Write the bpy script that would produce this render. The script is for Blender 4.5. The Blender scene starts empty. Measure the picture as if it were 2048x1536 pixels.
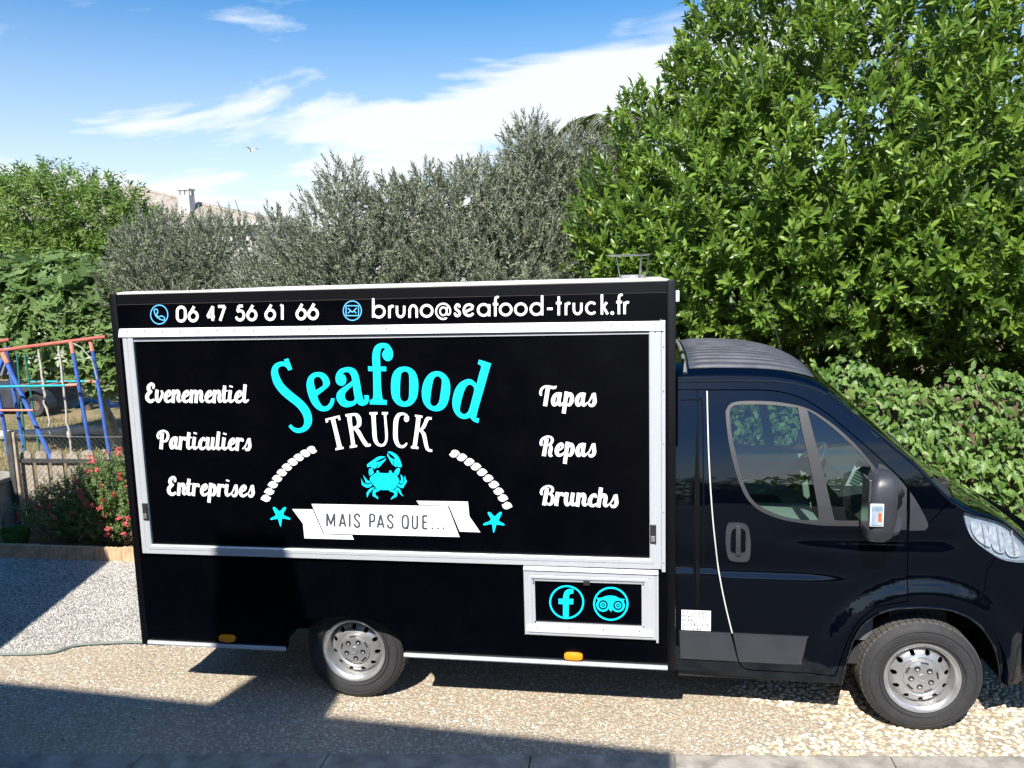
import bpy, bmesh, math, random
import numpy as np
from mathutils import Vector, Matrix
from mathutils.geometry import delaunay_2d_cdt

scene = bpy.context.scene
col = scene.collection
random.seed(7)
RNG = np.random.default_rng(7)

# ------------------------------------------------------------------ camera
cam_data = bpy.data.cameras.new("camera")
cam = bpy.data.objects.new("camera", cam_data)
col.objects.link(cam)
cam_data.sensor_width = 36.0
cam_data.lens = 27.888
cam_data.clip_start = 0.05
cam_data.clip_end = 2000.0
_r = Vector((0.98769, 0.154093, -0.026922))
_u = Vector((0.00526, 0.139293, 0.990237))
_w = Vector((-0.156338, 0.978189, -0.136768))
cam.matrix_world = Matrix(((_r.x, _u.x, -_w.x, 1.8259), (_r.y, _u.y, -_w.y, -4.4857), (_r.z, _u.z, -_w.z, 2.7201), (0, 0, 0, 1)))
scene.camera = cam

# ------------------------------------------------------------------ sun, sky, exposure
SUN_DIR = Vector((0.060, 0.367, -0.382)).normalized()          # the way the light travels
SUN_ELEV = math.asin(-SUN_DIR.z)
SUN_AZ = math.atan2(-SUN_DIR.x, -SUN_DIR.y)                    # from +Y towards +X
sun_data = bpy.data.lights.new("sun", 'SUN')
sun_data.energy = 4.8
sun_data.angle = math.radians(0.53)
sun_data.color = (1.0, 0.95, 0.87)
sun = bpy.data.objects.new("sun", sun_data)
col.objects.link(sun)
sun.rotation_euler = SUN_DIR.to_track_quat('-Z', 'Y').to_euler()
sun.location = (-2, -12, 14)

world = bpy.data.worlds.new("World")
scene.world = world
world.use_nodes = True
wt = world.node_tree
wt.nodes.clear()
def wn(t, **kw):
    n = wt.nodes.new(t)
    for k, v in kw.items():
        setattr(n, k, v)
    return n
def wm(op, a, b=None, c=None, clamp=False):
    n = wn('ShaderNodeMath', operation=op, use_clamp=clamp)
    for i, v in enumerate((a, b, c)):
        if v is None:
            continue
        if isinstance(v, (int, float)):
            n.inputs[i].default_value = v
        else:
            wt.links.new(v, n.inputs[i])
    return n.outputs[0]
sky = wn('ShaderNodeTexSky', sky_type='NISHITA')
sky.sun_disc = False
sky.sun_elevation = SUN_ELEV
sky.sun_rotation = SUN_AZ
sky.altitude = 50
sky.air_density = 1.0
sky.dust_density = 0.6
sky.ozone_density = 2.0
wout = wn('ShaderNodeOutputWorld')
bg_sky = wn('ShaderNodeBackground'); bg_sky.inputs[1].default_value = 0.094
bg_cloud = wn('ShaderNodeBackground'); bg_cloud.inputs[0].default_value = (0.93, 0.96, 1.0, 1); bg_cloud.inputs[1].default_value = 0.62
wmix = wn('ShaderNodeMixShader')
tc = wn('ShaderNodeTexCoord')
sep = wn('ShaderNodeSeparateXYZ'); wt.links.new(tc.outputs['Generated'], sep.inputs[0])
zz = wm('MAXIMUM', sep.outputs[2], 0.0)
den = wm('ADD', zz, 0.16)
ux = wm('DIVIDE', sep.outputs[0], den)
uy = wm('DIVIDE', sep.outputs[1], den)
cmb = wn('ShaderNodeCombineXYZ'); wt.links.new(ux, cmb.inputs[0]); wt.links.new(uy, cmb.inputs[1])
mp = wn('ShaderNodeMapping'); wt.links.new(cmb.outputs[0], mp.inputs[0])
mp.inputs['Location'].default_value = (20.1, 3.3, 0)
mp.inputs['Rotation'].default_value = (0, 0, math.radians(-18))
mp.inputs['Scale'].default_value = (0.75, 1.25, 1)
nz = wn('ShaderNodeTexNoise'); wt.links.new(mp.outputs[0], nz.inputs['Vector'])
nz.inputs['Scale'].default_value = 1.35; nz.inputs['Detail'].default_value = 9; nz.inputs['Roughness'].default_value = 0.58; nz.inputs['Distortion'].default_value = 0.35
# clouds thicken towards the horizon
hz = wm('SUBTRACT', 1.0, wm('DIVIDE', zz, 0.36), clamp=True)
cov = wm('ADD', nz.outputs[0], wm('SUBTRACT', wm('MULTIPLY', hz, 0.40), 0.035))
# one long bank of cumulus over the olive trees
az = wm('ARCTAN2', sep.outputs[0], sep.outputs[1])
line = wm('ADD', wm('MULTIPLY', wm('ADD', az, 0.40), 0.105), 0.178)
bq = wm('DIVIDE', wm('SUBTRACT', zz, line), 0.038)
bank = wm('MULTIPLY', wm('POWER', 2.718, wm('MULTIPLY', wm('MULTIPLY', bq, bq), -1.0)), wm('SUBTRACT', 1.0, wm('ABSOLUTE', wm('DIVIDE', wm('ADD', az, 0.08), 0.42)), clamp=True))
cov = wm('ADD', cov, wm('MULTIPLY', bank, 0.26))
cr = wn('ShaderNodeMapRange', interpolation_type='SMOOTHSTEP'); wt.links.new(cov, cr.inputs[0])
cr.inputs[1].default_value = 0.55; cr.inputs[2].default_value = 0.76
low = wm('POWER', wm('SUBTRACT', 1.0, wm('DIVIDE', zz, 0.36), clamp=True), 1.25)
fac = wm('MAXIMUM', wm('MULTIPLY', cr.outputs[0], 0.9), wm('MULTIPLY', low, 0.90), clamp=True)
hs = wn('ShaderNodeHueSaturation'); hs.inputs['Saturation'].default_value = 1.53
wt.links.new(sky.outputs[0], hs.inputs['Color'])
wt.links.new(hs.outputs[0], bg_sky.inputs[0])
wt.links.new(fac, wmix.inputs[0]); wt.links.new(bg_sky.outputs[0], wmix.inputs[1]); wt.links.new(bg_cloud.outputs[0], wmix.inputs[2])
wt.links.new(wmix.outputs[0], wout.inputs[0])

scene.render.engine = 'CYCLES'
scene.cycles.max_bounces = 7; scene.cycles.diffuse_bounces = 3; scene.cycles.glossy_bounces = 4; scene.cycles.transparent_max_bounces = 10
scene.view_settings.view_transform = 'Standard'
scene.view_settings.look = 'None'
scene.view_settings.exposure = 0.90
scene.view_settings.gamma = 1.0
scene.view_settings.use_curve_mapping = False
scene.render.resolution_x = 1024
scene.render.resolution_y = 768

# ------------------------------------------------------------------ materials
def new_mat(name):
    m = bpy.data.materials.new(name); m.use_nodes = True
    nt = m.node_tree
    b = nt.nodes['Principled BSDF']
    return m, nt, b
def mat(name, color, rough=0.6, metal=0.0, spec=0.5, noise=0.0, scale=8.0, bump=0.0, bscale=60.0, coat=0.0, col2=None, detail=6.0, rough_noise=0.0):
    """principled material whose colour wanders between two tones, with fine relief"""
    m, nt, b = new_mat(name)
    b.inputs['Roughness'].default_value = rough
    b.inputs['Metallic'].default_value = metal
    b.inputs['Specular IOR Level'].default_value = spec
    b.inputs['Coat Weight'].default_value = coat
    b.inputs['Base Color'].default_value = (*color, 1)
    if noise or col2 or bump or rough_noise:
        t = nt.nodes.new('ShaderNodeTexCoord')
    if noise or col2:
        n = nt.nodes.new('ShaderNodeTexNoise'); n.inputs['Scale'].default_value = scale; n.inputs['Detail'].default_value = detail; n.inputs['Roughness'].default_value = 0.62
        nt.links.new(t.outputs['Object'], n.inputs['Vector'])
        r = nt.nodes.new('ShaderNodeValToRGB')
        c2 = col2 or tuple(min(1, c * (1 + noise)) for c in color)
        c1 = color if col2 else tuple(c * (1 - noise) for c in color)
        r.color_ramp.elements[0].position = 0.33; r.color_ramp.elements[1].position = 0.68
        r.color_ramp.elements[0].color = (*c1, 1); r.color_ramp.elements[1].color = (*c2, 1)
        nt.links.new(n.outputs[0], r.inputs[0]); nt.links.new(r.outputs[0], b.inputs['Base Color'])
    if rough_noise:
        n3 = nt.nodes.new('ShaderNodeTexNoise'); n3.inputs['Scale'].default_value = 5; n3.inputs['Detail'].default_value = 8
        nt.links.new(t.outputs['Object'], n3.inputs['Vector'])
        mr = nt.nodes.new('ShaderNodeMapRange'); mr.inputs[1].default_value = 0.3; mr.inputs[2].default_value = 0.7
        mr.inputs[3].default_value = max(0.02, rough - rough_noise); mr.inputs[4].default_value = rough + rough_noise
        nt.links.new(n3.outputs[0], mr.inputs[0]); nt.links.new(mr.outputs[0], b.inputs['Roughness'])
    if bump:
        n2 = nt.nodes.new('ShaderNodeTexNoise'); n2.inputs['Scale'].default_value = bscale; n2.inputs['Detail'].default_value = 5
        nt.links.new(t.outputs['Object'], n2.inputs['Vector'])
        bp = nt.nodes.new('ShaderNodeBump'); bp.inputs['Strength'].default_value = bump; bp.inputs['Distance'].default_value = 0.01
        nt.links.new(n2.outputs[0], bp.inputs['Height']); nt.links.new(bp.outputs[0], b.inputs['Normal'])
    return m
def ramp_mat(name, stops, rough=0.7, spec=0.3, transl=0.0, tcol=None, attr='rnd', backcol=None):
    """colour picked per leaf / per stone from a ramp by the stored random value"""
    m, nt, b = new_mat(name)
    a = nt.nodes.new('ShaderNodeAttribute'); a.attribute_name = attr
    r = nt.nodes.new('ShaderNodeValToRGB')
    els = r.color_ramp.elements
    while len(els) < len(stops):
        els.new(0.5)
    for e, (p, c) in zip(els, stops):
        e.position = p; e.color = (*c, 1)
    nt.links.new(a.outputs['Fac'], r.inputs[0])
    colour = r.outputs[0]
    if backcol:
        g = nt.nodes.new('ShaderNodeNewGeometry'); mx = nt.nodes.new('ShaderNodeMix'); mx.data_type = 'RGBA'
        nt.links.new(g.outputs['Backfacing'], mx.inputs[0]); nt.links.new(colour, mx.inputs[6]); mx.inputs[7].default_value = (*backcol, 1)
        colour = mx.outputs[2]
    nt.links.new(colour, b.inputs['Base Color'])
    b.inputs['Roughness'].default_value = rough
    b.inputs['Specular IOR Level'].default_value = spec
    if transl:
        tr = nt.nodes.new('ShaderNodeBsdfTranslucent'); tr.inputs[0].default_value = (*tcol, 1)
        ms = nt.nodes.new('ShaderNodeMixShader'); ms.inputs[0].default_value = transl
        out = nt.nodes['Material Output']
        nt.links.new(b.outputs[0], ms.inputs[1]); nt.links.new(tr.outputs[0], ms.inputs[2]); nt.links.new(ms.outputs[0], out.inputs[0])
    return m
def glass_mat(name, tint, ior=1.5, rough=0.0, refl=2.0):
    m, nt, b = new_mat(name)
    nt.nodes.remove(b)
    tr = nt.nodes.new('ShaderNodeBsdfTransparent'); tr.inputs[0].default_value = (*tint, 1)
    gl = nt.nodes.new('ShaderNodeBsdfGlossy'); gl.inputs['Roughness'].default_value = rough
    fr = nt.nodes.new('ShaderNodeFresnel')
    # a thin pane mirrors alike from both sides
    ge = nt.nodes.new('ShaderNodeNewGeometry'); io = nt.nodes.new('ShaderNodeMapRange'); io.inputs[3].default_value = ior; io.inputs[4].default_value = 1 / ior
    nt.links.new(ge.outputs['Backfacing'], io.inputs[0]); nt.links.new(io.outputs[0], fr.inputs[0])
    mx = nt.nodes.new('ShaderNodeMath'); mx.operation = 'MULTIPLY'; mx.inputs[1].default_value = refl; mx.use_clamp = True
    ms = nt.nodes.new('ShaderNodeMixShader')
    nt.links.new(fr.outputs[0], mx.inputs[0]); nt.links.new(mx.outputs[0], ms.inputs[0]); nt.links.new(tr.outputs[0], ms.inputs[1]); nt.links.new(gl.outputs[0], ms.inputs[2])
    nt.links.new(ms.outputs[0], nt.nodes['Material Output'].inputs[0])
    return m

M = {}
M['black_panel'] = mat('black_panel', (0.0008, 0.0008, 0.0019), 0.26, spec=0.22, rough_noise=0.06, bump=0.015, bscale=1.6)
M['black_trim'] = mat('black_trim', (0.0025, 0.0025, 0.004), 0.35, spec=0.4)
M['van_paint'] = mat('van_paint', (0.0006, 0.0010, 0.0030), 0.05, spec=0.62, rough_noise=0.03, bump=0.010, bscale=2.2)
M['van_paint'].node_tree.nodes['Principled BSDF'].inputs['Specular Tint'].default_value = (0.72, 0.86, 1.0, 1)
M['roof_dust'] = mat('roof_dust', (0.055, 0.060, 0.075), 0.5, noise=0.35, scale=7, spec=0.4, bump=0.05)
M['alu'] = mat('alu', (0.66, 0.68, 0.72), 0.38, metal=0.45, noise=0.025, scale=9)
M['alu_white'] = mat('alu_white', (0.80, 0.81, 0.83), 0.4, metal=0.1, noise=0.04, scale=20)
M['rivet'] = mat('rivet', (0.35, 0.35, 0.37), 0.4, metal=0.8)
M['roof_white'] = mat('roof_white', (0.72, 0.71, 0.67), 0.6, noise=0.1, scale=4)
M['vinyl_white'] = mat('vinyl_white', (0.86, 0.86, 0.86), 0.5)
M['vinyl_cyan'] = mat('vinyl_cyan', (0.0, 0.66, 0.90), 0.5)
M['vinyl_sky'] = mat('vinyl_sky', (0.12, 0.50, 0.92), 0.5)
M['vinyl_grey'] = mat('vinyl_grey', (0.06, 0.065, 0.085), 0.5)
M['plastic'] = mat('plastic', (0.034, 0.036, 0.044), 0.40, noise=0.1, scale=10, bump=0.06, bscale=400)
M['rubber_grey'] = mat('rubber_grey', (0.034, 0.035, 0.040), 0.5, noise=0.1, scale=10)
M['plastic_dark'] = mat('plastic_dark', (0.018, 0.018, 0.02), 0.55)
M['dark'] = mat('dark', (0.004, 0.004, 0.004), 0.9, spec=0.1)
M['rubber'] = mat('rubber', (0.024, 0.024, 0.026), 0.75, noise=0.18, scale=14, bump=0.1, bscale=120)
M['tread'] = mat('tread', (0.060, 0.058, 0.053), 0.85, noise=0.25, scale=30, bump=0.15, bscale=150)
M['steel'] = mat('steel', (0.50, 0.50, 0.50), 0.32, metal=0.75, noise=0.10, scale=12, rough_noise=0.08)
M['chrome'] = mat('chrome', (0.80, 0.80, 0.80), 0.18, metal=1.0)
M['lamp_clear'] = mat('lamp_clear', (0.20, 0.27, 0.35), 0.3, col2=(0.42, 0.50, 0.58), scale=22)  # pale blue tones stand in for sky mirrored in the headlamp
M['lamp_bowl'] = mat('lamp_bowl', (0.30, 0.36, 0.43), 0.25, col2=(0.60, 0.66, 0.72), scale=30)  # brighter share of the same painted sky reflection
M['lamp_amber'] = mat('lamp_amber', (0.75, 0.28, 0.015), 0.25, noise=0.1, scale=60)
M['lamp_orange'] = mat('lamp_orange', (0.6, 0.12, 0.03), 0.25, noise=0.3, scale=90)
M['glass'] = glass_mat('glass', (0.50, 0.60, 0.56), refl=3.0)
M['lens'] = glass_mat('lens', (0.96, 0.97, 0.98), refl=3.5)
M['windscreen'] = glass_mat('windscreen', (0.50, 0.62, 0.56))
M['cabin_green'] = mat('cabin_green', (0.42, 0.50, 0.46), 0.6)  # green cast of the tinted windows is put into this colour
M['cabin_dark'] = mat('cabin_dark', (0.020, 0.021, 0.024), 0.8)
M['cabin_grey'] = mat('cabin_grey', (0.09, 0.10, 0.105), 0.7)
M['paper'] = mat('paper', (0.75, 0.76, 0.76), 0.8)
M['print'] = mat('print', (0.12, 0.20, 0.17), 0.8)
M['ink'] = mat('ink', (0.05, 0.05, 0.055), 0.7)

# ------------------------------------------------------------------ scene-graph helpers
def tag(o, label=None, cat=None, group=None, kind=None):
    if label: o['label'] = label
    if cat: o['category'] = cat
    if group: o['group'] = group
    if kind: o['kind'] = kind
    return o
def empty(name, loc=(0, 0, 0), rz=0.0):
    o = bpy.data.objects.new(name, None); col.objects.link(o)
    o.location = loc; o.rotation_euler = (0, 0, rz); o.empty_display_size = 0.2
    return o
def link(name, me, m, parent=None, smooth=False):
    o = bpy.data.objects.new(name, me); col.objects.link(o)
    if m is not None:
        me.materials.append(m)
    if smooth:
        me.polygons.foreach_set('use_smooth', [True] * len(me.polygons))
    if parent is not None:
        o.parent = parent; o.matrix_parent_inverse = wmat(parent).inverted()
    return o
def wmat(o):
    b = Matrix.Translation(o.location) @ o.rotation_euler.to_matrix().to_4x4()
    if o.parent is not None:
        return wmat(o.parent) @ o.matrix_parent_inverse @ b
    return b
def copy_tree(o, parent=None):
    c = o.copy(); col.objects.link(c); c.parent = parent; c.matrix_parent_inverse = o.matrix_parent_inverse.copy()
    for ch in o.children:
        copy_tree(ch, c)
    return c
def fast_mesh(name, V, F, rnd=None):
    """V (n,3) float, F (m,k) int, all faces with k corners"""
    me = bpy.data.meshes.new(name)
    V = np.ascontiguousarray(V, dtype=np.float32); F = np.ascontiguousarray(F, dtype=np.int32)
    me.vertices.add(len(V)); me.vertices.foreach_set('co', V.ravel())
    k = F.shape[1]
    me.loops.add(F.size); me.loops.foreach_set('vertex_index', F.ravel())
    me.polygons.add(len(F)); me.polygons.foreach_set('loop_start', np.arange(0, F.size, k, dtype=np.int32))
    me.update(calc_edges=True)
    if rnd is not None:
        a = me.attributes.new('rnd', 'FLOAT', 'POINT'); a.data.foreach_set('value', np.ascontiguousarray(rnd, dtype=np.float32))
    return me

class MB:
    """collects boxes, bars, tubes and lathes into one mesh"""
    def __init__(s):
        s.v = []; s.f = []
    def add(s, V, F):
        n = len(s.v); s.v += [tuple(p) for p in V]; s.f += [tuple(i + n for i in f) for f in F]
        return s
    def box(s, x0, x1, y0, y1, z0, z1, b=0.0):
        if b <= 0:
            V = [(x, y, z) for x in (x0, x1) for y in (y0, y1) for z in (z0, z1)]
            F = [(0, 1, 3, 2), (4, 6, 7, 5), (0, 4, 5, 1), (2, 3, 7, 6), (0, 2, 6, 4), (1, 5, 7, 3)]
            return s.add(V, F)
        bm = bmesh.new(); bmesh.ops.create_cube(bm, size=1)
        for v in bm.verts:
            v.co = Vector(((x0 + x1) / 2 + v.co.x * (x1 - x0), (y0 + y1) / 2 + v.co.y * (y1 - y0), (z0 + z1) / 2 + v.co.z * (z1 - z0)))
        bmesh.ops.bevel(bm, geom=bm.edges[:], offset=b, segments=2, affect='EDGES', profile=0.6)
        bm.verts.index_update()
        s.add([v.co[:] for v in bm.verts], [[v.index for v in f.verts] for f in bm.faces]); bm.free()
        return s
    def tube(s, pts, r, n=8, cap=True):
        pts = [Vector(p) for p in pts]
        rs = r if hasattr(r, '__len__') else [r] * len(pts)
        V = []; F = []; up = None
        for i, p in enumerate(pts):
            d = (pts[min(i + 1, len(pts) - 1)] - pts[max(i - 1, 0)])
            d = d.normalized() if d.length > 1e-9 else Vector((0, 0, 1))
            if up is None:
                up = Vector((0, 0, 1)) if abs(d.z) < 0.9 else Vector((1, 0, 0))
            a = d.cross(up)
            if a.length < 1e-6:
                a = d.cross(Vector((1, 0.3, 0)))
            a.normalize(); b = a.cross(d).normalized(); up = b
            for k in range(n):
                t = 2 * math.pi * k / n
                V.append(p + (a * math.cos(t) + b * math.sin(t)) * rs[i])
        for i in range(len(pts) - 1):
            for k in range(n):
                F.append((i * n + k, i * n + (k + 1) % n, (i + 1) * n + (k + 1) % n, (i + 1) * n + k))
        if cap:
            F.append(tuple(range(n))[::-1]); F.append(tuple((len(pts) - 1) * n + k for k in range(n)))
        return s.add(V, F)
    def lathe(s, prof, n=48, axis='y', c=(0, 0, 0), close=False, angs=None, dr=None):
        """prof: (r, h) pairs turned about an axis through c"""
        angs = angs if angs is not None else [2 * math.pi * k / n for k in range(n)]
        n = len(angs); V = []; F = []
        for i, (r, h) in enumerate(prof):
            for k, t in enumerate(angs):
                rr = r + (dr(i, k) if dr else 0)
                a, b = rr * math.cos(t), rr * math.sin(t)
                V.append((c[0] + a, c[1] + h, c[2] + b) if axis == 'y' else (c[0] + a, c[1] + b, c[2] + h))
        for i in range(len(prof) - 1):
            for k in range(n):
                q = (i * n + k, i * n + (k + 1) % n, (i + 1) * n + (k + 1) % n, (i + 1) * n + k)
                F.append(q if axis == 'y' else q[::-1])
        return s.add(V, F)
    def build(s, name, m, parent=None, smooth=False, fix=True):
        me = bpy.data.meshes.new(name); me.from_pydata([tuple(v) for v in s.v], [], s.f)
        if fix:
            bm = bmesh.new(); bm.from_mesh(me); bmesh.ops.recalc_face_normals(bm, faces=bm.faces[:]); bm.to_mesh(me); bm.free()
        o = link(name, me, m, parent)
        if smooth:
            me.polygons.foreach_set('use_smooth', [True] * len(me.polygons))
            try:
                me.set_sharp_from_angle(angle=math.radians(35))
            except Exception:
                pass
        return o

def catmull(P, corner=None, closed=True, step=6):
    """smooth a control polygon; flagged points stay sharp corners"""
    n = len(P); out = []
    corner = corner or [False] * n
    rng = range(n) if closed else range(n - 1)
    for i in rng:
        p1, p2 = P[i], P[(i + 1) % n]
        p0 = P[i - 1] if (closed or i > 0) else None
        p3 = P[(i + 2) % n] if (closed or i + 2 < n) else None
        if p0 is None or corner[i]: p0 = None
        if p3 is None or corner[(i + 1) % n]: p3 = None
        if p0 is None and p3 is None:
            out.append(p1); continue
        if p0 is None: p0 = (2 * p1[0] - p2[0], 2 * p1[1] - p2[1]) if len(p1) == 2 else tuple(2 * a - b for a, b in zip(p1, p2))
        if p3 is None: p3 = tuple(2 * a - b for a, b in zip(p2, p1))
        for k in range(step):
            t = k / step
            out.append(tuple(0.5 * ((2 * b) + (-a + c) * t + (2 * a - 5 * b + 4 * c - d) * t * t + (-a + 3 * b - 3 * c + d) * t ** 3) for a, b, c, d in zip(p0, p1, p2, p3)))
    if not closed:
        out.append(tuple(P[-1]))
    return out
def area2(P):
    return sum(P[i - 1][0] * P[i][1] - P[i][0] * P[i - 1][1] for i in range(len(P)))
def ccw(P):
    P = list(P)
    return P if area2(P) > 0 else P[::-1]
def offset_poly(P, d):
    """grow (d > 0) or shrink a counter-clockwise outline"""
    P = ccw(P); n = len(P); out = []
    for i in range(n):
        a, b, c = Vector(P[i - 1]), Vector(P[i]), Vector(P[(i + 1) % n])
        e1 = (b - a); e2 = (c - b)
        if e1.length < 1e-9 or e2.length < 1e-9:
            out.append(tuple(b)); continue
        n1 = Vector((e1.y, -e1.x)).normalized(); n2 = Vector((e2.y, -e2.x)).normalized()
        m_ = (n1 + n2)
        if m_.length < 1e-6:
            out.append(tuple(b)); continue
        m_.normalize(); k = d / max(0.4, m_.dot(n1))
        out.append((b.x + m_.x * k, b.y + m_.y * k))
    return out
def stroke_quads(P, W):
    """a pen line as overlapping convex pieces"""
    out = []; n = len(P)
    N = []
    for i in range(n):
        a = Vector(P[max(0, i - 1)]); b = Vector(P[min(n - 1, i + 1)])
        d = (b - a); d = d.normalized() if d.length > 1e-9 else Vector((1, 0)); N.append(Vector((-d.y, d.x)))
    for i in range(n - 1):
        a, b = Vector(P[i]), Vector(P[i + 1])
        if (b - a).length < 1e-7: continue
        q = [tuple(a + N[i] * W[i] / 2), tuple(b + N[i + 1] * W[i + 1] / 2), tuple(b - N[i + 1] * W[i + 1] / 2), tuple(a - N[i] * W[i] / 2)]
        out.append(hull(q))
    return out
def hull(P):
    P = sorted(set((round(a, 7), round(b, 7)) for a, b in P))
    def half(Q):
        h = []
        for p in Q:
            while len(h) > 1 and (h[-1][0] - h[-2][0]) * (p[1] - h[-2][1]) - (h[-1][1] - h[-2][1]) * (p[0] - h[-2][0]) <= 1e-12:
                h.pop()
            h.append(p)
        return h
    a, b = half(P), half(P[::-1])
    return a[:-1] + b[:-1]
def cdt(fills, holes, steiner=(), eps=1e-6):
    """triangulate the union of the fills minus the holes"""
    V = []; F = []
    for P in list(fills) + list(holes):
        if len(P) < 3: F.append([]); continue
        i0 = len(V); V += [Vector(p) for p in ccw(P)]; F.append(list(range(i0, len(V))))
    nf = len(fills)
    V += [Vector(p) for p in steiner]
    vo, eo, fo, ov, oe, of = delaunay_2d_cdt(V, [], F, 0, eps, True)
    T = [tuple(f) for f, ids in zip(fo, of) if ids and any(i < nf for i in ids) and not any(i >= nf for i in ids)]
    return vo, T
def plane_piece(name, fills, holes, m, parent, y=0.0):
    """a flat printed or sheet piece standing on a plane of constant y, facing -Y"""
    vo, T = cdt(fills, holes)
    used = sorted({i for t in T for i in t}); idx = {k: i for i, k in enumerate(used)}
    V = [(vo[i].x, y, vo[i].y) for i in used]
    F = [tuple(idx[i] for i in t) for t in T]
    me = bpy.data.meshes.new(name); me.from_pydata(V, [], F)
    return link(name, me, m, parent)
def lettering(name, key, m, parent, y, label=None, sel=None):
    fills = []; holes = []
    for it in (LETTERS[key][sel] if sel else LETTERS[key]):
        k, *pp = it.split(' ')
        P = [tuple(int(v) / 10000 for v in q.split(',')) for q in pp]
        if k == 's':
            Q = catmull(P, None, False, 4) if len(P) > 2 else P
            fills += stroke_quads([q[:2] for q in Q], [max(0.0005, q[2]) for q in Q])
            if len(P) > 2:      # fill the bends of the pen line
                for q in Q[1:-1]:
                    r = q[2] * 0.5
                    fills.append([(q[0] + r * math.cos(a * math.pi / 4), q[1] + r * math.sin(a * math.pi / 4)) for a in range(8)])
        else:
            flags = [len(q.split(',')) == 3 for q in pp]
            Q = catmull([q[:2] for q in P], flags, True, 3 if len(P) > 8 else 2)
            (fills if k == 'o' else holes).append(Q)
    o = plane_piece(name, fills, holes, m, parent, y)
    if label: o['label'] = label
    return o

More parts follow.
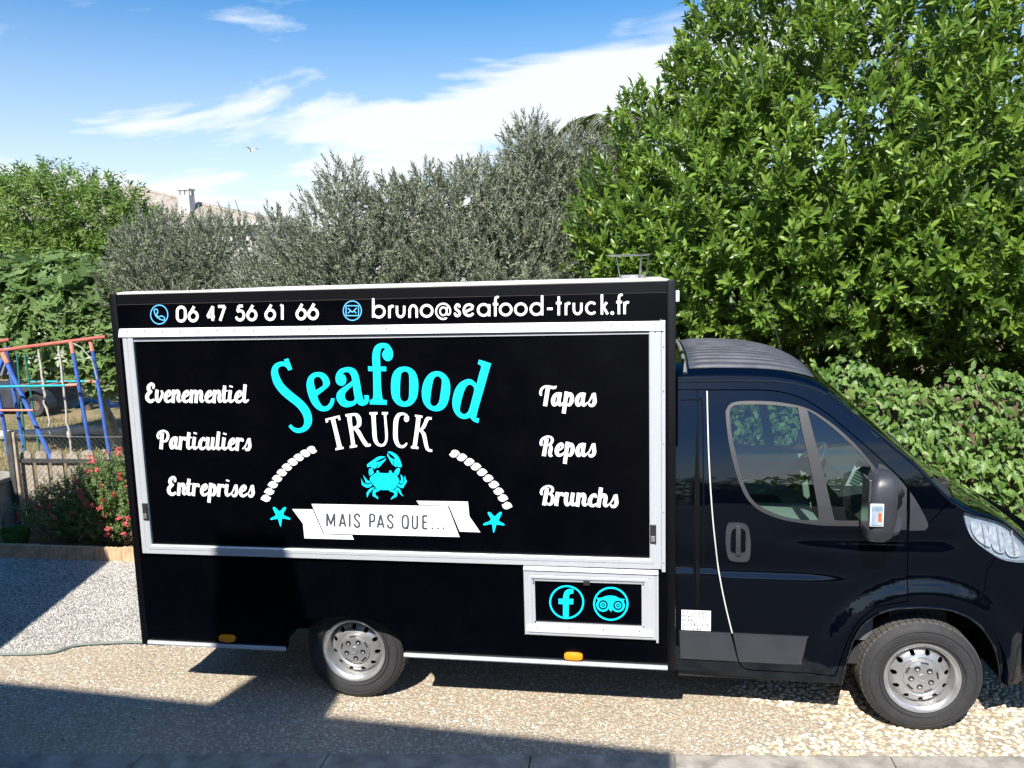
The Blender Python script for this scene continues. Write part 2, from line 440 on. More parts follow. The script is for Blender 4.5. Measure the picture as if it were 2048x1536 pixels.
# ------------------------------------------------------------------ lettering outlines on the truck side (tenths of a millimetre: x, z, pen width or corner flag)
LETTERS = {
 'seafood': [
  'o -2760,22488,1 -2483,22580,1 -2267,21915,1 -2527,21818,1 -2579,21947 -2715,22073 -2879,22107 -3090,22034 -3191,21848 -3153,21577 -2957,21116 -2633,20739 -2219,20381 -1804,20045 -1478,19689 -1266,19269 -1210,18849 -1293,18511 -1508,18236 -1804,18066 -2161,18001 -2441,18084 -2649,18275 -2750,18410,1 -2573,18538,1 -2484,18423 -2315,18318 -2141,18289 -1918,18341 -1766,18510 -1714,18763 -1779,19100 -1976,19437 -2263,19731 -2722,20089 -3176,20510 -3494,20994 -3615,21455 -3624,21747 -3528,22038 -3338,22244 -3089,22354 -2846,22381 -2705,22342,1',
  'o 293,20124,1 248,19874 102,19603 -149,19395 -456,19336 -797,19437 -1124,19772 -1331,20274 -1418,20733 -1410,21066 -1279,21398 -1003,21644 -631,21724 -311,21660 -66,21451 47,21182 43,20975 -84,20810 -378,20583 -786,20293,1 -717,20022 -601,19792 -437,19637 -219,19666 -11,19875 91,20137,1',
  'h -861,20614,1 -938,20980 -953,21209 -846,21395 -627,21443 -462,21309 -369,21081 -402,20895 -582,20779',
  'o 2434,20312,1 2442,20057 2343,19809 2059,19677 1827,19727 1686,19872,1 1505,19706 1070,19582 731,19665 488,19936 420,20227 499,20476 705,20682 1105,20928 1462,21194,1 1432,21421 1337,21627 1171,21710 977,21671 878,21589,1 1031,21506 1104,21279 1048,21052 890,20909 717,20889 530,20993 435,21200 451,21469 573,21715 821,21918 1252,22005 1589,21932 1790,21726 1891,21418 1943,21048 2015,20429 2082,20099 2142,20016 2191,20140 2157,20297,1',
  'h 1487,20893,1 1525,20431 1564,20141 1478,19976 1219,19935 1010,20039 946,20267 1014,20474 1219,20680',
  'o 2494,22047,1 2780,22024,1 2776,22350 2806,22757 2922,23120 3143,23340 3461,23416 3771,23352 3969,23127 4067,22823 4023,22541 3890,22380 3720,22337 3536,22416 3421,22628 3418,22810 3522,22971 3610,23059,1 3489,23133 3359,23054 3285,22832 3260,22508 3251,22020,1 3612,22017,1 3598,21740,1 3250,21743,1 3239,20958 3260,20302 3312,20075 3393,20021,1 3541,20013,1 3527,19733,1 2477,19759,1 2504,20036,1 2633,20056 2718,20221 2748,20632 2786,21747,1 2491,21761,1',
  'o 4740,22007 5130,21903 5407,21597 5518,21109 5496,20621 5383,20132 5073,19743 4627,19612 4193,19744 3896,20135 3839,20669 3873,21119 3988,21566 4297,21910',
  'h 4739,21723 4950,21600 4983,21234 4937,20419 4857,20051 4620,19908 4418,20052 4370,20380 4426,21115 4511,21583',
  'o 6672,21716 7058,21604 7352,21260 7437,20815 7384,20289 7189,19720 6867,19415 6471,19345 6063,19497 5787,19865 5704,20335 5767,20823 5952,21269 6276,21610',
  'h 6701,21425 6902,21303 6942,21060 6820,20291 6699,19843 6442,19639 6239,19742 6195,19966 6297,20618 6468,21265',
  'o 9210,22375,1 9911,22141,1 9698,21485 9383,20484 9066,19515 8926,18988 8966,18939 9108,18915,1 9029,18642,1 8775,18735 8616,18886 8579,18987,1 8392,18914 8145,18889 7862,19007 7627,19313 7527,19720 7578,20207 7760,20692 8060,21054 8474,21233 8757,21191 9021,20948,1 9173,21489 9307,21887 9292,22027 9121,22128,1',
  'h 8626,20922 8825,20788 8858,20567 8719,20083 8513,19435 8362,19231 8196,19162 8015,19272 7961,19475 8060,19922 8244,20488 8418,20810',
 ],
 'truck': [
  'o -364,18877,1 551,19094,1 609,18825,1 477,18782,1 456,18879 355,18921 250,18896,1 355,18303 498,17583 580,17203 603,17149,1 678,17168,1 689,17041,1 170,16939,1 170,17074,1 284,17111,1 246,17400 122,18122 -20,18842,1 -152,18816 -191,18788 -198,18680,1 -338,18633,1',
  'o 924,19158,1 1517,19227 1734,19166 1887,18952 1897,18667 1841,18452 1649,18301,1 1821,18093 2020,17699 2224,17395 2295,17349 2406,17360,1 2406,17227,1 2249,17179 2066,17196 1894,17411 1660,17841 1492,18128 1351,18253,1 1379,17768 1443,17264,1 1548,17282,1 1548,17156,1 1081,17080,1 1089,17225,1 1184,17262,1 1143,17839 1069,18485 1008,19023,1 923,19015,1',
  'o 2435,19280,1 2928,19291,1 2921,19149,1 2828,19124 2805,19025 2804,18312 2813,17775 2887,17453 3064,17339 3233,17419 3324,17635 3344,17957 3333,18670 3319,19114,1 3201,19149,1 3208,19291,1 3582,19291,1 3568,19160,1 3482,19114 3469,18848 3496,18314 3502,17850 3437,17492 3279,17258 3056,17185 2804,17255 2631,17451 2556,17774 2548,18311 2544,18918 2529,19113,1 2428,19149,1',
  'o 4696,17411,1 4625,17268 4474,17142 4291,17112 4077,17192 3907,17424 3833,17781 3860,18315 3906,18742 4001,18991 4174,19203 4430,19267 4679,19203 4833,19045 4861,18868 4801,18744 4673,18698 4569,18779 4546,18903 4599,19027 4637,19080,1 4513,19115 4348,19062 4231,18885 4158,18494 4119,18067 4119,17675 4195,17372 4336,17284 4482,17313 4615,17446,1',
  'o 5243,19140,1 5695,19070,1 5679,18950,1 5582,18940 5560,18851 5455,18250,1 5574,18357 5728,18605 5848,18887 5996,19000 6251,18976,1 6231,18835,1 6078,18835 5982,18676 5825,18358 5657,18208,1 5811,18039 5887,17721 5957,17259 6021,17082 6199,17030,1 6186,16898,1 5943,16921 5788,17080 5710,17364 5639,17790 5560,18038 5429,18144,1 5349,17718 5267,17254 5290,17212,1 5371,17177,1 5337,17048,1 4888,17109,1 4913,17245,1 5003,17235,1 5072,17574 5240,18497 5308,18992,1 5228,19027,1',
  'h 1315,19041,1 1472,19077 1575,18952 1627,18702 1606,18523 1509,18433 1330,18396,1 1303,18701',
 ],
 'banner': [
  'o -1589,13560,1 7014,13581,1 7664,11685,1 -890,11676,1',
  'o -2873,13207,1 -1536,13215,1 -939,11629,1 911,11621,1 1015,11349,1 -2191,11348,1 -2223,12286,1',
  'o 5080,13882,1 8251,13887,1 8307,12988,1 8946,12011,1 7685,12024,1 7077,13618,1 5264,13619,1',
 ],
 'banner_text': [
  's -665,12156,125 -614,12978,124',
  's -614,12978,124 -416,12280,124',
  's -416,12280,124 -133,12978,124',
  's -133,12978,124 -183,12156,124',
  's 141,12155,124 383,12977,124',
  's 383,12977,124 528,12155,124',
  's 231,12378,124 463,12377,124',
  's 795,12154,124 842,12977,123',
  's 1453,12779,123 1430,12918,123 1309,12976,123 1180,12894,123 1153,12746,123 1226,12615,123 1359,12483,123 1420,12351,123 1384,12203,123 1263,12154,123 1141,12211,124 1118,12360,123',
  's 2085,12152,123 2129,12975,123',
  's 2129,12975,123 2304,12975,122 2401,12892,122 2408,12753,122 2377,12605,123 2280,12531,123 2106,12531,123',
  's 2568,12152,123 2805,12974,122',
  's 2805,12974,122 2958,12151,122',
  's 2657,12374,123 2891,12374,122',
  's 3568,12776,122 3542,12916,122 3415,12973,122 3281,12891,122 3254,12743,122 3332,12612,122 3472,12480,122 3537,12348,122 3501,12200,122 3375,12150,122 3247,12208,122 3222,12357,122',
  's 4355,12972,121 4218,12890,121 4168,12726,121 4153,12397,122 4186,12215,122 4316,12149,122 4453,12215,122 4503,12396,121 4518,12725,121 4484,12890,121 4355,12972,121',
  's 4356,12248,122 4472,12099,122',
  's 4807,12972,121 4779,12354,121 4816,12198,121 4917,12148,121 5023,12197,121 5074,12354,121 5102,12971,121',
  's 5422,12147,121 5458,12971,120',
  's 5457,12954,121 5724,12954,120',
  's 5440,12560,121 5667,12559,121',
  's 5423,12164,121 5690,12163,121',
  'o 6065,12190 6045,12146 6000,12126 5957,12144 5941,12187 5961,12232 6006,12252 6049,12234',
  'o 6420,12199 6400,12154 6356,12135 6313,12152 6296,12196 6316,12241 6361,12260 6404,12243',
  'o 6757,12207 6737,12162 6693,12143 6650,12160 6633,12204 6653,12249 6698,12268 6741,12251',
 ],
 'rope': [
  'o -1672,17031,1 -1489,17163 -1295,17191 -1146,17110 -1108,16983 -1013,16906,1 -1128,16782 -1286,16728 -1457,16771 -1564,16901',
  'o -2121,16794,1 -1943,16934 -1749,16970 -1596,16895 -1552,16770 -1453,16697,1 -1564,16568 -1720,16508 -1894,16544 -2008,16669',
  'o -2562,16521,1 -2390,16668 -2196,16712 -2038,16644 -1989,16521 -1886,16452,1 -1992,16319 -2147,16252 -2323,16281 -2443,16401',
  'o -2975,16216,1 -2807,16370 -2614,16422 -2453,16361 -2398,16240 -2292,16176,1 -2393,16038 -2545,15965 -2724,15986 -2849,16101',
  'o -3375,15875,1 -3213,16036 -3021,16096 -2856,16042 -2796,15923 -2686,15863,1 -2782,15721 -2932,15642 -3112,15655 -3243,15765',
  'o -3737,15509,1 -3582,15677 -3391,15745 -3223,15697 -3157,15582 -3044,15527,1 -3134,15381 -3281,15295 -3463,15301 -3600,15405',
  'o -4070,15114,1 -3921,15288 -3732,15365 -3561,15325 -3489,15212 -3373,15162,1 -3457,15012 -3602,14920 -3785,14918 -3928,15016',
  'o -4380,14703,1 -4238,14883 -4051,14967 -3877,14934 -3801,14825 -3682,14779,1 -3760,14627 -3901,14529 -4085,14519 -4233,14611',
  'o -4649,14250,1 -4513,14436 -4330,14529 -4153,14503 -4071,14397 -3950,14357,1 -4022,14201 -4160,14097 -4345,14080 -4497,14165',
  'o -4914,13796,1 -4786,13988 -4605,14088 -4427,14070 -4340,13968 -4216,13933,1 -4281,13774 -4415,13664 -4601,13639 -4757,13718',
  'o 7871,16849,1 7718,16990 7535,17027 7378,16955 7320,16831 7214,16759,1 7305,16629 7448,16568 7621,16603 7746,16726',
  'o 8315,16616,1 8168,16762 7987,16807 7828,16740 7765,16618 7657,16550,1 7743,16417 7883,16350 8056,16378 8186,16497',
  'o 8747,16330,1 8606,16482 8428,16534 8267,16473 8200,16354 8090,16289,1 8170,16153 8307,16081 8480,16102 8614,16216',
  'o 9143,16036,1 9008,16194 8833,16252 8670,16197 8599,16080 8487,16020,1 8562,15880 8696,15803 8869,15818 9006,15927',
  'o 9502,15690,1 9374,15853 9202,15918 9037,15869 8962,15755 8849,15698,1 8918,15556 9048,15473 9221,15482 9362,15586',
  'o 9852,15317,1 9730,15486 9560,15557 9395,15515 9316,15403 9201,15351,1 9264,15205 9391,15117 9564,15119 9708,15218',
  'o 10183,14927,1 10068,15101 9901,15179 9735,15143 9652,15033 9535,14986,1 9593,14837 9716,14744 9888,14740 10036,14834',
  'o 10452,14510,1 10344,14688 10182,14773 10014,14743 9927,14637 9809,14593,1 9861,14442 9981,14345 10152,14333 10302,14422',
  'o 10696,14093,1 10595,14275 10436,14366 10268,14342 10177,14239 10058,14200,1 10104,14047 10220,13944 10390,13927 10543,14010',
  'o 10930,13622,1 10836,13809 10680,13906 10512,13889 10418,13789 10297,13754,1 10338,13599 10449,13491 10618,13467 10774,13545',
 ],
 'sea': [
  'o -4067,13320 -3910,13232 -3698,13058 -3416,13301 -3274,13304 -3281,13205 -3463,12924 -3412,12786 -3056,12635 -3041,12556 -3145,12526 -3548,12585 -3625,12365 -3685,12092 -3745,12103 -3823,12440 -3877,12550 -4290,12489 -4360,12539 -4282,12609 -3983,12786 -4014,12913 -4135,13228',
  'h -3778,12910 -3796,12882 -3829,12881 -3843,12908 -3825,12936 -3792,12937',
  'h -3566,12902 -3585,12874 -3617,12874 -3632,12901 -3613,12929 -3581,12929',
  'h -3685,12777 -3704,12749 -3736,12748 -3751,12775 -3732,12803 -3700,12804',
  'h -3833,12710 -3851,12682 -3884,12681 -3898,12709 -3880,12736 -3847,12737',
  'h -3505,12733 -3523,12705 -3556,12704 -3570,12731 -3552,12759 -3519,12760',
  'h -3679,12582 -3697,12554 -3730,12553 -3744,12581 -3726,12609 -3693,12609',
  'h -3889,13066 -3907,13038 -3940,13038 -3954,13065 -3936,13093 -3903,13093',
  'h -3460,13075 -3479,13047 -3511,13046 -3526,13074 -3507,13101 -3475,13102',
  'h -3682,12423 -3700,12395 -3733,12394 -3747,12422 -3729,12450 -3696,12450',
  'h -3304,12690 -3323,12662 -3355,12661 -3370,12688 -3351,12716 -3319,12717',
  'h -4043,12634 -4061,12606 -4094,12605 -4108,12632 -4090,12660 -4057,12661',
  'o 10217,13298 10057,13203 9834,13017 9585,13253 9446,13250 9443,13150 9592,12871 9529,12729 9166,12559 9144,12478 9242,12452 9641,12530 9694,12309 9725,12035 9785,12049 9895,12394 9957,12509 10351,12466 10423,12520 10354,12586 10083,12753 10126,12883 10274,13207',
  'h 9960,12871 9943,12843 9912,12843 9897,12870 9914,12898 9945,12898',
  'h 9754,12855 9737,12827 9706,12826 9691,12853 9708,12881 9739,12882',
  'h 9857,12732 9840,12704 9809,12704 9794,12731 9811,12759 9842,12759',
  'h 9993,12671 9977,12643 9946,12642 9931,12669 9947,12697 9979,12698',
  'h 9677,12680 9661,12652 9629,12651 9615,12678 9631,12706 9662,12707',
  'h 9831,12534 9815,12506 9783,12506 9769,12533 9785,12561 9816,12561',
  'h 10083,13035 10067,13007 10036,13006 10021,13033 10037,13061 10068,13062',
  'h 9668,13026 9652,12998 9620,12997 9606,13024 9622,13052 9653,13053',
  'h 9818,12372 9802,12345 9770,12344 9756,12371 9772,12399 9803,12400',
  'h 9477,12627 9461,12599 9430,12598 9415,12625 9431,12653 9463,12654',
  'h 10189,12603 10172,12575 10141,12574 10126,12601 10143,12629 10174,12630',
 ],
 'crab': [
  'o 2690,15573 2815,15586 2993,15566 3172,15553 3374,15564 3555,15595 3744,15575 3863,15489 3969,15368 4070,15148 4041,15015 3919,14814 3800,14657 3683,14566 3435,14529 3097,14512 2805,14525 2672,14572 2545,14726 2395,14880 2290,15034 2235,15190 2282,15301 2423,15414 2563,15516',
  'o 3313,16557,1 3091,16599 2866,16574 2682,16480 2472,16335 2144,16110 2105,16010 2145,15911,1 2271,15956 2384,15946 2470,15870 2561,15811,1 2673,15894 2746,15995 2743,16150 2702,16226 2728,16293 2901,16383 3131,16495',
  'o 3308,16475,1 3281,16365 3068,16142 2878,15941 2717,15862,1 2803,16006 2759,16150 2775,16243 2939,16262 3124,16363',
  'o 3424,16865,1 3553,16895 3707,16868 3881,16777 4052,16636 4174,16407 4252,16166 4278,16012 4207,15923,1 4043,15976 3864,15963,1 3791,16073 3788,16249 3864,16425 3858,16524 3720,16666 3568,16763',
  'o 3436,16795,1 3487,16686 3601,16522 3818,16403,1 3757,16292 3718,16182 3766,16028,1 3650,16159 3528,16400 3426,16597 3405,16707',
  'o 2381,15907 2463,15748 2510,15571,1 2403,15470 2308,15380,1 2278,15568 2308,15790',
  'o 2256,15879,1 2201,15700 2194,15567 2219,15390,1 2246,15390,1 2246,15612 2276,15790',
  'o 4137,15856 4155,15768 4091,15591 4005,15424,1 3908,15500 3779,15609,1 3876,15765 4016,15888 4105,15895',
  'o 1826,15440,1 1941,15275 2111,15077 2202,15078 2275,14967,1 2171,14921 2002,14930 1941,15074',
  'o 1689,15216,1 1769,15027 1843,14928 2087,14835 2305,14901,1 2367,14779,1 2065,14634 1734,14803 1710,14982',
  'o 2564,14664,1 2423,14568 2137,14284 2021,14025,1 1979,14226 2015,14349 2268,14622',
  'o 2583,14593,1 2836,14468,1 2570,14358 2550,14190 2669,14081 2706,13925,1 2509,14056 2361,14154 2406,14456',
  'o 4165,15503,1 4292,15373 4330,15241 4309,15019 4193,14929 4106,14972 4111,15083 4191,15117 4200,15305',
  'o 4451,15430,1 4484,15198 4545,15067 4389,14821 4258,14642 3940,14770,1 4048,14927,1 4178,14844 4329,14975 4402,15109 4406,15286',
  'o 3892,14702,1 4088,14595 4167,14374 4289,14120,1 4095,14284 3948,14481 3794,14534,1',
  'o 3365,14483,1 3771,14523 3917,14403 3875,14135 3680,14031 3483,13916,1 3569,14074 3699,14188 3717,14333',
  'o 2833,15646 2821,15608 2792,15580 2753,15570 2715,15579 2689,15607 2680,15644 2693,15682 2722,15710 2761,15720 2799,15711 2825,15684',
  'o 3623,15656 3611,15618 3582,15590 3543,15580 3506,15589 3479,15616 3471,15654 3483,15692 3512,15719 3551,15730 3588,15720 3615,15693',
  'h 2566,15228 2553,15206 2528,15206 2517,15227 2530,15248 2555,15249',
  'h 2788,15253 2775,15231 2750,15231 2739,15252 2752,15273 2777,15274',
  'h 3802,15344 3789,15323 3764,15322 3753,15343 3766,15365 3791,15365',
  'h 3655,15087 3642,15066 3617,15066 3606,15087 3619,15108 3644,15108',
  'h 3556,14893 3543,14871 3518,14871 3507,14892 3520,14913 3545,14914',
  'h 2693,14929 2679,14908 2654,14907 2643,14928 2657,14950 2681,14950',
  'h 3005,14867 2991,14845 2966,14845 2955,14866 2969,14887 2993,14888',
  'h 3178,14736 3164,14715 3140,14714 3128,14735 3142,14757 3167,14757',
  'h 3516,14997 3503,14975 3478,14975 3467,14996 3480,15017 3505,15018',
  'h 3605,14969 3591,14948 3567,14947 3555,14968 3569,14990 3593,14990',
  'h 2489,15338 2475,15316 2450,15316 2439,15337 2453,15358 2477,15359',
  'h 2536,15383 2523,15361 2498,15361 2487,15382 2500,15403 2525,15404',
 ],
 'icons': [
  's -10155,25337,63 -10170,25247,63 -10199,25159,63 -10241,25076,63 -10295,25000,63 -10360,24932,63 -10434,24874,63 -10515,24828,63 -10601,24795,63 -10690,24775,63 -10781,24769,64 -10869,24778,64 -10955,24801,64 -11035,24837,64 -11107,24886,64 -11170,24946,64 -11221,25016,64 -11261,25095,64 -11287,25179,64 -11300,25268,64 -11298,25358,64 -11282,25449,63 -11252,25537,63 -11210,25620,63 -11155,25696,63 -11090,25763,63 -11016,25821,63 -10935,25867,63 -10849,25899,63 -10760,25919,63 -10670,25924,63 -10582,25915,63 -10497,25892,63 -10417,25856,63 -10346,25807,63 -10283,25747,63 -10232,25677,63 -10192,25599,63 -10166,25515,63 -10153,25427,63 -10155,25337,63',
  's -11033,25663,63 -10856,25673,63 -10800,25484,63 -10913,25378,63 -10769,25200,63 -10586,25264,63 -10393,25140,63 -10420,25006,63 -10595,25022,63 -10861,25162,63 -11015,25393,63 -11033,25663,63',
  's 2227,25328,59 2215,25240,59 2190,25154,59 2152,25072,59 2102,24997,59 2042,24930,59 1973,24874,60 1896,24829,60 1814,24796,60 1728,24776,60 1641,24771,60 1554,24780,60 1471,24802,60 1392,24838,60 1320,24886,60 1257,24945,60 1204,25014,60 1163,25091,60 1135,25174,60 1119,25261,60 1118,25350,60 1130,25439,60 1155,25525,60 1194,25607,60 1243,25682,60 1304,25748,59 1374,25804,59 1450,25849,59 1533,25881,59 1618,25900,59 1705,25905,59 1792,25897,59 1875,25874,59 1953,25839,59 2024,25791,59 2087,25732,59 2139,25663,59 2181,25586,59 2209,25504,59 2225,25417,59 2227,25328,59',
  's 1304,25637,60 2074,25621,59',
  's 2074,25621,59 2042,25042,59',
  's 2042,25042,59 1270,25056,60',
  's 1270,25056,60 1304,25637,60',
  's 1411,25493,66 1668,25243,66',
  's 1668,25243,66 1952,25495,66',
  's 1394,25196,60 1543,25310,60',
  's 1915,25186,59 1786,25305,59',
 ],
 'phone': [
  's -8980,25518,174 -8983,25584,174 -9004,25646,174 -9041,25699,174 -9092,25740,174 -9154,25765,174 -9221,25774,174 -9291,25765,174 -9357,25740,174 -9416,25699,174 -9463,25646,175 -9495,25584,175 -9510,25518,175 -9542,25176,175 -9539,25109,175 -9518,25047,175 -9480,24994,175 -9429,24953,175 -9367,24928,175 -9299,24919,175 -9230,24927,175 -9163,24953,175 -9105,24994,175 -9058,25047,175 -9026,25109,175 -9011,25176,175 -8980,25518,174',
  's -8211,25201,174 -8214,25274,174 -8236,25342,174 -8274,25401,174 -8327,25446,174 -8391,25474,174 -8461,25484,174 -8533,25474,174 -8602,25446,174 -8663,25401,174 -8712,25343,174 -8746,25274,174 -8761,25201,174 -8759,25128,174 -8737,25060,174 -8699,25001,174 -8646,24956,174 -8582,24928,174 -8511,24918,174 -8439,24928,174 -8370,24956,174 -8309,25001,174 -8261,25060,174 -8227,25128,174 -8211,25201,174',
  's -8738,25278,174 -8368,25791,174',
  's -7220,24900,173 -7146,25775,172',
  's -7146,25775,172 -7552,25149,173',
  's -7552,25149,173 -7077,25149,173',
  's -6805,25758,172 -6358,25758,172',
  's -6358,25758,172 -6744,24900,173',
  's -5199,25758,171 -5464,25758,171',
  's -5464,25758,171 -5562,25432,171',
  's -5562,25432,171 -5428,25484,171 -5250,25415,171 -5170,25208,171 -5259,25002,171 -5434,24916,172 -5599,24968,172 -5672,25088,172',
  's -4393,25199,171 -4397,25273,170 -4419,25342,170 -4457,25400,170 -4509,25445,170 -4571,25474,170 -4640,25484,171 -4710,25474,171 -4777,25446,171 -4836,25400,171 -4883,25342,171 -4915,25273,171 -4930,25200,171 -4927,25126,171 -4905,25058,171 -4867,24999,171 -4815,24953,171 -4752,24925,171 -4683,24915,171 -4613,24925,171 -4546,24953,171 -4487,24998,171 -4440,25057,171 -4408,25126,171 -4393,25199,171',
  's -4908,25277,171 -4552,25793,170',
  's -3200,25199,169 -3204,25273,169 -3228,25341,169 -3268,25400,169 -3324,25445,169 -3390,25474,169 -3463,25483,169 -3537,25474,170 -3607,25445,170 -3669,25400,170 -3719,25341,170 -3752,25273,170 -3767,25199,170 -3763,25126,170 -3740,25057,170 -3699,24998,170 -3643,24953,170 -3577,24924,170 -3504,24914,170 -3430,24924,170 -3360,24952,170 -3297,24998,170 -3248,25057,170 -3215,25125,170 -3200,25199,169',
  's -3745,25277,170 -3372,25793,169',
  's -2775,25673,169 -2676,25776,169',
  's -2676,25776,169 -2738,24896,169',
  's -1254,25198,168 -1259,25272,168 -1281,25341,168 -1320,25400,168 -1373,25445,168 -1436,25474,168 -1505,25483,168 -1575,25474,168 -1642,25445,168 -1701,25400,168 -1748,25341,168 -1780,25272,168 -1794,25198,168 -1790,25125,168 -1767,25056,168 -1728,24997,168 -1675,24951,168 -1612,24923,168 -1543,24913,168 -1472,24922,168 -1406,24951,168 -1347,24996,168 -1300,25055,168 -1268,25124,168 -1254,25198,168',
  's -1772,25276,168 -1419,25794,168',
  's -497,25198,167 -502,25272,167 -525,25341,167 -565,25400,167 -620,25445,167 -685,25474,167 -757,25483,167 -830,25474,167 -899,25445,167 -959,25400,167 -1008,25341,168 -1040,25272,168 -1054,25198,168 -1050,25124,168 -1026,25055,168 -986,24996,168 -931,24951,168 -865,24922,168 -794,24912,168 -721,24922,168 -652,24950,167 -591,24996,167 -543,25055,167 -511,25124,167 -497,25198,167',
  's -1032,25276,168 -670,25794,167',
 ],
 'email': [
  's 2995,26039,149 2935,24915,150',
  's 3636,25249,149 3631,25321,149 3609,25389,149 3572,25451,149 3521,25502,149 3458,25541,149 3387,25565,149 3312,25573,149 3235,25565,149 3162,25542,149 3095,25504,149 3038,25453,150 2995,25392,150 2966,25323,150 2953,25251,150 2958,25179,150 2980,25111,150 3017,25049,150 3069,24998,150 3132,24959,150 3203,24935,150 3278,24927,150 3355,24935,150 3428,24958,150 3495,24997,149 3551,25048,149 3595,25109,149 3624,25177,149 3636,25249,149',
  's 3956,25570,149 3921,24861,149',
  's 3942,25280,149 3998,25474,149 4083,25557,149 4186,25537,149',
  's 4411,25568,148 4393,25195,149 4393,25195,149 4397,25125,149 4416,25060,149 4448,25003,149 4491,24960,149 4543,24933,149 4599,24924,149 4656,24933,149 4711,24960,149 4758,25003,149 4795,25059,148 4820,25124,148 4831,25194,148 4849,25566,148',
  's 5141,24858,148 5161,25276,148 5160,25257,148 5171,25337,148 5195,25411,148 5232,25475,148 5279,25523,148 5332,25554,148 5388,25564,148 5443,25553,148 5493,25522,148 5535,25473,148 5566,25409,148 5584,25335,148 5587,25255,148 5570,24857,148',
  's 6517,25240,147 6512,25311,147 6490,25378,147 6453,25439,147 6402,25490,147 6340,25528,147 6271,25552,147 6197,25560,147 6122,25553,147 6050,25529,147 5985,25492,147 5930,25441,147 5887,25381,147 5859,25313,147 5848,25242,148 5853,25170,148 5875,25103,148 5912,25042,148 5963,24991,148 6025,24952,148 6095,24928,148 6169,24920,148 6244,24928,147 6316,24952,147 6381,24990,147 6436,25040,147 6478,25101,147 6506,25168,147 6517,25240,147',
  's 8151,25425,146 8096,25539,146 7993,25552,146 7906,25438,146 7925,25311,146 8040,25215,146 8139,25094,146 8105,24967,146 7999,24916,146 7897,24955,146 7857,25076,146',
  's 8912,25027,145 8866,24982,145 8814,24948,145 8756,24925,146 8695,24915,146 8634,24918,146 8575,24935,146 8522,24964,146 8475,25004,146 8437,25054,146 8410,25112,146 8395,25174,146 8392,25239,146 8402,25303,146 8424,25365,146 8457,25421,145 8499,25469,145 8550,25507,145 8606,25533,145 8667,25547,145 8728,25548,145 8787,25536,145 8842,25510,145 8891,25474,145 8932,25427,145',
  's 8448,25125,146 8933,25346,145',
  's 9875,25228,145 9869,25299,144 9847,25366,144 9810,25426,144 9761,25476,144 9701,25514,144 9633,25537,144 9562,25546,145 9490,25538,145 9421,25515,145 9358,25477,145 9305,25428,145 9264,25368,145 9238,25301,145 9228,25230,145 9234,25160,145 9255,25093,145 9292,25033,145 9342,24982,145 9402,24944,145 9469,24921,145 9541,24913,145 9614,24920,145 9683,24944,145 9745,24981,145 9798,25031,145 9838,25091,145 9864,25158,145 9875,25228,145',
  's 9885,25544,144 9863,24861,145',
  's 10223,24848,144 10250,25731,144 10300,25920,144 10439,25957,144',
  's 10099,25543,144 10409,25542,144',
  's 11160,25224,144 11153,25294,144 11131,25361,143 11094,25420,143 11045,25470,143 10984,25508,143 10916,25532,144 10845,25540,144 10772,25532,144 10703,25509,144 10640,25472,144 10588,25422,144 10547,25363,144 10521,25296,144 10511,25226,144 10517,25156,144 10539,25089,144 10576,25029,144 10626,24979,144 10687,24941,144 10755,24918,144 10827,24910,144 10899,24917,144 10968,24941,144 11031,24978,144 11084,25028,144 11124,25087,144 11150,25154,144 11160,25224,144',
  's 12025,25221,143 12019,25291,143 11997,25357,143 11961,25417,143 11912,25467,143 11852,25504,143 11786,25528,143 11715,25536,143 11644,25528,143 11576,25506,143 11515,25468,143 11463,25419,143 11423,25359,143 11398,25293,143 11388,25223,143 11394,25153,143 11416,25087,143 11452,25027,143 11502,24977,143 11561,24939,143 11628,24916,143 11699,24908,143 11770,24915,143 11838,24939,143 11899,24976,143 11951,25025,143 11990,25085,143 12015,25151,143 12025,25221,143',
  's 12931,25218,142 12924,25288,142 12902,25354,142 12864,25413,142 12814,25463,142 12754,25500,142 12686,25524,142 12614,25532,142 12542,25524,142 12473,25502,142 12410,25465,142 12358,25415,143 12318,25356,143 12292,25290,143 12282,25220,143 12289,25150,143 12311,25084,143 12349,25024,143 12399,24975,143 12460,24937,143 12528,24914,143 12600,24906,143 12672,24913,143 12741,24936,143 12803,24974,142 12856,25023,142 12896,25082,142 12921,25148,142 12931,25218,142',
  's 12947,25980,142 12923,24855,142',
  's 13216,25217,142 13531,25216,142',
  's 13892,25899,141 13872,24840,142',
  's 13725,25527,141 14046,25526,141',
  's 14291,25525,141 14279,24839,141',
  's 14287,25245,141 14333,25431,141 14410,25512,141 14507,25493,141',
  's 14737,25523,141 14732,25162,141 14732,25162,141 14738,25095,141 14758,25032,141 14791,24977,141 14834,24936,141 14884,24909,141 14939,24900,141 14994,24909,141 15045,24935,141 15090,24977,141 15124,25031,141 15146,25093,141 15154,25161,141 15160,25521,140',
  's 15906,25445,140 15858,25481,140 15805,25505,140 15747,25517,140 15689,25516,140 15632,25502,140 15578,25475,140 15531,25437,140 15492,25389,140 15462,25334,140 15443,25273,140 15436,25210,140 15442,25146,140 15459,25085,140 15487,25030,140 15525,24981,140 15571,24943,140 15624,24916,140 15681,24901,140 15739,24900,140 15797,24911,140 15851,24935,140 15900,24971,140',
  's 16315,25959,139 16302,24835,140',
  's 16312,25176,140 16584,25514,139',
  's 16388,25268,140 16625,24847,140',
  's 17249,24833,139 17256,25696,139 17303,25880,139 17443,25916,138',
  's 17107,25512,139 17422,25511,139',
  's 17567,25510,139 17562,24833,139',
  's 17565,25233,139 17610,25418,139 17687,25497,139 17785,25478,138',
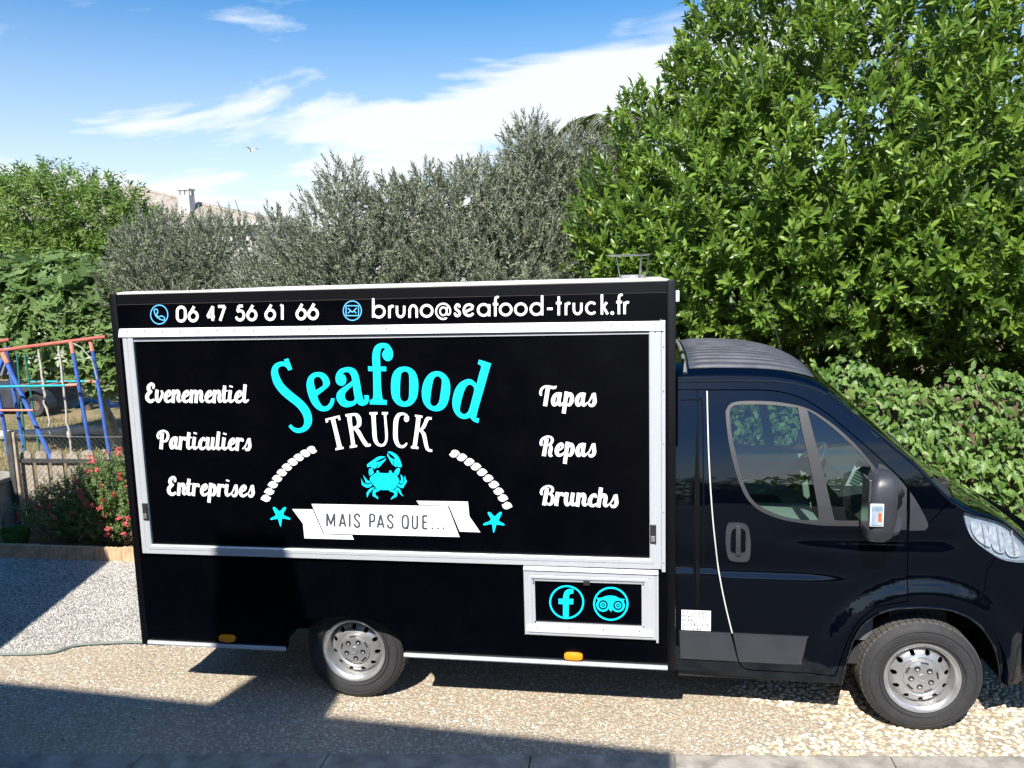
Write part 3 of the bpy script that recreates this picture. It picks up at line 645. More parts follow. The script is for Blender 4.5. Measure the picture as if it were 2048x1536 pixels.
  's 7350,24801,108 7281,24772,108 7208,24756,108 7134,24753,108 7061,24764,108 6992,24788,108 6927,24824,108 6870,24872,108 6822,24929,108 6785,24994,108 6759,25066,108 6745,25141,108 6745,25218,108 6757,25294,108 6781,25367,108 6818,25435,108 6864,25495,108 6921,25546,108 6984,25587,108 7053,25615,108 7125,25631,108 7199,25634,108 7271,25623,108 7341,25599,108 7405,25563,108 7462,25516,108 7510,25458,108 7547,25393,108 7573,25322,108 7587,25247,108 7588,25171,108 7576,25095,108',
  's 7370,25190,100 7361,25131,100 7339,25077,100 7306,25030,100 7264,24995,100 7216,24973,100 7165,24966,100 7115,24975,100 7069,24998,100 7030,25035,100 7000,25083,100 6983,25139,100 6979,25198,100 6988,25257,100 7010,25311,100 7043,25358,100 7085,25393,100 7133,25415,100 7184,25422,100 7234,25413,100 7280,25389,100 7319,25352,100 7348,25305,100 7366,25249,100 7370,25190,100',
  's 7395,25433,100 7381,25068,100 7472,24991,100 7577,25087,100',
  'o 16985,24907 16977,24868 16954,24835 16921,24813 16882,24806 16842,24814 16809,24837 16787,24871 16780,24911 16788,24950 16811,24983 16844,25005 16884,25012 16923,25003 16956,24980 16978,24946',
 ],
 'events': [
  's -11247,20700,222 -11324,20252,223 -11301,20002,207 -11176,19976,154 -11003,20225,153 -10907,20506,153 -10971,20607,153',
  's -10650,20205,77 -10431,20353,115 -10355,20518,153 -10443,20619,153 -10619,20487,206 -10736,20223,237 -10687,19989,207 -10495,19972,153 -10274,20136,76',
  's -10116,20690,221 -10254,19870,222',
  's -10138,20367,107 -9975,20573,183 -9843,20589,205 -9816,20415,221 -9882,20117,221 -9833,19975,183 -9659,20049,76',
  's -9442,20197,76 -9225,20344,114 -9150,20508,152 -9238,20608,152 -9412,20477,205 -9528,20214,236 -9478,19981,206 -9288,19964,152 -9068,20128,76',
  's -8914,20680,220 -9048,19863,220',
  's -8934,20358,106 -8773,20563,167 -8659,20578,197 -8623,20405,219 -8719,19861,220',
  's -8599,20355,106 -8446,20560,166 -8324,20576,196 -8296,20402,219 -8360,20106,219 -8311,19965,182 -8140,20039,76',
  's -7909,20185,75 -7695,20332,113 -7621,20496,151 -7708,20595,151 -7880,20465,204 -7994,20202,234 -7943,19971,204 -7755,19953,151 -7539,20117,75',
  's -7388,20666,218 -7517,19853,219',
  's -7407,20346,105 -7248,20550,180 -7119,20565,203 -7091,20393,218 -7153,20098,218 -7104,19957,181 -6934,20030,75',
  's -6714,20930,209 -6854,20136,218 -6804,19955,195 -6673,19979,135 -6532,20077,75',
  's -6922,20613,90 -6559,20610,90',
  's -6364,20649,217 -6460,20134,217 -6409,19953,195 -6280,19977,135 -6154,20074,75',
  's -6313,20828,224 -6290,20926,224',
  's -5951,20171,75 -5740,20317,112 -5668,20479,149 -5755,20578,149 -5924,20449,202 -6035,20188,232 -5983,19958,202 -5797,19940,150 -5584,20103,75',
  's -5370,20998,208 -5518,20127,216 -5467,19947,194 -5338,19970,134 -5214,20067,75',
  's -11503,20777,161 -11467,20979,177 -11597,21072,169 -11793,20907,238 -11814,20686,231 -11645,20582,131 -11856,20464,223 -11977,20242,255 -11917,20038,239 -11725,19964,208 -11493,20093,139',
 ],
 'private': [
  's -10273,17598,107 -10375,17658,153 -10524,17533,207 -10644,17265,238 -10622,17028,207 -10520,17018,153 -10377,17194,92',
  's -10218,17732,206 -10336,17202,214 -10305,17016,192 -10196,17040,138 -10083,17140,77',
  's -9914,17736,221 -10061,16903,222',
  's -9943,17391,92 -9794,17608,153 -9661,17640,168 -9623,17539,198',
  's -9343,18005,213 -9501,17192,221 -9454,17006,198 -9322,17030,137 -9178,17130,76',
  's -9558,17681,91 -9194,17676,91',
  's -8997,17716,220 -9105,17188,221 -9057,17002,198 -8926,17026,137 -8798,17125,76',
  's -8942,17899,228 -8917,17999,227',
  's -8341,17489,152 -8324,17589,136 -8410,17641,151 -8568,17500,205 -8679,17225,235 -8629,17006,205 -8459,16987,152 -8241,17153,76',
  's -8084,17704,219 -8174,17219,220 -8148,17000,205 -8049,16983,152 -7889,17182,76',
  's -7747,17699,211 -7852,17173,212 -7820,16988,189 -7706,17012,136 -7587,17112,76',
  's -7349,18061,211 -7514,17169,219 -7467,16985,197 -7337,17008,136 -7211,17107,75',
  's -7020,17689,218 -7123,17165,219 -7076,16980,196 -6946,17004,136 -6821,17103,75',
  's -6966,17872,225 -6942,17972,225',
  's -6617,17201,75 -6406,17348,113 -6332,17514,150 -6416,17615,150 -6586,17484,203 -6700,17218,233 -6653,16984,203 -6468,16965,150 -6254,17130,75',
  's -6101,17686,217 -6236,16863,218',
  's -6126,17345,90 -5982,17559,150 -5853,17591,165 -5815,17491,195',
  's -5860,16975,75 -5636,17206,82 -5430,17619,104',
  's -5362,17659,164 -5362,17369,202 -5368,17136,217 -5475,16954,187 -5617,16939,150 -5663,17040,105',
  's -11154,17975,235 -11342,16925,236',
  's -11429,17596,143 -11486,17768,171 -11354,17992,164 -11069,18096,128 -10824,17977,163 -10795,17703,185 -10946,17462,157 -11127,17409,86',
 ],
 'business': [
  's -10286,14763,220 -10431,13936,221',
  's -10311,14437,106 -10148,14645,182 -10018,14660,205 -9993,14485,220 -10061,14184,220 -10015,14042,182 -9843,14116,76',
  's -9605,15030,212 -9761,14223,220 -9714,14039,197 -9583,14063,137 -9439,14162,76',
  's -9819,14708,91 -9456,14704,91',
  's -9274,14752,219 -9416,13928,220',
  's -9301,14411,91 -9154,14626,151 -9022,14658,166 -8984,14558,196',
  's -8728,14256,75 -8514,14404,113 -8439,14569,151 -8524,14670,151 -8696,14539,204 -8812,14273,234 -8765,14040,204 -8579,14021,151 -8362,14186,75',
  's -8152,14782,218 -8396,13519,219',
  's -8182,14417,105 -8019,14640,180 -7906,14564,210 -7904,14298,226 -8025,14042,188 -8172,14010,136',
  's -7581,14735,217 -7717,13914,218',
  's -7606,14395,90 -7461,14609,150 -7331,14641,165 -7293,14541,195',
  's -7068,14721,217 -7169,14200,217 -7122,14018,195 -6993,14041,135 -6868,14140,75',
  's -7015,14902,224 -6991,15001,224',
  's -6964,14025,75 -6740,14255,82 -6533,14666,104',
  's -6464,14706,164 -6465,14417,201 -6471,14186,217 -6578,14005,187 -6721,13989,150 -6767,14089,105',
  's -6122,14232,75 -5913,14379,112 -5840,14543,149 -5925,14643,149 -6093,14513,201 -6205,14250,231 -6157,14018,201 -5974,14000,149 -5762,14163,74',
  's -5863,14015,75 -5641,14245,82 -5436,14654,104',
  's -5368,14695,163 -5368,14407,200 -5374,14176,215 -5480,13996,186 -5621,13980,149 -5667,14080,104',
  's -10594,14826,160 -10560,15029,175 -10690,15120,167 -10885,14951,236 -10905,14729,229 -10736,14629,130 -10946,14507,221 -11067,14283,252 -11006,14081,237 -10813,14010,206 -10582,14143,137',
 ],
 'tapas': [
  's 13828,20307,109 13719,20367,155 13569,20244,210 13459,19978,242 13496,19743,211 13604,19733,156 13743,19907,93',
  's 13879,20439,209 13786,19915,218 13830,19730,195 13942,19753,140 14055,19852,78',
  's 14252,20483,224 14058,19215,226',
  's 14239,20117,109 14401,20340,186 14525,20263,217 14541,19996,232 14425,19739,194 14271,19707,140',
  's 15193,20286,108 15084,20346,154 14936,20223,209 14828,19958,240 14866,19724,209 14973,19715,155 15111,19888,93',
  's 15243,20418,208 15153,19896,216 15197,19712,193 15308,19735,139 15420,19834,77',
  's 15323,19718,77 15550,19948,85 15749,20360,108',
  's 15820,20401,169 15834,20110,208 15839,19878,223 15735,19696,193 15584,19682,154 15530,19782,108',
  's 13180,20701,237 12989,19645,239',
  's 12779,20276,128 12744,20404,153 12808,20617,149 12959,20755,132 13172,20786,131 13424,20721,178 13593,20731,148 13668,20822,30',
 ],
 'repas': [
  's 13695,17015,77 13907,17165,115 13977,17334,153 13885,17438,153 13716,17304,207 13609,17033,238 13667,16793,208 13858,16774,154 14071,16942,77',
  's 14260,17551,222 14066,16259,223',
  's 14245,17178,107 14402,17405,183 14520,17327,214 14534,17055,230 14421,16792,192 14273,16760,138',
  's 15160,17351,107 15056,17412,152 14913,17287,206 14808,17017,237 14843,16779,207 14945,16769,153 15079,16946,92',
  's 15208,17486,205 15119,16953,214 15160,16766,191 15267,16790,137 15374,16891,76',
  's 15280,16773,76 15500,17008,84 15693,17428,106',
  's 15761,17469,167 15773,17173,205 15777,16936,221 15675,16751,190 15530,16736,152 15479,16839,107',
  's 13048,17744,232 12855,16700,234',
  's 12736,17341,142 12700,17471,164 12765,17666,151 12939,17808,129 13132,17863,112 13322,17789,142 13372,17627,163 13283,17453,142 13122,17376,65',
  's 13122,17365,86 13259,17301,164 13277,17149,211 13219,16910,224 13237,16736,173 13354,16726,86',
 ],
 'brunchs': [
  's 13628,14563,226 13515,13730,227',
  's 13614,14218,94 13761,14434,156 13899,14465,171 13944,14363,202',
  's 14161,14543,225 14087,14057,226 14125,13837,210 14231,13819,156 14391,14018,78',
  's 14518,14536,217 14432,14008,218 14474,13823,194 14594,13846,140 14715,13944,78',
  's 14860,14537,224 14751,13708,225',
  's 14850,14210,108 15010,14417,186 15145,14431,209 15180,14254,224 15124,13953,225 15180,13809,186 15356,13882,77',
  's 15822,14291,154 15835,14391,139 15743,14443,154 15584,14304,208 15483,14030,240 15545,13811,209 15725,13791,155 15945,13954,77',
  's 16144,14868,223 15976,13686,224',
  's 16073,14186,108 16231,14392,184 16365,14405,207 16400,14230,223 16346,13930,223 16402,13787,185 16576,13859,77',
  's 16502,13793,77 16728,14023,84 16927,14435,107',
  's 16998,14476,168 17011,14184,207 17015,13951,222 16910,13769,192 16760,13755,154 16707,13856,108',
  's 13010,14797,232 12807,13744,233',
  's 12692,14387,138 12654,14526,166 12727,14723,149 12907,14865,127 13099,14910,116 13288,14829,154 13326,14663,165 13227,14508,138 13076,14435,66',
  's 13075,14421,83 13252,14396,138 13325,14230,204 13299,14005,210 13186,13821,172 13049,13819,122 12975,13915,67',
 ],
 'social': [
  's 15014,7875,107 15000,7719,107 14962,7566,107 14901,7419,107 14819,7282,108 14717,7159,108 14598,7052,108 14465,6964,108 14321,6898,108 14170,6855,108 14016,6836,108 13861,6842,108 13711,6872,108 13569,6926,108 13438,7003,108 13321,7100,108 13223,7216,108 13144,7347,108 13087,7490,108 13054,7641,108 13045,7797,108 13061,7954,108 13100,8108,108 13162,8255,108 13246,8391,108 13349,8514,108 13469,8620,108 13602,8706,107 13746,8771,107 13897,8813,107 14050,8830,107 14204,8824,107 14353,8793,107 14494,8739,107 14623,8662,107 14738,8565,107 14836,8451,107 14914,8321,107 14971,8180,107 15005,8030,107 15014,7875,107',
  'o 13795,6897,1 14128,6911,1 14152,7696,1 14418,7718,1 14434,8054,1 14175,8044,1 14183,8218 14263,8360 14440,8389,1 14444,8678,1 14158,8650 13934,8497 13835,8205 13816,8042,1 13550,8032,1 13543,7701,1 13809,7694,1',
  's 17611,7875,106 17598,7720,106 17561,7568,106 17502,7422,106 17421,7287,106 17321,7164,106 17203,7059,106 17072,6972,106 16930,6906,107 16780,6863,107 16626,6844,107 16473,6850,107 16323,6880,107 16181,6933,107 16051,7009,107 15934,7106,107 15835,7220,107 15756,7350,107 15699,7492,107 15665,7642,107 15654,7796,107 15669,7952,107 15707,8105,107 15767,8250,107 15850,8386,106 15951,8507,106 16069,8612,106 16201,8698,106 16343,8762,106 16493,8804,106 16646,8821,106 16798,8815,106 16946,8784,106 17087,8730,106 17216,8655,106 17332,8559,106 17430,8446,106 17508,8317,106 17566,8177,106 17600,8028,106 17611,7875,106',
  's 16521,7762,123 16512,7682,123 16486,7606,123 16445,7537,123 16391,7478,123 16327,7433,123 16255,7403,124 16179,7391,124 16104,7397,124 16033,7420,124 15969,7460,124 15916,7515,124 15877,7581,124 15853,7656,124 15845,7735,124 15854,7815,124 15880,7891,123 15922,7961,123 15976,8019,123 16040,8064,123 16112,8093,123 16187,8105,123 16262,8099,123 16334,8076,123 16397,8036,123 16450,7981,123 16489,7915,123 16514,7841,123 16521,7762,123',
  's 16331,7754,78 16323,7706,78 16302,7662,78 16269,7626,79 16227,7602,79 16182,7593,79 16136,7599,79 16095,7619,79 16063,7652,79 16043,7695,79 16036,7743,79 16044,7791,79 16065,7835,79 16098,7871,79 16140,7895,78 16185,7904,78 16231,7898,78 16271,7878,78 16304,7845,78 16324,7802,78 16331,7754,78',
  'o 16233,7750 16223,7720 16198,7700 16168,7699 16143,7716 16134,7747 16144,7777 16169,7797 16199,7798 16224,7781',
  's 17389,7768,123 17380,7689,123 17354,7613,123 17314,7543,123 17260,7485,123 17196,7440,123 17125,7410,123 17050,7398,123 16975,7404,123 16904,7428,123 16841,7468,123 16788,7522,123 16748,7588,123 16724,7662,123 16717,7741,123 16726,7821,123 16751,7897,123 16792,7966,123 16846,8025,123 16910,8069,123 16981,8099,123 17056,8110,123 17131,8104,123 17201,8081,123 17265,8041,123 17317,7987,123 17357,7921,123 17381,7847,123 17389,7768,123',
  's 17199,7761,78 17192,7712,78 17171,7668,78 17138,7633,78 17097,7609,78 17052,7600,78 17007,7605,78 16966,7626,78 16934,7659,78 16913,7701,78 16907,7749,78 16914,7797,78 16935,7841,78 16968,7877,78 17009,7900,78 17054,7910,78 17100,7904,78 17140,7884,78 17172,7851,78 17193,7808,78 17199,7761,78',
  'o 17102,7757 17092,7726 17068,7706 17038,7705 17013,7723 17004,7753 17014,7783 17038,7803 17069,7804 17093,7787',
  'o 15796,8182,1 16069,8187 16342,8301 16614,8345 16912,8311 17181,8184 17451,8160,1 17342,7950,1 17126,8102 16883,8081 16691,7924 16625,7795,1 16556,7936 16367,8083 16122,8108 15902,7968,1',
  'o 16471,7605,1 16625,7852,1 16781,7617,1 16642,7324,1',
 ],
}
# ================================================================== THE SETTING
def sheet(name, pts, z, m, kind='structure'):
    me = bpy.data.meshes.new(name); me.from_pydata([(x, y, z) for x, y in ccw(pts)], [], [tuple(range(len(pts)))])
    o = link(name, me, m); o['kind'] = kind
    return o
def ground_mat():
    m, nt, b = new_mat('dry_ground')
    t = nt.nodes.new('ShaderNodeTexCoord')
    n1 = nt.nodes.new('ShaderNodeTexNoise'); n1.inputs['Scale'].default_value = 0.9; n1.inputs['Detail'].default_value = 8
    n2 = nt.nodes.new('ShaderNodeTexNoise'); n2.inputs['Scale'].default_value = 22; n2.inputs['Detail'].default_value = 8; n2.inputs['Roughness'].default_value = 0.75
    for n in (n1, n2): nt.links.new(t.outputs['Object'], n.inputs['Vector'])
    r1 = nt.nodes.new('ShaderNodeValToRGB'); r1.color_ramp.elements[0].position = 0.40; r1.color_ramp.elements[1].position = 0.66
    r1.color_ramp.elements[0].color = (0.33, 0.25, 0.15, 1); r1.color_ramp.elements[1].color = (0.13, 0.15, 0.06, 1)
    r2 = nt.nodes.new('ShaderNodeValToRGB'); r2.color_ramp.elements[0].position = 0.3; r2.color_ramp.elements[1].position = 0.75
    r2.color_ramp.elements[0].color = (0.45, 0.4, 0.35, 1); r2.color_ramp.elements[1].color = (1.25, 1.2, 1.1, 1)
    mx = nt.nodes.new('ShaderNodeMix'); mx.data_type = 'RGBA'; mx.blend_type = 'MULTIPLY'; mx.inputs[0].default_value = 1
    nt.links.new(n1.outputs[0], r1.inputs[0]); nt.links.new(n2.outputs[0], r2.inputs[0]); nt.links.new(r1.outputs[0], mx.inputs[6]); nt.links.new(r2.outputs[0], mx.inputs[7])
    nt.links.new(mx.outputs[2], b.inputs['Base Color']); b.inputs['Roughness'].default_value = 0.95
    bp = nt.nodes.new('ShaderNodeBump'); bp.inputs['Strength'].default_value = 0.8; bp.inputs['Distance'].default_value = 0.03
    nt.links.new(n2.outputs[0], bp.inputs['Height']); nt.links.new(bp.outputs[0], b.inputs['Normal'])
    return m
def cement_mat(name, c1, c2, c3):
    m, nt, b = new_mat(name)
    t = nt.nodes.new('ShaderNodeTexCoord')
    n1 = nt.nodes.new('ShaderNodeTexNoise'); n1.inputs['Scale'].default_value = 1.7; n1.inputs['Detail'].default_value = 9; n1.inputs['Roughness'].default_value = 0.65
    v = nt.nodes.new('ShaderNodeTexVoronoi'); v.inputs['Scale'].default_value = 42
    for n in (n1, v): nt.links.new(t.outputs['Object'], n.inputs['Vector'])
    r1 = nt.nodes.new('ShaderNodeValToRGB'); r1.color_ramp.elements[0].position = 0.32; r1.color_ramp.elements[1].position = 0.7
    r1.color_ramp.elements[0].color = (*c1, 1); r1.color_ramp.elements[1].color = (*c2, 1)
    mx = nt.nodes.new('ShaderNodeMix'); mx.data_type = 'RGBA'; mx.inputs[7].default_value = (*c3, 1)
    mr = nt.nodes.new('ShaderNodeMapRange'); mr.inputs[1].default_value = 0.1; mr.inputs[2].default_value = 0.5; mr.inputs[3].default_value = 0.0; mr.inputs[4].default_value = 0.7
    nt.links.new(n1.outputs[0], r1.inputs[0]); nt.links.new(r1.outputs[0], mx.inputs[6]); nt.links.new(v.outputs['Distance'], mr.inputs[0]); nt.links.new(mr.outputs[0], mx.inputs[0])
    nt.links.new(mx.outputs[2], b.inputs['Base Color']); b.inputs['Roughness'].default_value = 0.9
    bp = nt.nodes.new('ShaderNodeBump'); bp.inputs['Strength'].default_value = 0.6; bp.inputs['Distance'].default_value = 0.012; bp.invert = True
    nt.links.new(v.outputs['Distance'], bp.inputs['Height']); nt.links.new(bp.outputs[0], b.inputs['Normal'])
    return m
M['ground'] = ground_mat()
M['cement'] = cement_mat('pebble_cement', (0.33, 0.28, 0.21), (0.43, 0.375, 0.295), (0.27, 0.23, 0.175))
M['gravel_bed'] = cement_mat('gravel_bed', (0.30, 0.29, 0.27), (0.40, 0.385, 0.35), (0.20, 0.195, 0.18))
M['concrete'] = mat('concrete', (0.30, 0.275, 0.235), 0.9, noise=0.4, scale=7, bump=0.35, bscale=70, detail=10)
M['soil'] = mat('soil', (0.10, 0.07, 0.045), 0.95, noise=0.5, scale=18, bump=0.8, bscale=40)

sheet('ground', [(-400, -400), (400, -400), (400, 400), (-400, 400)], -0.024, M['ground'])
sheet('driveway', [(-9, -1.75), (14, 0.75), (14, 2.75), (-1.6, 2.75), (-1.6, 0.72), (-2.1, 0.722), (-2.42, 0.64), (-2.55, 0.52), (-2.95, 0.44), (-9, 0.2)], -0.008, M['cement'])
sheet('gravel_yard', [(-9, 0.2), (-2.95, 0.44), (-2.55, 0.52), (-2.42, 0.64), (-2.1, 0.722), (-1.6, 0.72), (-1.6, 2.75), (-3.0, 2.75), (-3.0, 2.42), (-9, 2.42)], -0.010, M['gravel_bed'])
M['asphalt'] = mat('asphalt', (0.030, 0.030, 0.032), 0.9, noise=0.25, scale=30, bump=0.3, bscale=120)
sheet('unseen_ground', [(-40, -60), (60, -60), (60, 5.7), (14, 0.73), (-9, -1.77), (-40, -5.1)], -0.014, M['asphalt'])  # unseen ground past the kerb, kept dark to blacken the paintwork's reflections
# concrete kerb strip along the bottom of the picture, cast in lengths with joints
def kerb_y(x): return -0.482 + (x + 0.112) * 0.1085
kerb = None
xs = [-6.0, -3.6, -2.2, -1.02, 0.06, 1.22, 2.02, 3.2, 4.6, 6.2]
kerb_root = empty('kerb', (0, -0.6, 0)); kerb_root['kind'] = 'structure'
for a, b in zip(xs[:-1], xs[1:]):
    a2, b2 = a + 0.004, b - 0.004
    mb = MB(); h = 0.012 + 0.006 * random.random()
    n = 10
    top = [(a2 + (b2 - a2) * i / n) for i in range(n + 1)]
    V = []
    for i, x in enumerate(top):
        j = (random.random() - .5) * 0.008
        y0 = kerb_y(x) + j; y1 = y0 - 0.34
        V += [(x, y0, -0.05), (x, y0 - 0.008, h - 0.004), (x, y0 - 0.02, h), (x, y1, h), (x, y1, -0.05)]
    F = []
    for i in range(n):
        for k in range(4):
            F.append((i * 5 + k, i * 5 + k + 1, i * 5 + 5 + k + 1, i * 5 + 5 + k))
    F.append((0, 1, 2, 3, 4)); F.append(tuple(n * 5 + k for k in (4, 3, 2, 1, 0)))
    mb.add(V, F); mb.build('kerb_stone', M['concrete'], kerb_root)

# ---- stones of the exposed-aggregate drive (real relief, one sheet of stones)
def stones(name, xr, yr, pitch, keep, sides, zscale, m, z0, seed, jit=0.42):
    rng = np.random.default_rng(seed)
    nx = int((xr[1] - xr[0]) / pitch); ny = int((yr[1] - yr[0]) / (pitch * 0.866))
    gx, gy = np.meshgrid(np.arange(nx), np.arange(ny))
    x = xr[0] + (gx + 0.5 * (gy % 2)) * pitch; y = yr[0] + gy * pitch * 0.866
    x = x.ravel() + rng.uniform(-jit, jit, x.size) * pitch; y = y.ravel() + rng.uniform(-jit, jit, y.size) * pitch
    k = keep(x, y, rng); x = x[k]; y = y[k]; n = len(x)
    a = rng.uniform(0.40, 0.68, n) * pitch; b = a * rng.uniform(0.62, 1.0, n); th = rng.uniform(0, math.pi, n)
    h = np.minimum(a, b) * zscale * rng.uniform(0.6, 1.15, n)
    tx = rng.normal(0, 0.12, n); ty = rng.normal(0, 0.12, n)
    rings = [(1.0, 0.0), (0.82, 0.62), (0.40, 0.95)]
    ang = np.arange(sides) * 2 * math.pi / sides
    irr = rng.uniform(0.85, 1.12, (n, sides))
    V = []
    for rr, hh in rings:
        u = np.cos(ang)[None] * a[:, None] * rr * irr; v = np.sin(ang)[None] * b[:, None] * rr * irr
        X = u * np.cos(th)[:, None] - v * np.sin(th)[:, None]; Y = u * np.sin(th)[:, None] + v * np.cos(th)[:, None]
        Z = h[:, None] * hh + (X * tx[:, None] + Y * ty[:, None]) * (1 if hh > 0 else 0)
        V.append(np.stack([X + x[:, None], Y + y[:, None], Z + z0], 2))
    top = np.stack([x, y, h * 1.03 + z0], 1)[:, None, :]
    V = np.concatenate(V + [top], 1)                      # n, 3*sides+1, 3
    per = 3 * sides + 1
    F = []
    for r in range(2):
        for s in range(sides):
            s2 = (s + 1) % sides
            F.append((r * sides + s, r * sides + s2, (r + 1) * sides + s2)); F.append((r * sides + s, (r + 1) * sides + s2, (r + 1) * sides + s))
    for s in range(sides):
        F.append((2 * sides + s, 2 * sides + (s + 1) % sides, 3 * sides))
    F = np.array(F)
    FF = (F[None] + (np.arange(n) * per)[:, None, None]).reshape(-1, 3)
    stain = np.sin(x * 1.9 + 2.1 * np.sin(y * 2.3)) * np.sin(y * 4.1 + 1.3 * np.sin(x * 1.7)) * .5 + np.sin(x * 5.3 + y * 3.7) * np.sin(y * 7.9 - x * 2.2) * .3
    rnd = np.repeat(np.clip(rng.uniform(0, 1, n) * .9 + .05 + .13 * stain, 0, 1), per)
    me = fast_mesh(name, V.reshape(-1, 3), FF, rnd)
    o = link(name, me, m, smooth=True); o['kind'] = 'stuff'
    return o
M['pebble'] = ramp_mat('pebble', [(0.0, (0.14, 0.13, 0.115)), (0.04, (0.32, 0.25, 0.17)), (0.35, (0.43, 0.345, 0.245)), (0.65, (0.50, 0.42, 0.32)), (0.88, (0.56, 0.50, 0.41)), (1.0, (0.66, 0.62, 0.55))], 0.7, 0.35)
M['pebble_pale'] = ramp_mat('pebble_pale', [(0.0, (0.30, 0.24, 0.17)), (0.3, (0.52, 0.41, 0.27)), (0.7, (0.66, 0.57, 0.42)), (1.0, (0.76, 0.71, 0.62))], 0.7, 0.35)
M['grit'] = ramp_mat('grit', [(0.0, (0.09, 0.09, 0.09)), (0.25, (0.28, 0.265, 0.24)), (0.6, (0.46, 0.43, 0.39)), (1.0, (0.64, 0.61, 0.57))], 0.8, 0.3)
def yard_edge(x):
    return np.interp(x, [-9, -2.95, -2.55, -2.42, -2.1, -1.6], [0.2, 0.44, 0.52, 0.64, 0.722, 0.72])
def keep_drive(x, y, rng):
    lim = np.where(x < -1.6, yard_edge(x), 1.0)
    patch = np.sin(x * 2.1 + 0.7) * np.sin(y * 3.3 + x) * 0.5 + 0.5       # worn places where the cement shows
    return (y > kerb_y(x) + 0.012) & (y < lim) & (rng.uniform(0, 1, x.size) < 0.93 - 0.10 * patch) & (x < 2.65 + 0.25 * np.sin(y * 9))
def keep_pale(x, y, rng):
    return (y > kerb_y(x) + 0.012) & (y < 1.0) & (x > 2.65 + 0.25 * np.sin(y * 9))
def keep_yard(x, y, rng):
    return (y > yard_edge(x) + 0.004) & (y < 2.42) & (y < 2.42 + 0 * x) & (x < -1.15)
stones('drive_pebbles', (-3.3, 2.95), (-0.95, 1.0), 0.0205, keep_drive, 6, 0.34, M['pebble'], -0.0092, 3, 0.40)
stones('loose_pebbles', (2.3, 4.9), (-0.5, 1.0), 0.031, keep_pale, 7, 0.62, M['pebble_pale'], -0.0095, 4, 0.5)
stones('yard_gravel', (-5.3, -1.15), (0.3, 2.42), 0.0165, keep_yard, 5, 0.9, M['grit'], -0.012, 5, 0.5)

# ---- the house behind the viewer: its roof and chimney shade the drive and stand in the paintwork's reflections
M['render_cream'] = mat('render_cream', (0.24, 0.19, 0.145), 0.9, noise=0.08, scale=3, bump=0.15, bscale=90)
M['roof_tile'] = mat('roof_tile', (0.34, 0.20, 0.13), 0.85, col2=(0.50, 0.40, 0.30), scale=6)
H0 = 5.4
sx, sy = 0.060 / 0.382, 0.367 / 0.382
def eave(xs_, h=H0):          # eave point whose shadow meets the drive at xs_
    ys_ = -0.062 - 0.0665 * (xs_ + 0.117)
    return (xs_ - sx * h, ys_ - sy * h)
own = empty('house', (-3, -8, 0))
tag(own, 'house behind the viewer whose roof and chimney shadow falls across the drive', 'house')
e0, e1 = eave(-11.0), eave(2.02)
mb = MB()
d = Vector((e1[0] - e0[0], e1[1] - e0[1])).normalized(); nrm = Vector((d.y, -d.x))       # away from the truck
def off(p, a, b=0.0): return (p[0] + nrm.x * a + d.x * b, p[1] + nrm.y * a + d.y * b)
w0, w1 = off(e0, 0.35, 0.3), off(e1, 0.35, -0.3); w2, w3 = off(e1, 7.5, -0.3), off(e0, 7.5, 0.3)
for a, b in ((w0, w1), (w1, w2), (w2, w3), (w3, w0)):
    mb.add([(a[0], a[1], -0.02), (b[0], b[1], -0.02), (b[0], b[1], H0 - 0.1), (a[0], a[1], H0 - 0.1)], [(0, 1, 2, 3)])
mb.build('wall', M['render_cream'], own)
mb = MB()
r0, r1 = off(e0, 3.9), off(e1, 3.9); b0, b1 = off(e0, 7.8), off(e1, 7.8)
HR = H0 + 0.55
mb.add([(*e0, H0), (*e1, H0), (*r1, HR), (*r0, HR), (*b1, H0), (*b0, H0), (*e0, H0 - 0.14), (*e1, H0 - 0.14), (*b1, H0 - 0.14), (*b0, H0 - 0.14)],
       [(0, 1, 2, 3), (3, 2, 4, 5), (6, 7, 1, 0), (7, 8, 4, 2, 1), (8, 9, 5, 4), (9, 6, 0, 3, 5), (6, 9, 8, 7)])
mb.build('roof', M['roof_tile'], own)
mb = MB()
cb = off(eave(-0.95), 0.02); cb2 = off(eave(-0.10), 0.02)
ct, ct2 = off(eave(-0.63, H0 + 1.18), 0.0), off(eave(-0.18, H0 + 1.18), 0.0)
def chim(z, l, r, y): return [(l, y, z), (r, y, z), (r, y - 0.45, z), (l, y - 0.45, z)]
yc = cb[1]
V = chim(H0 - 0.1, cb[0], cb2[0], yc) + chim(H0 + 1.18, cb[0] + 0.14, cb[0] + 0.60, yc)
mb.add(V, [(0, 1, 5, 4), (1, 2, 6, 5), (2, 3, 7, 6), (3, 0, 4, 7), (4, 5, 6, 7)])
mb.build('chimney', M['render_cream'], own)
for k, (u0, u1, z0, z1) in enumerate([(2.0, 3.0, 0.9, 2.1), (4.4, 5.4, 0.9, 2.1), (6.8, 7.7, 0.02, 2.1), (2.0, 3.0, 3.2, 4.4), (4.4, 5.4, 3.2, 4.4), (9.2, 10.2, 3.2, 4.4)]):
    a = off(w0, -0.02, u0); b = off(w0, -0.02, u1); a2 = off(w0, -0.05, u0); b2 = off(w0, -0.05, u1)
    mb = MB().add([(*a2, z0), (*b2, z0), (*b2, z1), (*a2, z1), (*a, z0), (*b, z0), (*b, z1), (*a, z1)], [(0, 1, 2, 3), (4, 5, 1, 0), (5, 6, 2, 1), (6, 7, 3, 2), (7, 4, 0, 3)])
    mb.build('shutter', mat('shutter_blue%d' % k, (0.10, 0.16, 0.22), 0.6), own)
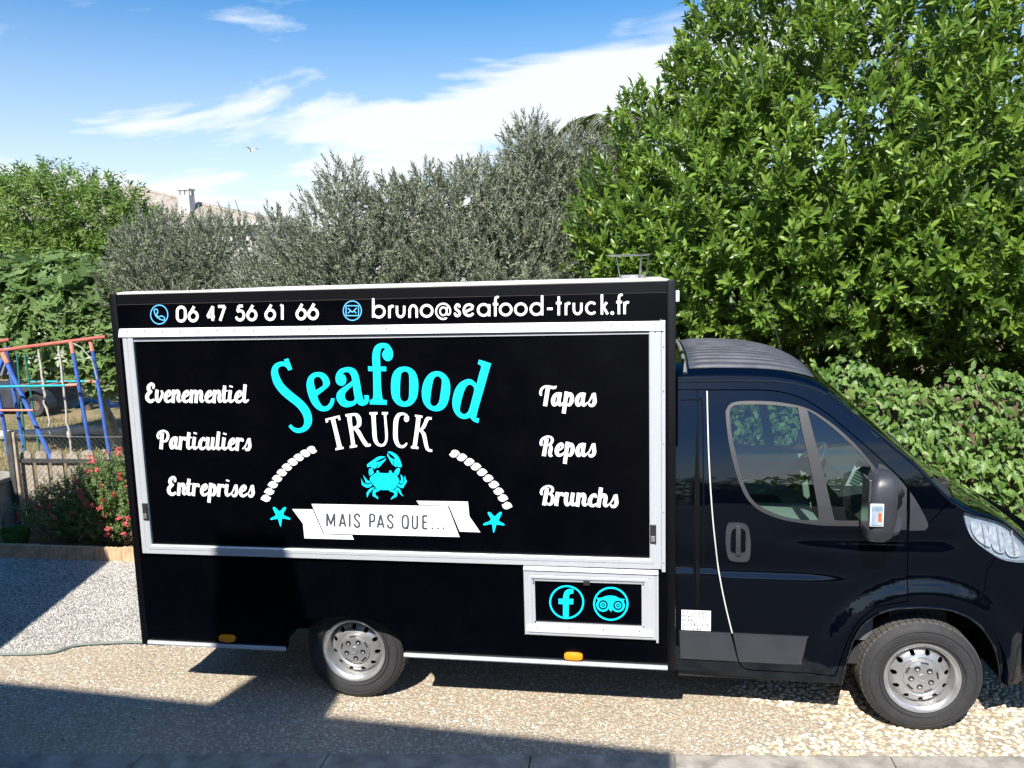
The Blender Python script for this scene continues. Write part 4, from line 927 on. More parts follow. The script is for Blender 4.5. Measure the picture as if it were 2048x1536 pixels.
# garden wing on the left whose roof edge shades the yard and the flower bed
wing = empty('garden_wing', (-5, -2, 0))
tag(wing, 'low building left of the yard whose shadow lies over the gravel and flower bed', 'outbuilding')
HW = 3.2
def wx(y): return -3.50 - 0.216 * (y + 2.5)
P = [(wx(-5.2), -5.2), (wx(0.55), 0.55), (-9.5, 0.55), (-9.5, -5.2)]
mb = MB()
for i in range(4):
    a, b = P[i], P[(i + 1) % 4]
    mb.add([(*a, -0.02), (*b, -0.02), (*b, HW - 0.12), (*a, HW - 0.12)], [(0, 1, 2, 3)])
mb.build('wall', M['render_cream'], wing)
mb = MB().add([(*q, HW - 0.12) for q in P] + [(*q, HW) for q in P], [(0, 1, 2, 3), (4, 5, 6, 7), (0, 1, 5, 4), (1, 2, 6, 5), (2, 3, 7, 6), (3, 0, 4, 7)])
mb.build('roof', M['roof_tile'], wing)

# clipped garden hedge closing the far side of the drive, behind the viewer
# ================================================================== THE FOOD TRUCK
truck = empty('food_truck', (1.5, 1.175, 0))
tag(truck, 'black food truck with cyan and white lettering and aluminium framed serving hatch', 'food truck')
XB0, XB1, ZB0, ZB1, W = -1.40, 2.038, 0.382, 2.664, 2.35
YS = 0.006        # outer skin of the box side
def rect(x0, x1, z0, z1): return [(x0, z0), (x1, z0), (x1, z1), (x0, z1)]
def arc_pts(cx, cz, r, a0, a1, n): return [(cx + r * math.cos(math.radians(a0 + (a1 - a0) * i / n)), cz + r * math.sin(math.radians(a0 + (a1 - a0) * i / n))) for i in range(n + 1)]

# box: side panel with the rear wheel arch cut out, corner posts, rails, roof, ends, floor
arch_r = [(-0.395, ZB0 + 0.01)] + [(-0.006 + 0.386 * math.copysign(abs(math.cos(t)) ** .85, math.cos(t)), 0.393 + 0.236 * math.sin(t) ** .85) for t in np.linspace(math.pi - .02, .02, 26)] + [(0.383, ZB0 + 0.01)]
side = [(XB0 + 0.02, ZB0 + 0.012)] + arch_r + [(XB1 - 0.02, ZB0 + 0.012), (XB1 - 0.02, ZB1 - 0.01), (XB0 + 0.02, ZB1 - 0.01)]
box_panel = plane_piece('box_panel', [side], [], M['black_panel'], truck, YS)
me = box_panel.data      # give the sheet its thickness
bm = bmesh.new(); bm.from_mesh(me)
r = bmesh.ops.extrude_face_region(bm, geom=bm.faces[:]); bmesh.ops.translate(bm, vec=(0, 0.03, 0), verts=[v for v in r['geom'] if isinstance(v, bmesh.types.BMVert)])
bmesh.ops.recalc_face_normals(bm, faces=bm.faces[:]); bm.to_mesh(me); bm.free()
far = plane_piece('box_panel', [[(a, b) for a, b in side]], [], M['black_panel'], truck, W - YS)
MB().box(XB0 + 0.015, XB0 + 0.045, 0.04, W - 0.04, ZB0 + 0.02, ZB1 - 0.02).build('rear_wall', M['black_panel'], truck)
MB().box(XB1 - 0.045, XB1 - 0.015, 0.04, W - 0.04, ZB0 + 0.02, ZB1 - 0.02).build('front_wall', M['black_panel'], truck)
mb = MB().box(XB0 + 0.05, XB1 - 0.05, 0.46, W - 0.46, 0.42, 0.47)
for y0, y1 in ((0.04, 0.455), (W - 0.455, W - 0.04)):
    mb.box(XB0 + 0.05, -0.42, y0, y1, 0.421, 0.469); mb.box(0.41, XB1 - 0.05, y0, y1, 0.421, 0.469)
    mb.box(-0.42, 0.41, y0, y1, 0.80, 0.84)
mb.build('floor', M['dark'], truck)
mb = MB()
for y in (0.62, 1.62):
    mb.box(XB0 + 0.1, 4.0, y, y + 0.10, 0.24, 0.419)
mb.box(-0.06, 0.06, 0.30, W - 0.30, 0.24, 0.36).box(0.6, 1.4, 0.75, 1.55, 0.22, 0.40)
mb.build('chassis', M['dark'], truck)
roof = MB().box(XB0 + 0.03, XB1 - 0.03, 0.03, W - 0.03, ZB1 - 0.03, ZB1 + 0.004).build('box_roof', M['roof_white'], truck)
mb = MB()          # roof gutter rail with the white sealing lip
mb.box(XB0 + 0.05, XB1 - 0.05, 0.004, 0.05, ZB1 - 0.064, ZB1 - 0.002, 0.003)
mb.build('roof_rail', M['black_trim'], truck)
mb = MB()
n = 40
V = []; 
for i in range(n + 1):
    x = XB0 + 0.05 + (XB1 - XB0 - 0.10) * i / n; dz = 0.004 * math.sin(i * 1.7) * (i > 20) + 0.002 * math.sin(i * 0.9)
    V += [(x, 0.012, ZB1 - 0.001), (x, 0.010, ZB1 + 0.010 + dz), (x, 0.07, ZB1 + 0.014 + dz), (x, 0.10, ZB1 + 0.003)]
F = [(i * 4 + k, i * 4 + k + 1, i * 4 + 5 + k, i * 4 + 4 + k) for i in range(n) for k in range(3)]
mb.add(V, F).build('roof_seal', M['roof_white'], truck, smooth=True)
for x0, x1 in ((XB0, XB0 + 0.048), (XB1 - 0.048, XB1)):
    MB().box(x0, x1, 0.0, 0.05, ZB0 - 0.002, ZB1 + 0.004, 0.008).build('corner_post', M['black_trim'], truck, smooth=True)
    MB().box(x0, x1, W - 0.05, W, ZB0 - 0.002, ZB1 + 0.004, 0.008).build('corner_post', M['black_trim'], truck, smooth=True)
# sheet joints
MB().box(XB0 + 0.05, XB1 - 0.05, 0.0035, 0.0065, 2.5985, 2.6005).build('panel_seam', mat('seam', (0.05, 0.045, 0.04), 0.6), truck)
# skirt strips
for x0, x1 in ((-1.350, -0.397), (0.385, 1.992)):
    mb = MB().box(x0, x1, -0.010, 0.004, 0.386, 0.411, 0.002).box(x0, x1, -0.014, -0.010, 0.392, 0.398).box(x0, x1, -0.013, -0.010, 0.403, 0.406)
    mb.build('skirt_strip', M['alu'], truck)
# side marker lamps
for x, z in ((-0.790, 0.452), (1.438, 0.443)):
    mb = MB(); V = []; F = []
    prof = [(1.0, 0.003), (1.0, -0.010), (0.92, -0.016), (0.70, -0.019)]
    n = 28
    for k, yy in prof:
        for i in range(n):
            t = 2 * math.pi * i / n; c, s_ = math.cos(t), math.sin(t)
            px = 0.056 * k * math.copysign(abs(c) ** 0.6, c); pz = 0.0235 * k * math.copysign(abs(s_) ** 0.6, s_)
            V.append((x + px, yy, z + pz))
    for j in range(len(prof) - 1):
        for i in range(n): F.append((j * n + i, j * n + (i + 1) % n, (j + 1) * n + (i + 1) % n, (j + 1) * n + i))
    F.append(tuple((len(prof) - 1) * n + i for i in range(n)))
    mb.add(V, F).build('side_marker_lamp', M['lamp_amber'], truck, smooth=True)['label'] = 'oval amber side marker lamp'

# ---- serving hatch: black panel, aluminium rails, hinge, latches, lettering
hatch = plane_piece('serving_hatch', [rect(-1.255, 1.898, 1.06, 2.392)], [], M['black_panel'], truck, -0.004)
hatch['label'] = 'black serving hatch panel with cyan and white lettering in an aluminium frame'
def mitre_rail(name, outer, inner, prof, m, parent, sides_):
    """picture-frame rails; prof = (fraction outer->inner, y)"""
    (ox0, ox1, oz0, oz1), (ix0, ix1, iz0, iz1) = outer, inner
    C = {'b': ((ox0, oz0), (ox1, oz0), (ix0, iz0), (ix1, iz0)), 't': ((ox0, oz1), (ox1, oz1), (ix0, iz1), (ix1, iz1)),
         'l': ((ox0, oz0), (ox0, oz1), (ix0, iz0), (ix0, iz1)), 'r': ((ox1, oz0), (ox1, oz1), (ix1, iz0), (ix1, iz1))}
    for s_ in sides_:
        a, b, c, d_ = C[s_]
        V = []; F = []
        for f, y in prof:
            V.append((a[0] + (c[0] - a[0]) * f, y, a[1] + (c[1] - a[1]) * f)); V.append((b[0] + (d_[0] - b[0]) * f, y, b[1] + (d_[1] - b[1]) * f))
        for i in range(len(prof) - 1): F.append((2 * i, 2 * i + 1, 2 * i + 3, 2 * i + 2))
        # shorten by a hair so that mitres show as joints
        MB().add(V, F).build(name, m, parent)
prof = [(0.0, 0.004), (0.0, -0.018), (0.05, -0.022), (0.44, -0.022), (0.46, -0.017), (0.53, -0.017), (0.55, -0.024), (0.90, -0.024), (1.0, -0.020), (1.0, 0.0)]
mitre_rail('frame_rail', (-1.320, 1.957, 1.010, 2.455), (-1.249, 1.890, 1.070, 2.392), prof, M['alu'], hatch, 'lrb')
mb = MB(); mb.box(1.958, 1.980, -0.020, 0.004, 0.992, 2.446, 0.004); mb.build('edge_profile', M['alu'], hatch)
# top: hinge rail (bright) over a narrow dark strip
mb = MB()
V = []; F = []
pr = [(2.452, 0.004), (2.452, -0.012), (2.440, -0.020), (2.420, -0.026), (2.402, -0.030), (2.398, -0.026), (2.398, 0.004)]
for z, y in pr: V += [(-1.338, y, z), (1.968, y, z - 0.010)]
F = [(2 * i, 2 * i + 1, 2 * i + 3, 2 * i + 2) for i in range(len(pr) - 1)] + [tuple(range(0, 2 * len(pr), 2)), tuple(range(1, 2 * len(pr), 2))[::-1]]
mb.add(V, F).build('hinge_rail', M['alu_white'], hatch)['label'] = 'bright white hinge rail along the top of the hatch'
MB().box(-1.249, 1.890, -0.012, 0.0, 2.378, 2.397, 0.002).build('inner_strip', mat('strip_grey', (0.20, 0.21, 0.24), 0.5, metal=0.4), hatch)
MB().box(-1.249, 1.890, -0.016, -0.0125, 2.372, 2.3775).build('inner_bead', M['alu'], hatch)
mb = MB()
for i in range(28):
    x = -1.28 + i * 0.1185; z = 2.434 - 0.010 * (x + 1.338) / 3.306
    mb.lathe([(0.0055, -0.021), (0.0045, -0.0265), (0.0001, -0.0275)], 8, 'y', (x, 0, z))
for x in np.linspace(-1.2, 1.84, 15):
    mb.lathe([(0.004, -0.011), (0.003, -0.0145), (0.0001, -0.015)], 6, 'y', (x, 0, 2.388))
for z in (1.05, 1.35, 1.75, 2.05, 2.30, 2.42):
    mb.lathe([(0.0045, -0.019), (0.0035, -0.0225), (0.0001, -0.023)], 7, 'y', (1.969, 0, z))
mb.build('rivets', M['rivet'], hatch)['kind'] = 'stuff'
for x, z in ((-1.268, 1.29), (1.909, 1.222)):
    lk = MB().box(x - 0.017, x + 0.017, -0.031, -0.02, z - 0.055, z + 0.055, 0.003).build('latch', M['plastic_dark'], hatch)
    MB().box(x - 0.012, x + 0.012, -0.036, -0.0312, z - 0.044, z - 0.010, 0.002).build('latch_button', M['steel'], lk)
LY = -0.0062
lettering('lettering', 'seafood', M['vinyl_cyan'], hatch, LY, 'cyan word Seafood in arched slab letters')
lettering('lettering', 'truck', M['vinyl_white'], hatch, LY, 'white word TRUCK in arched serif capitals')
bn = lettering('ribbon_banner', 'banner', M['vinyl_white'], hatch, LY, 'white folded ribbon reading MAIS PAS QUE...')
lettering('lettering', 'banner_text', M['vinyl_grey'], hatch, LY - 0.0012, 'dark grey words MAIS PAS QUE... on the white ribbon')
lettering('rope_print', 'rope', M['vinyl_white'], hatch, LY, 'white rope arc left of the crab', slice(0, 10))
lettering('rope_print', 'rope', M['vinyl_white'], hatch, LY, 'white rope arc right of the crab', slice(10, 20))
lettering('starfish_print', 'sea', M['vinyl_cyan'], hatch, LY, 'cyan starfish left of the ribbon', slice(0, 12))
lettering('starfish_print', 'sea', M['vinyl_cyan'], hatch, LY, 'cyan starfish right of the ribbon', slice(12, 24))
lettering('crab_print', 'crab', M['vinyl_cyan'], hatch, LY, 'cyan crab with raised claws')
for key, txt in (('events', 'Evenementiel'), ('private', 'Particuliers'), ('business', 'Entreprises'), ('tapas', 'Tapas'), ('repas', 'Repas'), ('brunchs', 'Brunchs')):
    lettering('lettering', key, M['vinyl_white'], hatch, LY, 'white script word ' + txt)
lettering('lettering', 'phone', M['vinyl_white'], box_panel, YS - 0.0022, 'white telephone number 06 47 56 61 66')
lettering('lettering', 'email', M['vinyl_white'], box_panel, YS - 0.0022, 'white email address bruno@seafood-truck.fr')
lettering('telephone_icon', 'icons', M['vinyl_sky'], box_panel, YS - 0.0022, 'sky blue round telephone icon', slice(0, 2))
lettering('envelope_icon', 'icons', M['vinyl_sky'], box_panel, YS - 0.0022, 'sky blue round envelope icon', slice(2, None))

# ---- small lower hatch with two round logos
small = plane_piece('small_hatch', [rect(1.21, 1.85, 0.64, 0.92)], [], M['black_panel'], truck, -0.004)
small['label'] = 'small black hatch with two cyan round logos'
po = [(0.0, 0.004), (0.0, -0.020), (0.08, -0.024), (0.42, -0.024), (0.44, -0.019), (0.52, -0.019), (0.54, -0.027), (0.72, -0.027), (0.74, -0.020), (1.0, -0.017), (1.0, 0.0)]
mitre_rail('frame_rail', (1.150, 1.925, 0.576, 0.984), (1.216, 1.843, 0.654, 0.914), po, M['alu'], small, 'lrtb')
mb = MB().box(1.926, 1.940, -0.026, 0.004, 0.560, 0.985, 0.003); mb.build('edge_profile', M['alu'], small)
V = []; F = []
pr = [(1.003, 0.002), (1.003, -0.022), (0.992, -0.034), (0.985, -0.034), (0.9855, 0.002)]
for z, y in pr: V += [(1.152, y, z), (1.938, y, z - 0.004)]
MB().add(V, [(2 * i, 2 * i + 1, 2 * i + 3, 2 * i + 2) for i in range(len(pr) - 1)] + [(0, 2, 4, 6, 8), (1, 9, 7, 5, 3)]).build('hinge_rail', M['alu_white'], small)
V = []; pr = [(0.642, -0.018), (0.636, -0.030), (0.606, -0.034), (0.598, -0.030), (0.598, -0.018)]
for z, y in pr: V += [(1.165, y, z), (1.905, y, z - 0.002)]
MB().add(V, [(2 * i, 2 * i + 1, 2 * i + 3, 2 * i + 2) for i in range(len(pr) - 1)] + [(0, 2, 4, 6, 8), (1, 9, 7, 5, 3)]).build('drip_rail', M['alu_white'], small)
MB().box(1.505, 1.543, -0.031, -0.018, 0.900, 0.926, 0.003).build('latch', M['plastic_dark'], small)
mb = MB()
for x in (1.225, 1.42, 1.62, 1.83):
    mb.lathe([(0.005, -0.031), (0.004, -0.0365), (0.0001, -0.037)], 8, 'y', (x, 0, 0.634))
for x, z in ((1.208, 0.922), (1.208, 0.905), (1.852, 0.920), (1.852, 0.66), (1.212, 0.662)):
    mb.lathe([(0.005, -0.022), (0.004, -0.0275), (0.0001, -0.028)], 8, 'y', (x, 0, z))
mb.build('rivets', M['rivet'], small)['kind'] = 'stuff'
lettering('logo_print', 'social', M['vinyl_cyan'], small, LY, 'cyan round logo with a letter f', slice(0, 2))
lettering('logo_print', 'social', M['vinyl_cyan'], small, LY, 'cyan round logo with an owl face', slice(2, None))

M['steel_dark'] = mat('steel_dark', (0.22, 0.22, 0.22), 0.45, metal=0.6, noise=0.2, scale=20)
# ---- roof vent: ring, three legs, flat cap
vent = MB().lathe([(0.080, 0.0), (0.082, 0.030), (0.076, 0.033), (0.072, 0.0)], 40, 'z', (1.80, 0.60, ZB1 + 0.002)).lathe([(0.115, 0.001), (0.112, 0.006), (0.09, 0.007)], 40, 'z', (1.80, 0.60, ZB1 + 0.002)).build('roof_vent', M['steel'], truck, smooth=True)
vent['label'] = 'small steel roof vent with a raised flat cap'
for k, a in enumerate((200, -60, 20)):
    c, s_ = math.cos(math.radians(a)), math.sin(math.radians(a))
    p0 = Vector((1.80 + 0.082 * c, 0.60 + 0.082 * s_, ZB1 + 0.005)); p1 = Vector((1.80 + 0.104 * c, 0.60 + 0.104 * s_, ZB1 + 0.150)); t = Vector((-s_, c, 0)) * 0.006
    o_ = Vector((c, s_, 0)) * 0.003
    MB().add([p0 - t, p0 + t, p1 + t, p1 - t, p0 - t + o_, p0 + t + o_, p1 + t + o_, p1 - t + o_], [(0, 1, 2, 3), (4, 5, 6, 7), (0, 1, 5, 4), (1, 2, 6, 5), (2, 3, 7, 6), (3, 0, 4, 7)]).build('leg', M['steel_dark'], vent)
cp = MB().lathe([(0.0001, 0.153), (0.12, 0.151), (0.138, 0.157), (0.138, 0.159), (0.12, 0.154), (0.0001, 0.156)], 40, 'z', (1.775, 0.60, ZB1)).build('cap', M['steel_dark'], vent, smooth=True)
# small lamp bracket at the front top corner of the box
MB().box(XB1 + 0.002, XB1 + 0.034, 0.30, 0.36, 2.535, 2.60, 0.004).build('lamp_bracket', M['alu_white'], truck)

# ================================================================== CAB
def smooth01(a, b, x):
    t = np.clip((x - a) / (b - a), 0, 1); return t * t * (3 - 2 * t)
ZC = 0.955
def Ys(x, z):
    """the cab's side skin: y for a place in side view"""
    x = np.asarray(x, float); z = np.asarray(z, float)
    zl = np.minimum(z, 1.35)
    y = 0.15 + 0.012 * ((zl - 0.9) / 0.5) ** 2
    t = np.maximum(0, z - 1.35); y = y + 0.115 * t + 0.20 * t * t
    y = y + 0.10 * np.maximum(0, x - 3.2) ** 2 + 0.30 * np.maximum(0, x - 3.75) ** 2
    up = np.exp(-((z - ZC) / 0.10) ** 2); dn = 1 - smooth01(0, 0.05, ZC - z)
    y = y + 0.020 * np.where(z > ZC, up, dn) * (1 - smooth01(2.75, 3.15, x))
    # belt crease under the windows
    y = y + 0.012 * np.exp(-((z - 1.16) / 0.05) ** 2) * smooth01(2.55, 2.85, x) * (1 - smooth01(3.5, 3.7, x))
    r = np.hypot(x - 3.445, z - 0.33)
    y = y - 0.034 * (1 - smooth01(0.50, 0.64, r))
    return y
def skin(name, fills, holes, m, parent, dy=0.0, step=0.035, edge=0.014, mirror=False, smooth=True):
    """a pressed body panel lying on the side skin, with a turned-in edge"""
    fills = [ccw(f) for f in fills]; holes = [ccw(h) for h in holes]
    xs_ = [p[0] for f in fills for p in f]; zs_ = [p[1] for f in fills for p in f]
    st = [(x, z) for x in np.arange(min(xs_), max(xs_), step) for z in np.arange(min(zs_), max(zs_), step)]
    vo, T = cdt(fills, holes, st)
    used = sorted({i for t in T for i in t}); idx = {k: i for i, k in enumerate(used)}
    X = np.array([vo[i].x for i in used]); Z = np.array([vo[i].y for i in used]); Y = Ys(X, Z) + dy
    e = 0.003
    gx = (Ys(X + e, Z) - Ys(X - e, Z)) / (2 * e); gz = (Ys(X, Z + e) - Ys(X, Z - e)) / (2 * e)
    N = np.stack([gx, -np.ones_like(gx), gz], 1); N /= np.linalg.norm(N, axis=1)[:, None]
    F = [tuple(idx[i] for i in t) for t in T]
    V = np.stack([X, Y, Z], 1)
    # boundary edges get a return flange
    cnt = {}
    for f in F:
        for a, b in ((f[0], f[1]), (f[1], f[2]), (f[2], f[0])):
            k = (min(a, b), max(a, b)); cnt[k] = cnt.get(k, 0) + 1
    V = V.tolist(); N = N.tolist()
    if edge:
        for (a, b), c in cnt.items():
            if c == 1:
                i0 = len(V)
                d_ = Vector((V[b][0] - V[a][0], 0, V[b][2] - V[a][2]))
                if d_.length < 1e-7: continue
                nn = Vector((d_.z, 0, -d_.x)).normalized()
                for j in (a, b):
                    V.append(list(V[j])); N.append(list(nn))
                    V.append([V[j][0], V[j][1] + edge, V[j][2]]); N.append(list(nn))
                F.append((i0, i0 + 1, i0 + 3, i0 + 2))
    if mirror:
        V = [[a, W - b, c] for a, b, c in V]; N = [[a, -b, c] for a, b, c in N]; F = [f[::-1] for f in F]
    me = bpy.data.meshes.new(name); me.from_pydata(V, [], F)
    o = link(name, me, m, parent, smooth=True)
    try:
        me.normals_split_custom_set_from_vertices(N)
    except Exception as ex:
        print('normals', ex)
    return o

E_pts = [(2.045, 2.05), (2.5, 2.05), (2.7, 2.04), (2.83, 2.01), (2.927, 1.965), (3.1, 1.815), (3.258, 1.68), (3.368, 1.585), (3.458, 1.49), (3.556, 1.389), (3.633, 1.335), (3.70, 1.312), (3.78, 1.292), (3.86, 1.262), (3.93, 1.208), (4.0, 1.14), (4.08, 1.05), (4.12, 1.0)]
T_pts = [(2.045, 2.195), (2.2, 2.205), (2.35, 2.207), (2.588, 2.19), (2.767, 2.15), (2.873, 2.112), (2.98, 2.032), (3.1, 1.925), (3.204, 1.825), (3.413, 1.632), (3.60, 1.468), (3.70, 1.372), (3.80, 1.325), (3.90, 1.275), (4.12, 1.14), (4.26, 1.01), (4.38, 0.93)]
def smooth_curve(P):
    Q = catmull(P, None, False, 8); return [q[0] for q in Q], [q[1] for q in Q]
EX, EZ = smooth_curve(E_pts); TX, TZ = smooth_curve(T_pts)
def Ez(x): return np.interp(x, EX, EZ)
def Tz(x): return np.interp(x, TX, TZ)
door_o = [(2.237, 2.004), (2.40, 2.004), (2.572, 2.001), (2.691, 1.984), (2.799, 1.944), (2.924, 1.861), (2.962, 1.827), (3.076, 1.727), (3.199, 1.611), (3.293, 1.515), (3.337, 1.446), (3.340, 1.247), (3.342, 1.039), (3.342, 0.812), (3.207, 0.784), (3.141, 0.748), (3.066, 0.659), (3.021, 0.546), (2.978, 0.386), (2.963, 0.334), (2.786, 0.325), (2.592, 0.326), (2.470, 0.330), (2.421, 0.375), (2.377, 0.545), (2.333, 0.748), (2.295, 0.952), (2.263, 1.223), (2.247, 1.434), (2.238, 1.641), (2.235, 1.845)]
dc = [True] + [False] * 9 + [False] * 3 + [True] + [False] * 5 + [True] + [False] * 11
door_s = catmull(door_o, dc, True, 4)
frame_s = catmull([(2.339, 1.866), (2.346, 1.898), (2.367, 1.927), (2.409, 1.941), (2.49, 1.945), (2.62, 1.94), (2.739, 1.921), (2.817, 1.896), (2.885, 1.856), (2.971, 1.790), (3.066, 1.697), (3.132, 1.616), (3.184, 1.542), (3.196, 1.46), (3.190, 1.348), (3.186, 1.236), (2.916, 1.233), (2.813, 1.24), (2.664, 1.262), (2.565, 1.296), (2.504, 1.332), (2.449, 1.391), (2.406, 1.488), (2.375, 1.601), (2.351, 1.723)], [False] * 15 + [True, False] + [False] * 8, True, 4)
glass_s = catmull([(2.363, 1.866), (2.37, 1.899), (2.401, 1.919), (2.49, 1.923), (2.61, 1.919), (2.751, 1.904), (2.768, 1.786), (2.795, 1.645), (2.823, 1.494), (2.851, 1.331), (2.854, 1.262), (2.763, 1.263), (2.664, 1.28), (2.574, 1.315), (2.509, 1.355), (2.467, 1.407), (2.427, 1.499), (2.398, 1.621), (2.373, 1.744)], [False] * 5 + [True] + [False] * 4 + [True] + [False] * 8, True, 4)
quarter_s = catmull([(2.802, 1.891), (2.865, 1.851), (2.961, 1.772), (3.056, 1.677), (3.122, 1.598), (3.143, 1.558), (3.144, 1.448), (3.117, 1.346), (3.106, 1.267), (2.959, 1.264), (2.937, 1.291), (2.909, 1.414), (2.88, 1.545), (2.843, 1.706), (2.814, 1.836)], [True, False, False, False, False, False, False, False, True, False, False, False, False, False, False], True, 4)
lamp_s = catmull([(3.636, 1.330), (3.652, 1.248), (3.68, 1.186), (3.733, 1.129), (3.814, 1.071), (3.886, 1.038), (3.989, 1.020), (4.06, 1.022), (4.045, 1.075), (3.99, 1.142), (3.925, 1.206), (3.855, 1.257), (3.775, 1.287), (3.70, 1.307)], [True, False, False, False, False, False, False, True, False, False, False, False, False, False], True, 4)
arch_f = catmull([(3.0, 0.280), (3.033, 0.491), (3.086, 0.638), (3.161, 0.717), (3.255, 0.762), (3.351, 0.776), (3.447, 0.780), (3.593, 0.761), (3.724, 0.686), (3.81, 0.577), (3.859, 0.454), (3.888, 0.280)], None, False, 4)
top_line = [(x, float(Ez(x)) - 0.001) for x in np.linspace(4.12, 2.045, 70)]
body_out = [(2.045, 0.292)] + arch_f + [(4.12, 0.275)] + top_line
def slit(P, w):
    qs = stroke_quads(P, [w] * len(P)); return qs
slits = []
for P in ([(3.552, 1.372), (3.484, 1.298), (3.452, 1.262)], [(3.823, 1.060), (3.787, 1.002), (3.775, 0.949), (3.773, 0.876), (3.712, 0.790)], [(2.178, 2.006), (2.178, 1.94), (2.180, 0.40)], [(2.05, 2.008), (2.232, 2.008)], [(2.05, 0.372), (2.40, 0.372)], [(3.343, 1.452), (3.300, 1.520)]):
    slits += slit(P, 0.0045)
for mir in (False, True):
    body = skin('body_side', [body_out], [offset_poly(door_s, 0.0050), offset_poly(lamp_s, 0.003)] + slits, M['van_paint'], truck, mirror=mir)
    door = skin('cab_door', [offset_poly(door_s, -0.0015)], [offset_poly(frame_s, 0.0)], M['van_paint'], truck, mirror=mir)
    fr = skin('window_rubber', [offset_poly(frame_s, -0.001)], [glass_s, quarter_s], M['rubber_grey'], door, dy=0.003, mirror=mir)
    skin('window_glass', [offset_poly(glass_s, 0.004)], [], M['glass'], door, dy=0.010, edge=0, mirror=mir)
    skin('quarter_glass', [offset_poly(quarter_s, 0.004)], [], M['glass'], door, dy=0.010, edge=0, mirror=mir)
    bk = skin('inner_shell', [offset_poly(body_out, -0.006)], [offset_poly(frame_s, -0.004), offset_poly(lamp_s, -0.002)], M['dark'], truck, dy=0.022, edge=0, mirror=mir, step=0.08)
    # black run of the quarter window towards the mirror
    skin('door_trim', [catmull([(2.067, 0.56), (2.366, 0.559), (2.411, 0.382), (2.075, 0.384)], [True] * 4, True, 2)], [], M['plastic'], body, dy=-0.012, edge=0.02, mirror=mir)
    skin('door_trim', [catmull([(2.381, 0.559), (2.790, 0.557), (2.803, 0.545), (2.778, 0.405), (2.752, 0.381), (2.420, 0.381)], [True, False, False, False, False, True], True, 4)], [], M['plastic'], door, dy=-0.012, edge=0.02, mirror=mir)
    sail = catmull([(3.178, 1.596), (3.212, 1.584), (3.274, 1.528), (3.329, 1.462)], [True, False, False, True], False, 4) + [(3.331, 1.222), (3.19, 1.222)]
    skin('mirror_sail', [sail], [], M['plastic'], door, dy=-0.006, edge=0.012, mirror=mir)
    sail2 = catmull([(3.346, 1.442), (3.379, 1.391), (3.428, 1.3), (3.446, 1.248), (3.431, 1.22)], [True, False, False, False, False], False, 4) + [(3.346, 1.217)]
    skin('corner_trim', [sail2], [], M['plastic'], body, dy=-0.006, edge=0.012, mirror=mir)
    hl = skin('headlamp', [lamp_s], [], M['lamp_clear'], truck, dy=0.030, edge=0, mirror=mir)
    skin('lamp_lens', [offset_poly(lamp_s, -0.001)], [], M['lens'], hl, dy=-0.004, edge=0.03, mirror=mir)
    if not mir:
        hl['label'] = 'clear glass headlamp'
        near_door, near_body, near_lamp = door, body, hl
# lamp bowls, bezel line and ribs behind the near lens
for P_, mm in (([(3.690, 1.262), (3.765, 1.238), (3.800, 1.120), (3.735, 1.150), (3.695, 1.205)], 'lamp_bowl'), ([(3.785, 1.232), (3.850, 1.205), (3.880, 1.085), (3.815, 1.105)], 'lamp_bowl'), ([(3.865, 1.198), (3.925, 1.160), (3.975, 1.060), (3.895, 1.070)], 'lamp_bowl')):
    skin('lamp_bowl', [catmull(P_, None, True, 5)], [], M[mm], near_lamp, dy=0.016, edge=0.012)
for k in range(3):
    x_ = 3.74 + k * 0.085; z_ = 1.275 - k * 0.032
    MB().tube([(x_, float(Ys(x_, z_)) + .008, z_), (x_ + .028, float(Ys(x_ + .028, z_ - .17)) + .008, z_ - .145)], .0035, 5).build('lamp_rib', M['alu'], near_lamp)
# sun glint on the door edge, put in as a bright tube, drip gutter over the door
edge_path = catmull([(2.235, 2.0), (2.235, 1.845), (2.238, 1.641), (2.247, 1.434), (2.263, 1.223), (2.295, 0.952), (2.333, 0.748), (2.377, 0.56)], None, False, 5)
MB().tube([(x, float(Ys(x, z)) - 0.002, z) for x, z in edge_path], 0.0042, 6).build('door_edge_glint', mat('edge_glint', (0.85, 0.85, 0.85), 0.35, metal=0.3), near_door, smooth=True)
# pressed panel outline behind the door
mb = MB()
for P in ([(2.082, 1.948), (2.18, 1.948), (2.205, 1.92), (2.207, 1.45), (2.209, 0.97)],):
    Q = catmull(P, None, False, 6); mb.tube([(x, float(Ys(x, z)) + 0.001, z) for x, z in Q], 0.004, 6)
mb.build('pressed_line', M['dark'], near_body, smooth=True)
# door handle: plate with a recess and an upright grip
hp = catmull([(2.359, 1.241), (2.425, 1.242), (2.455, 1.227), (2.466, 1.195), (2.475, 1.118), (2.470, 1.038), (2.450, 1.012), (2.379, 1.012), (2.348, 1.034), (2.333, 1.114), (2.334, 1.192), (2.342, 1.23)], None, True, 4)
rec = catmull([(2.372, 1.205), (2.438, 1.205), (2.446, 1.12), (2.438, 1.062), (2.370, 1.062), (2.360, 1.12)], None, True, 5)
mb = MB(); vo, T = cdt([hp], [rec])
V = [(v.x, 0.138, v.y) for v in vo]; mb.add(V, T)
for loop, y0, y1 in ((hp, 0.138, 0.172), (rec, 0.138, 0.170)):
    n = len(loop); mb.add([(x, y0, z) for x, z in loop] + [(x, y1, z) for x, z in loop], [(i, (i + 1) % n, n + (i + 1) % n, n + i) for i in range(n)])
mb.add([(x, 0.168, z) for x, z in rec], [tuple(range(len(rec)))])
hd = mb.build('door_handle', M['plastic'], near_door)
MB().box(2.388, 2.418, 0.126, 0.150, 1.05, 1.232, 0.008).build('grip', M['plastic'], hd, smooth=True)
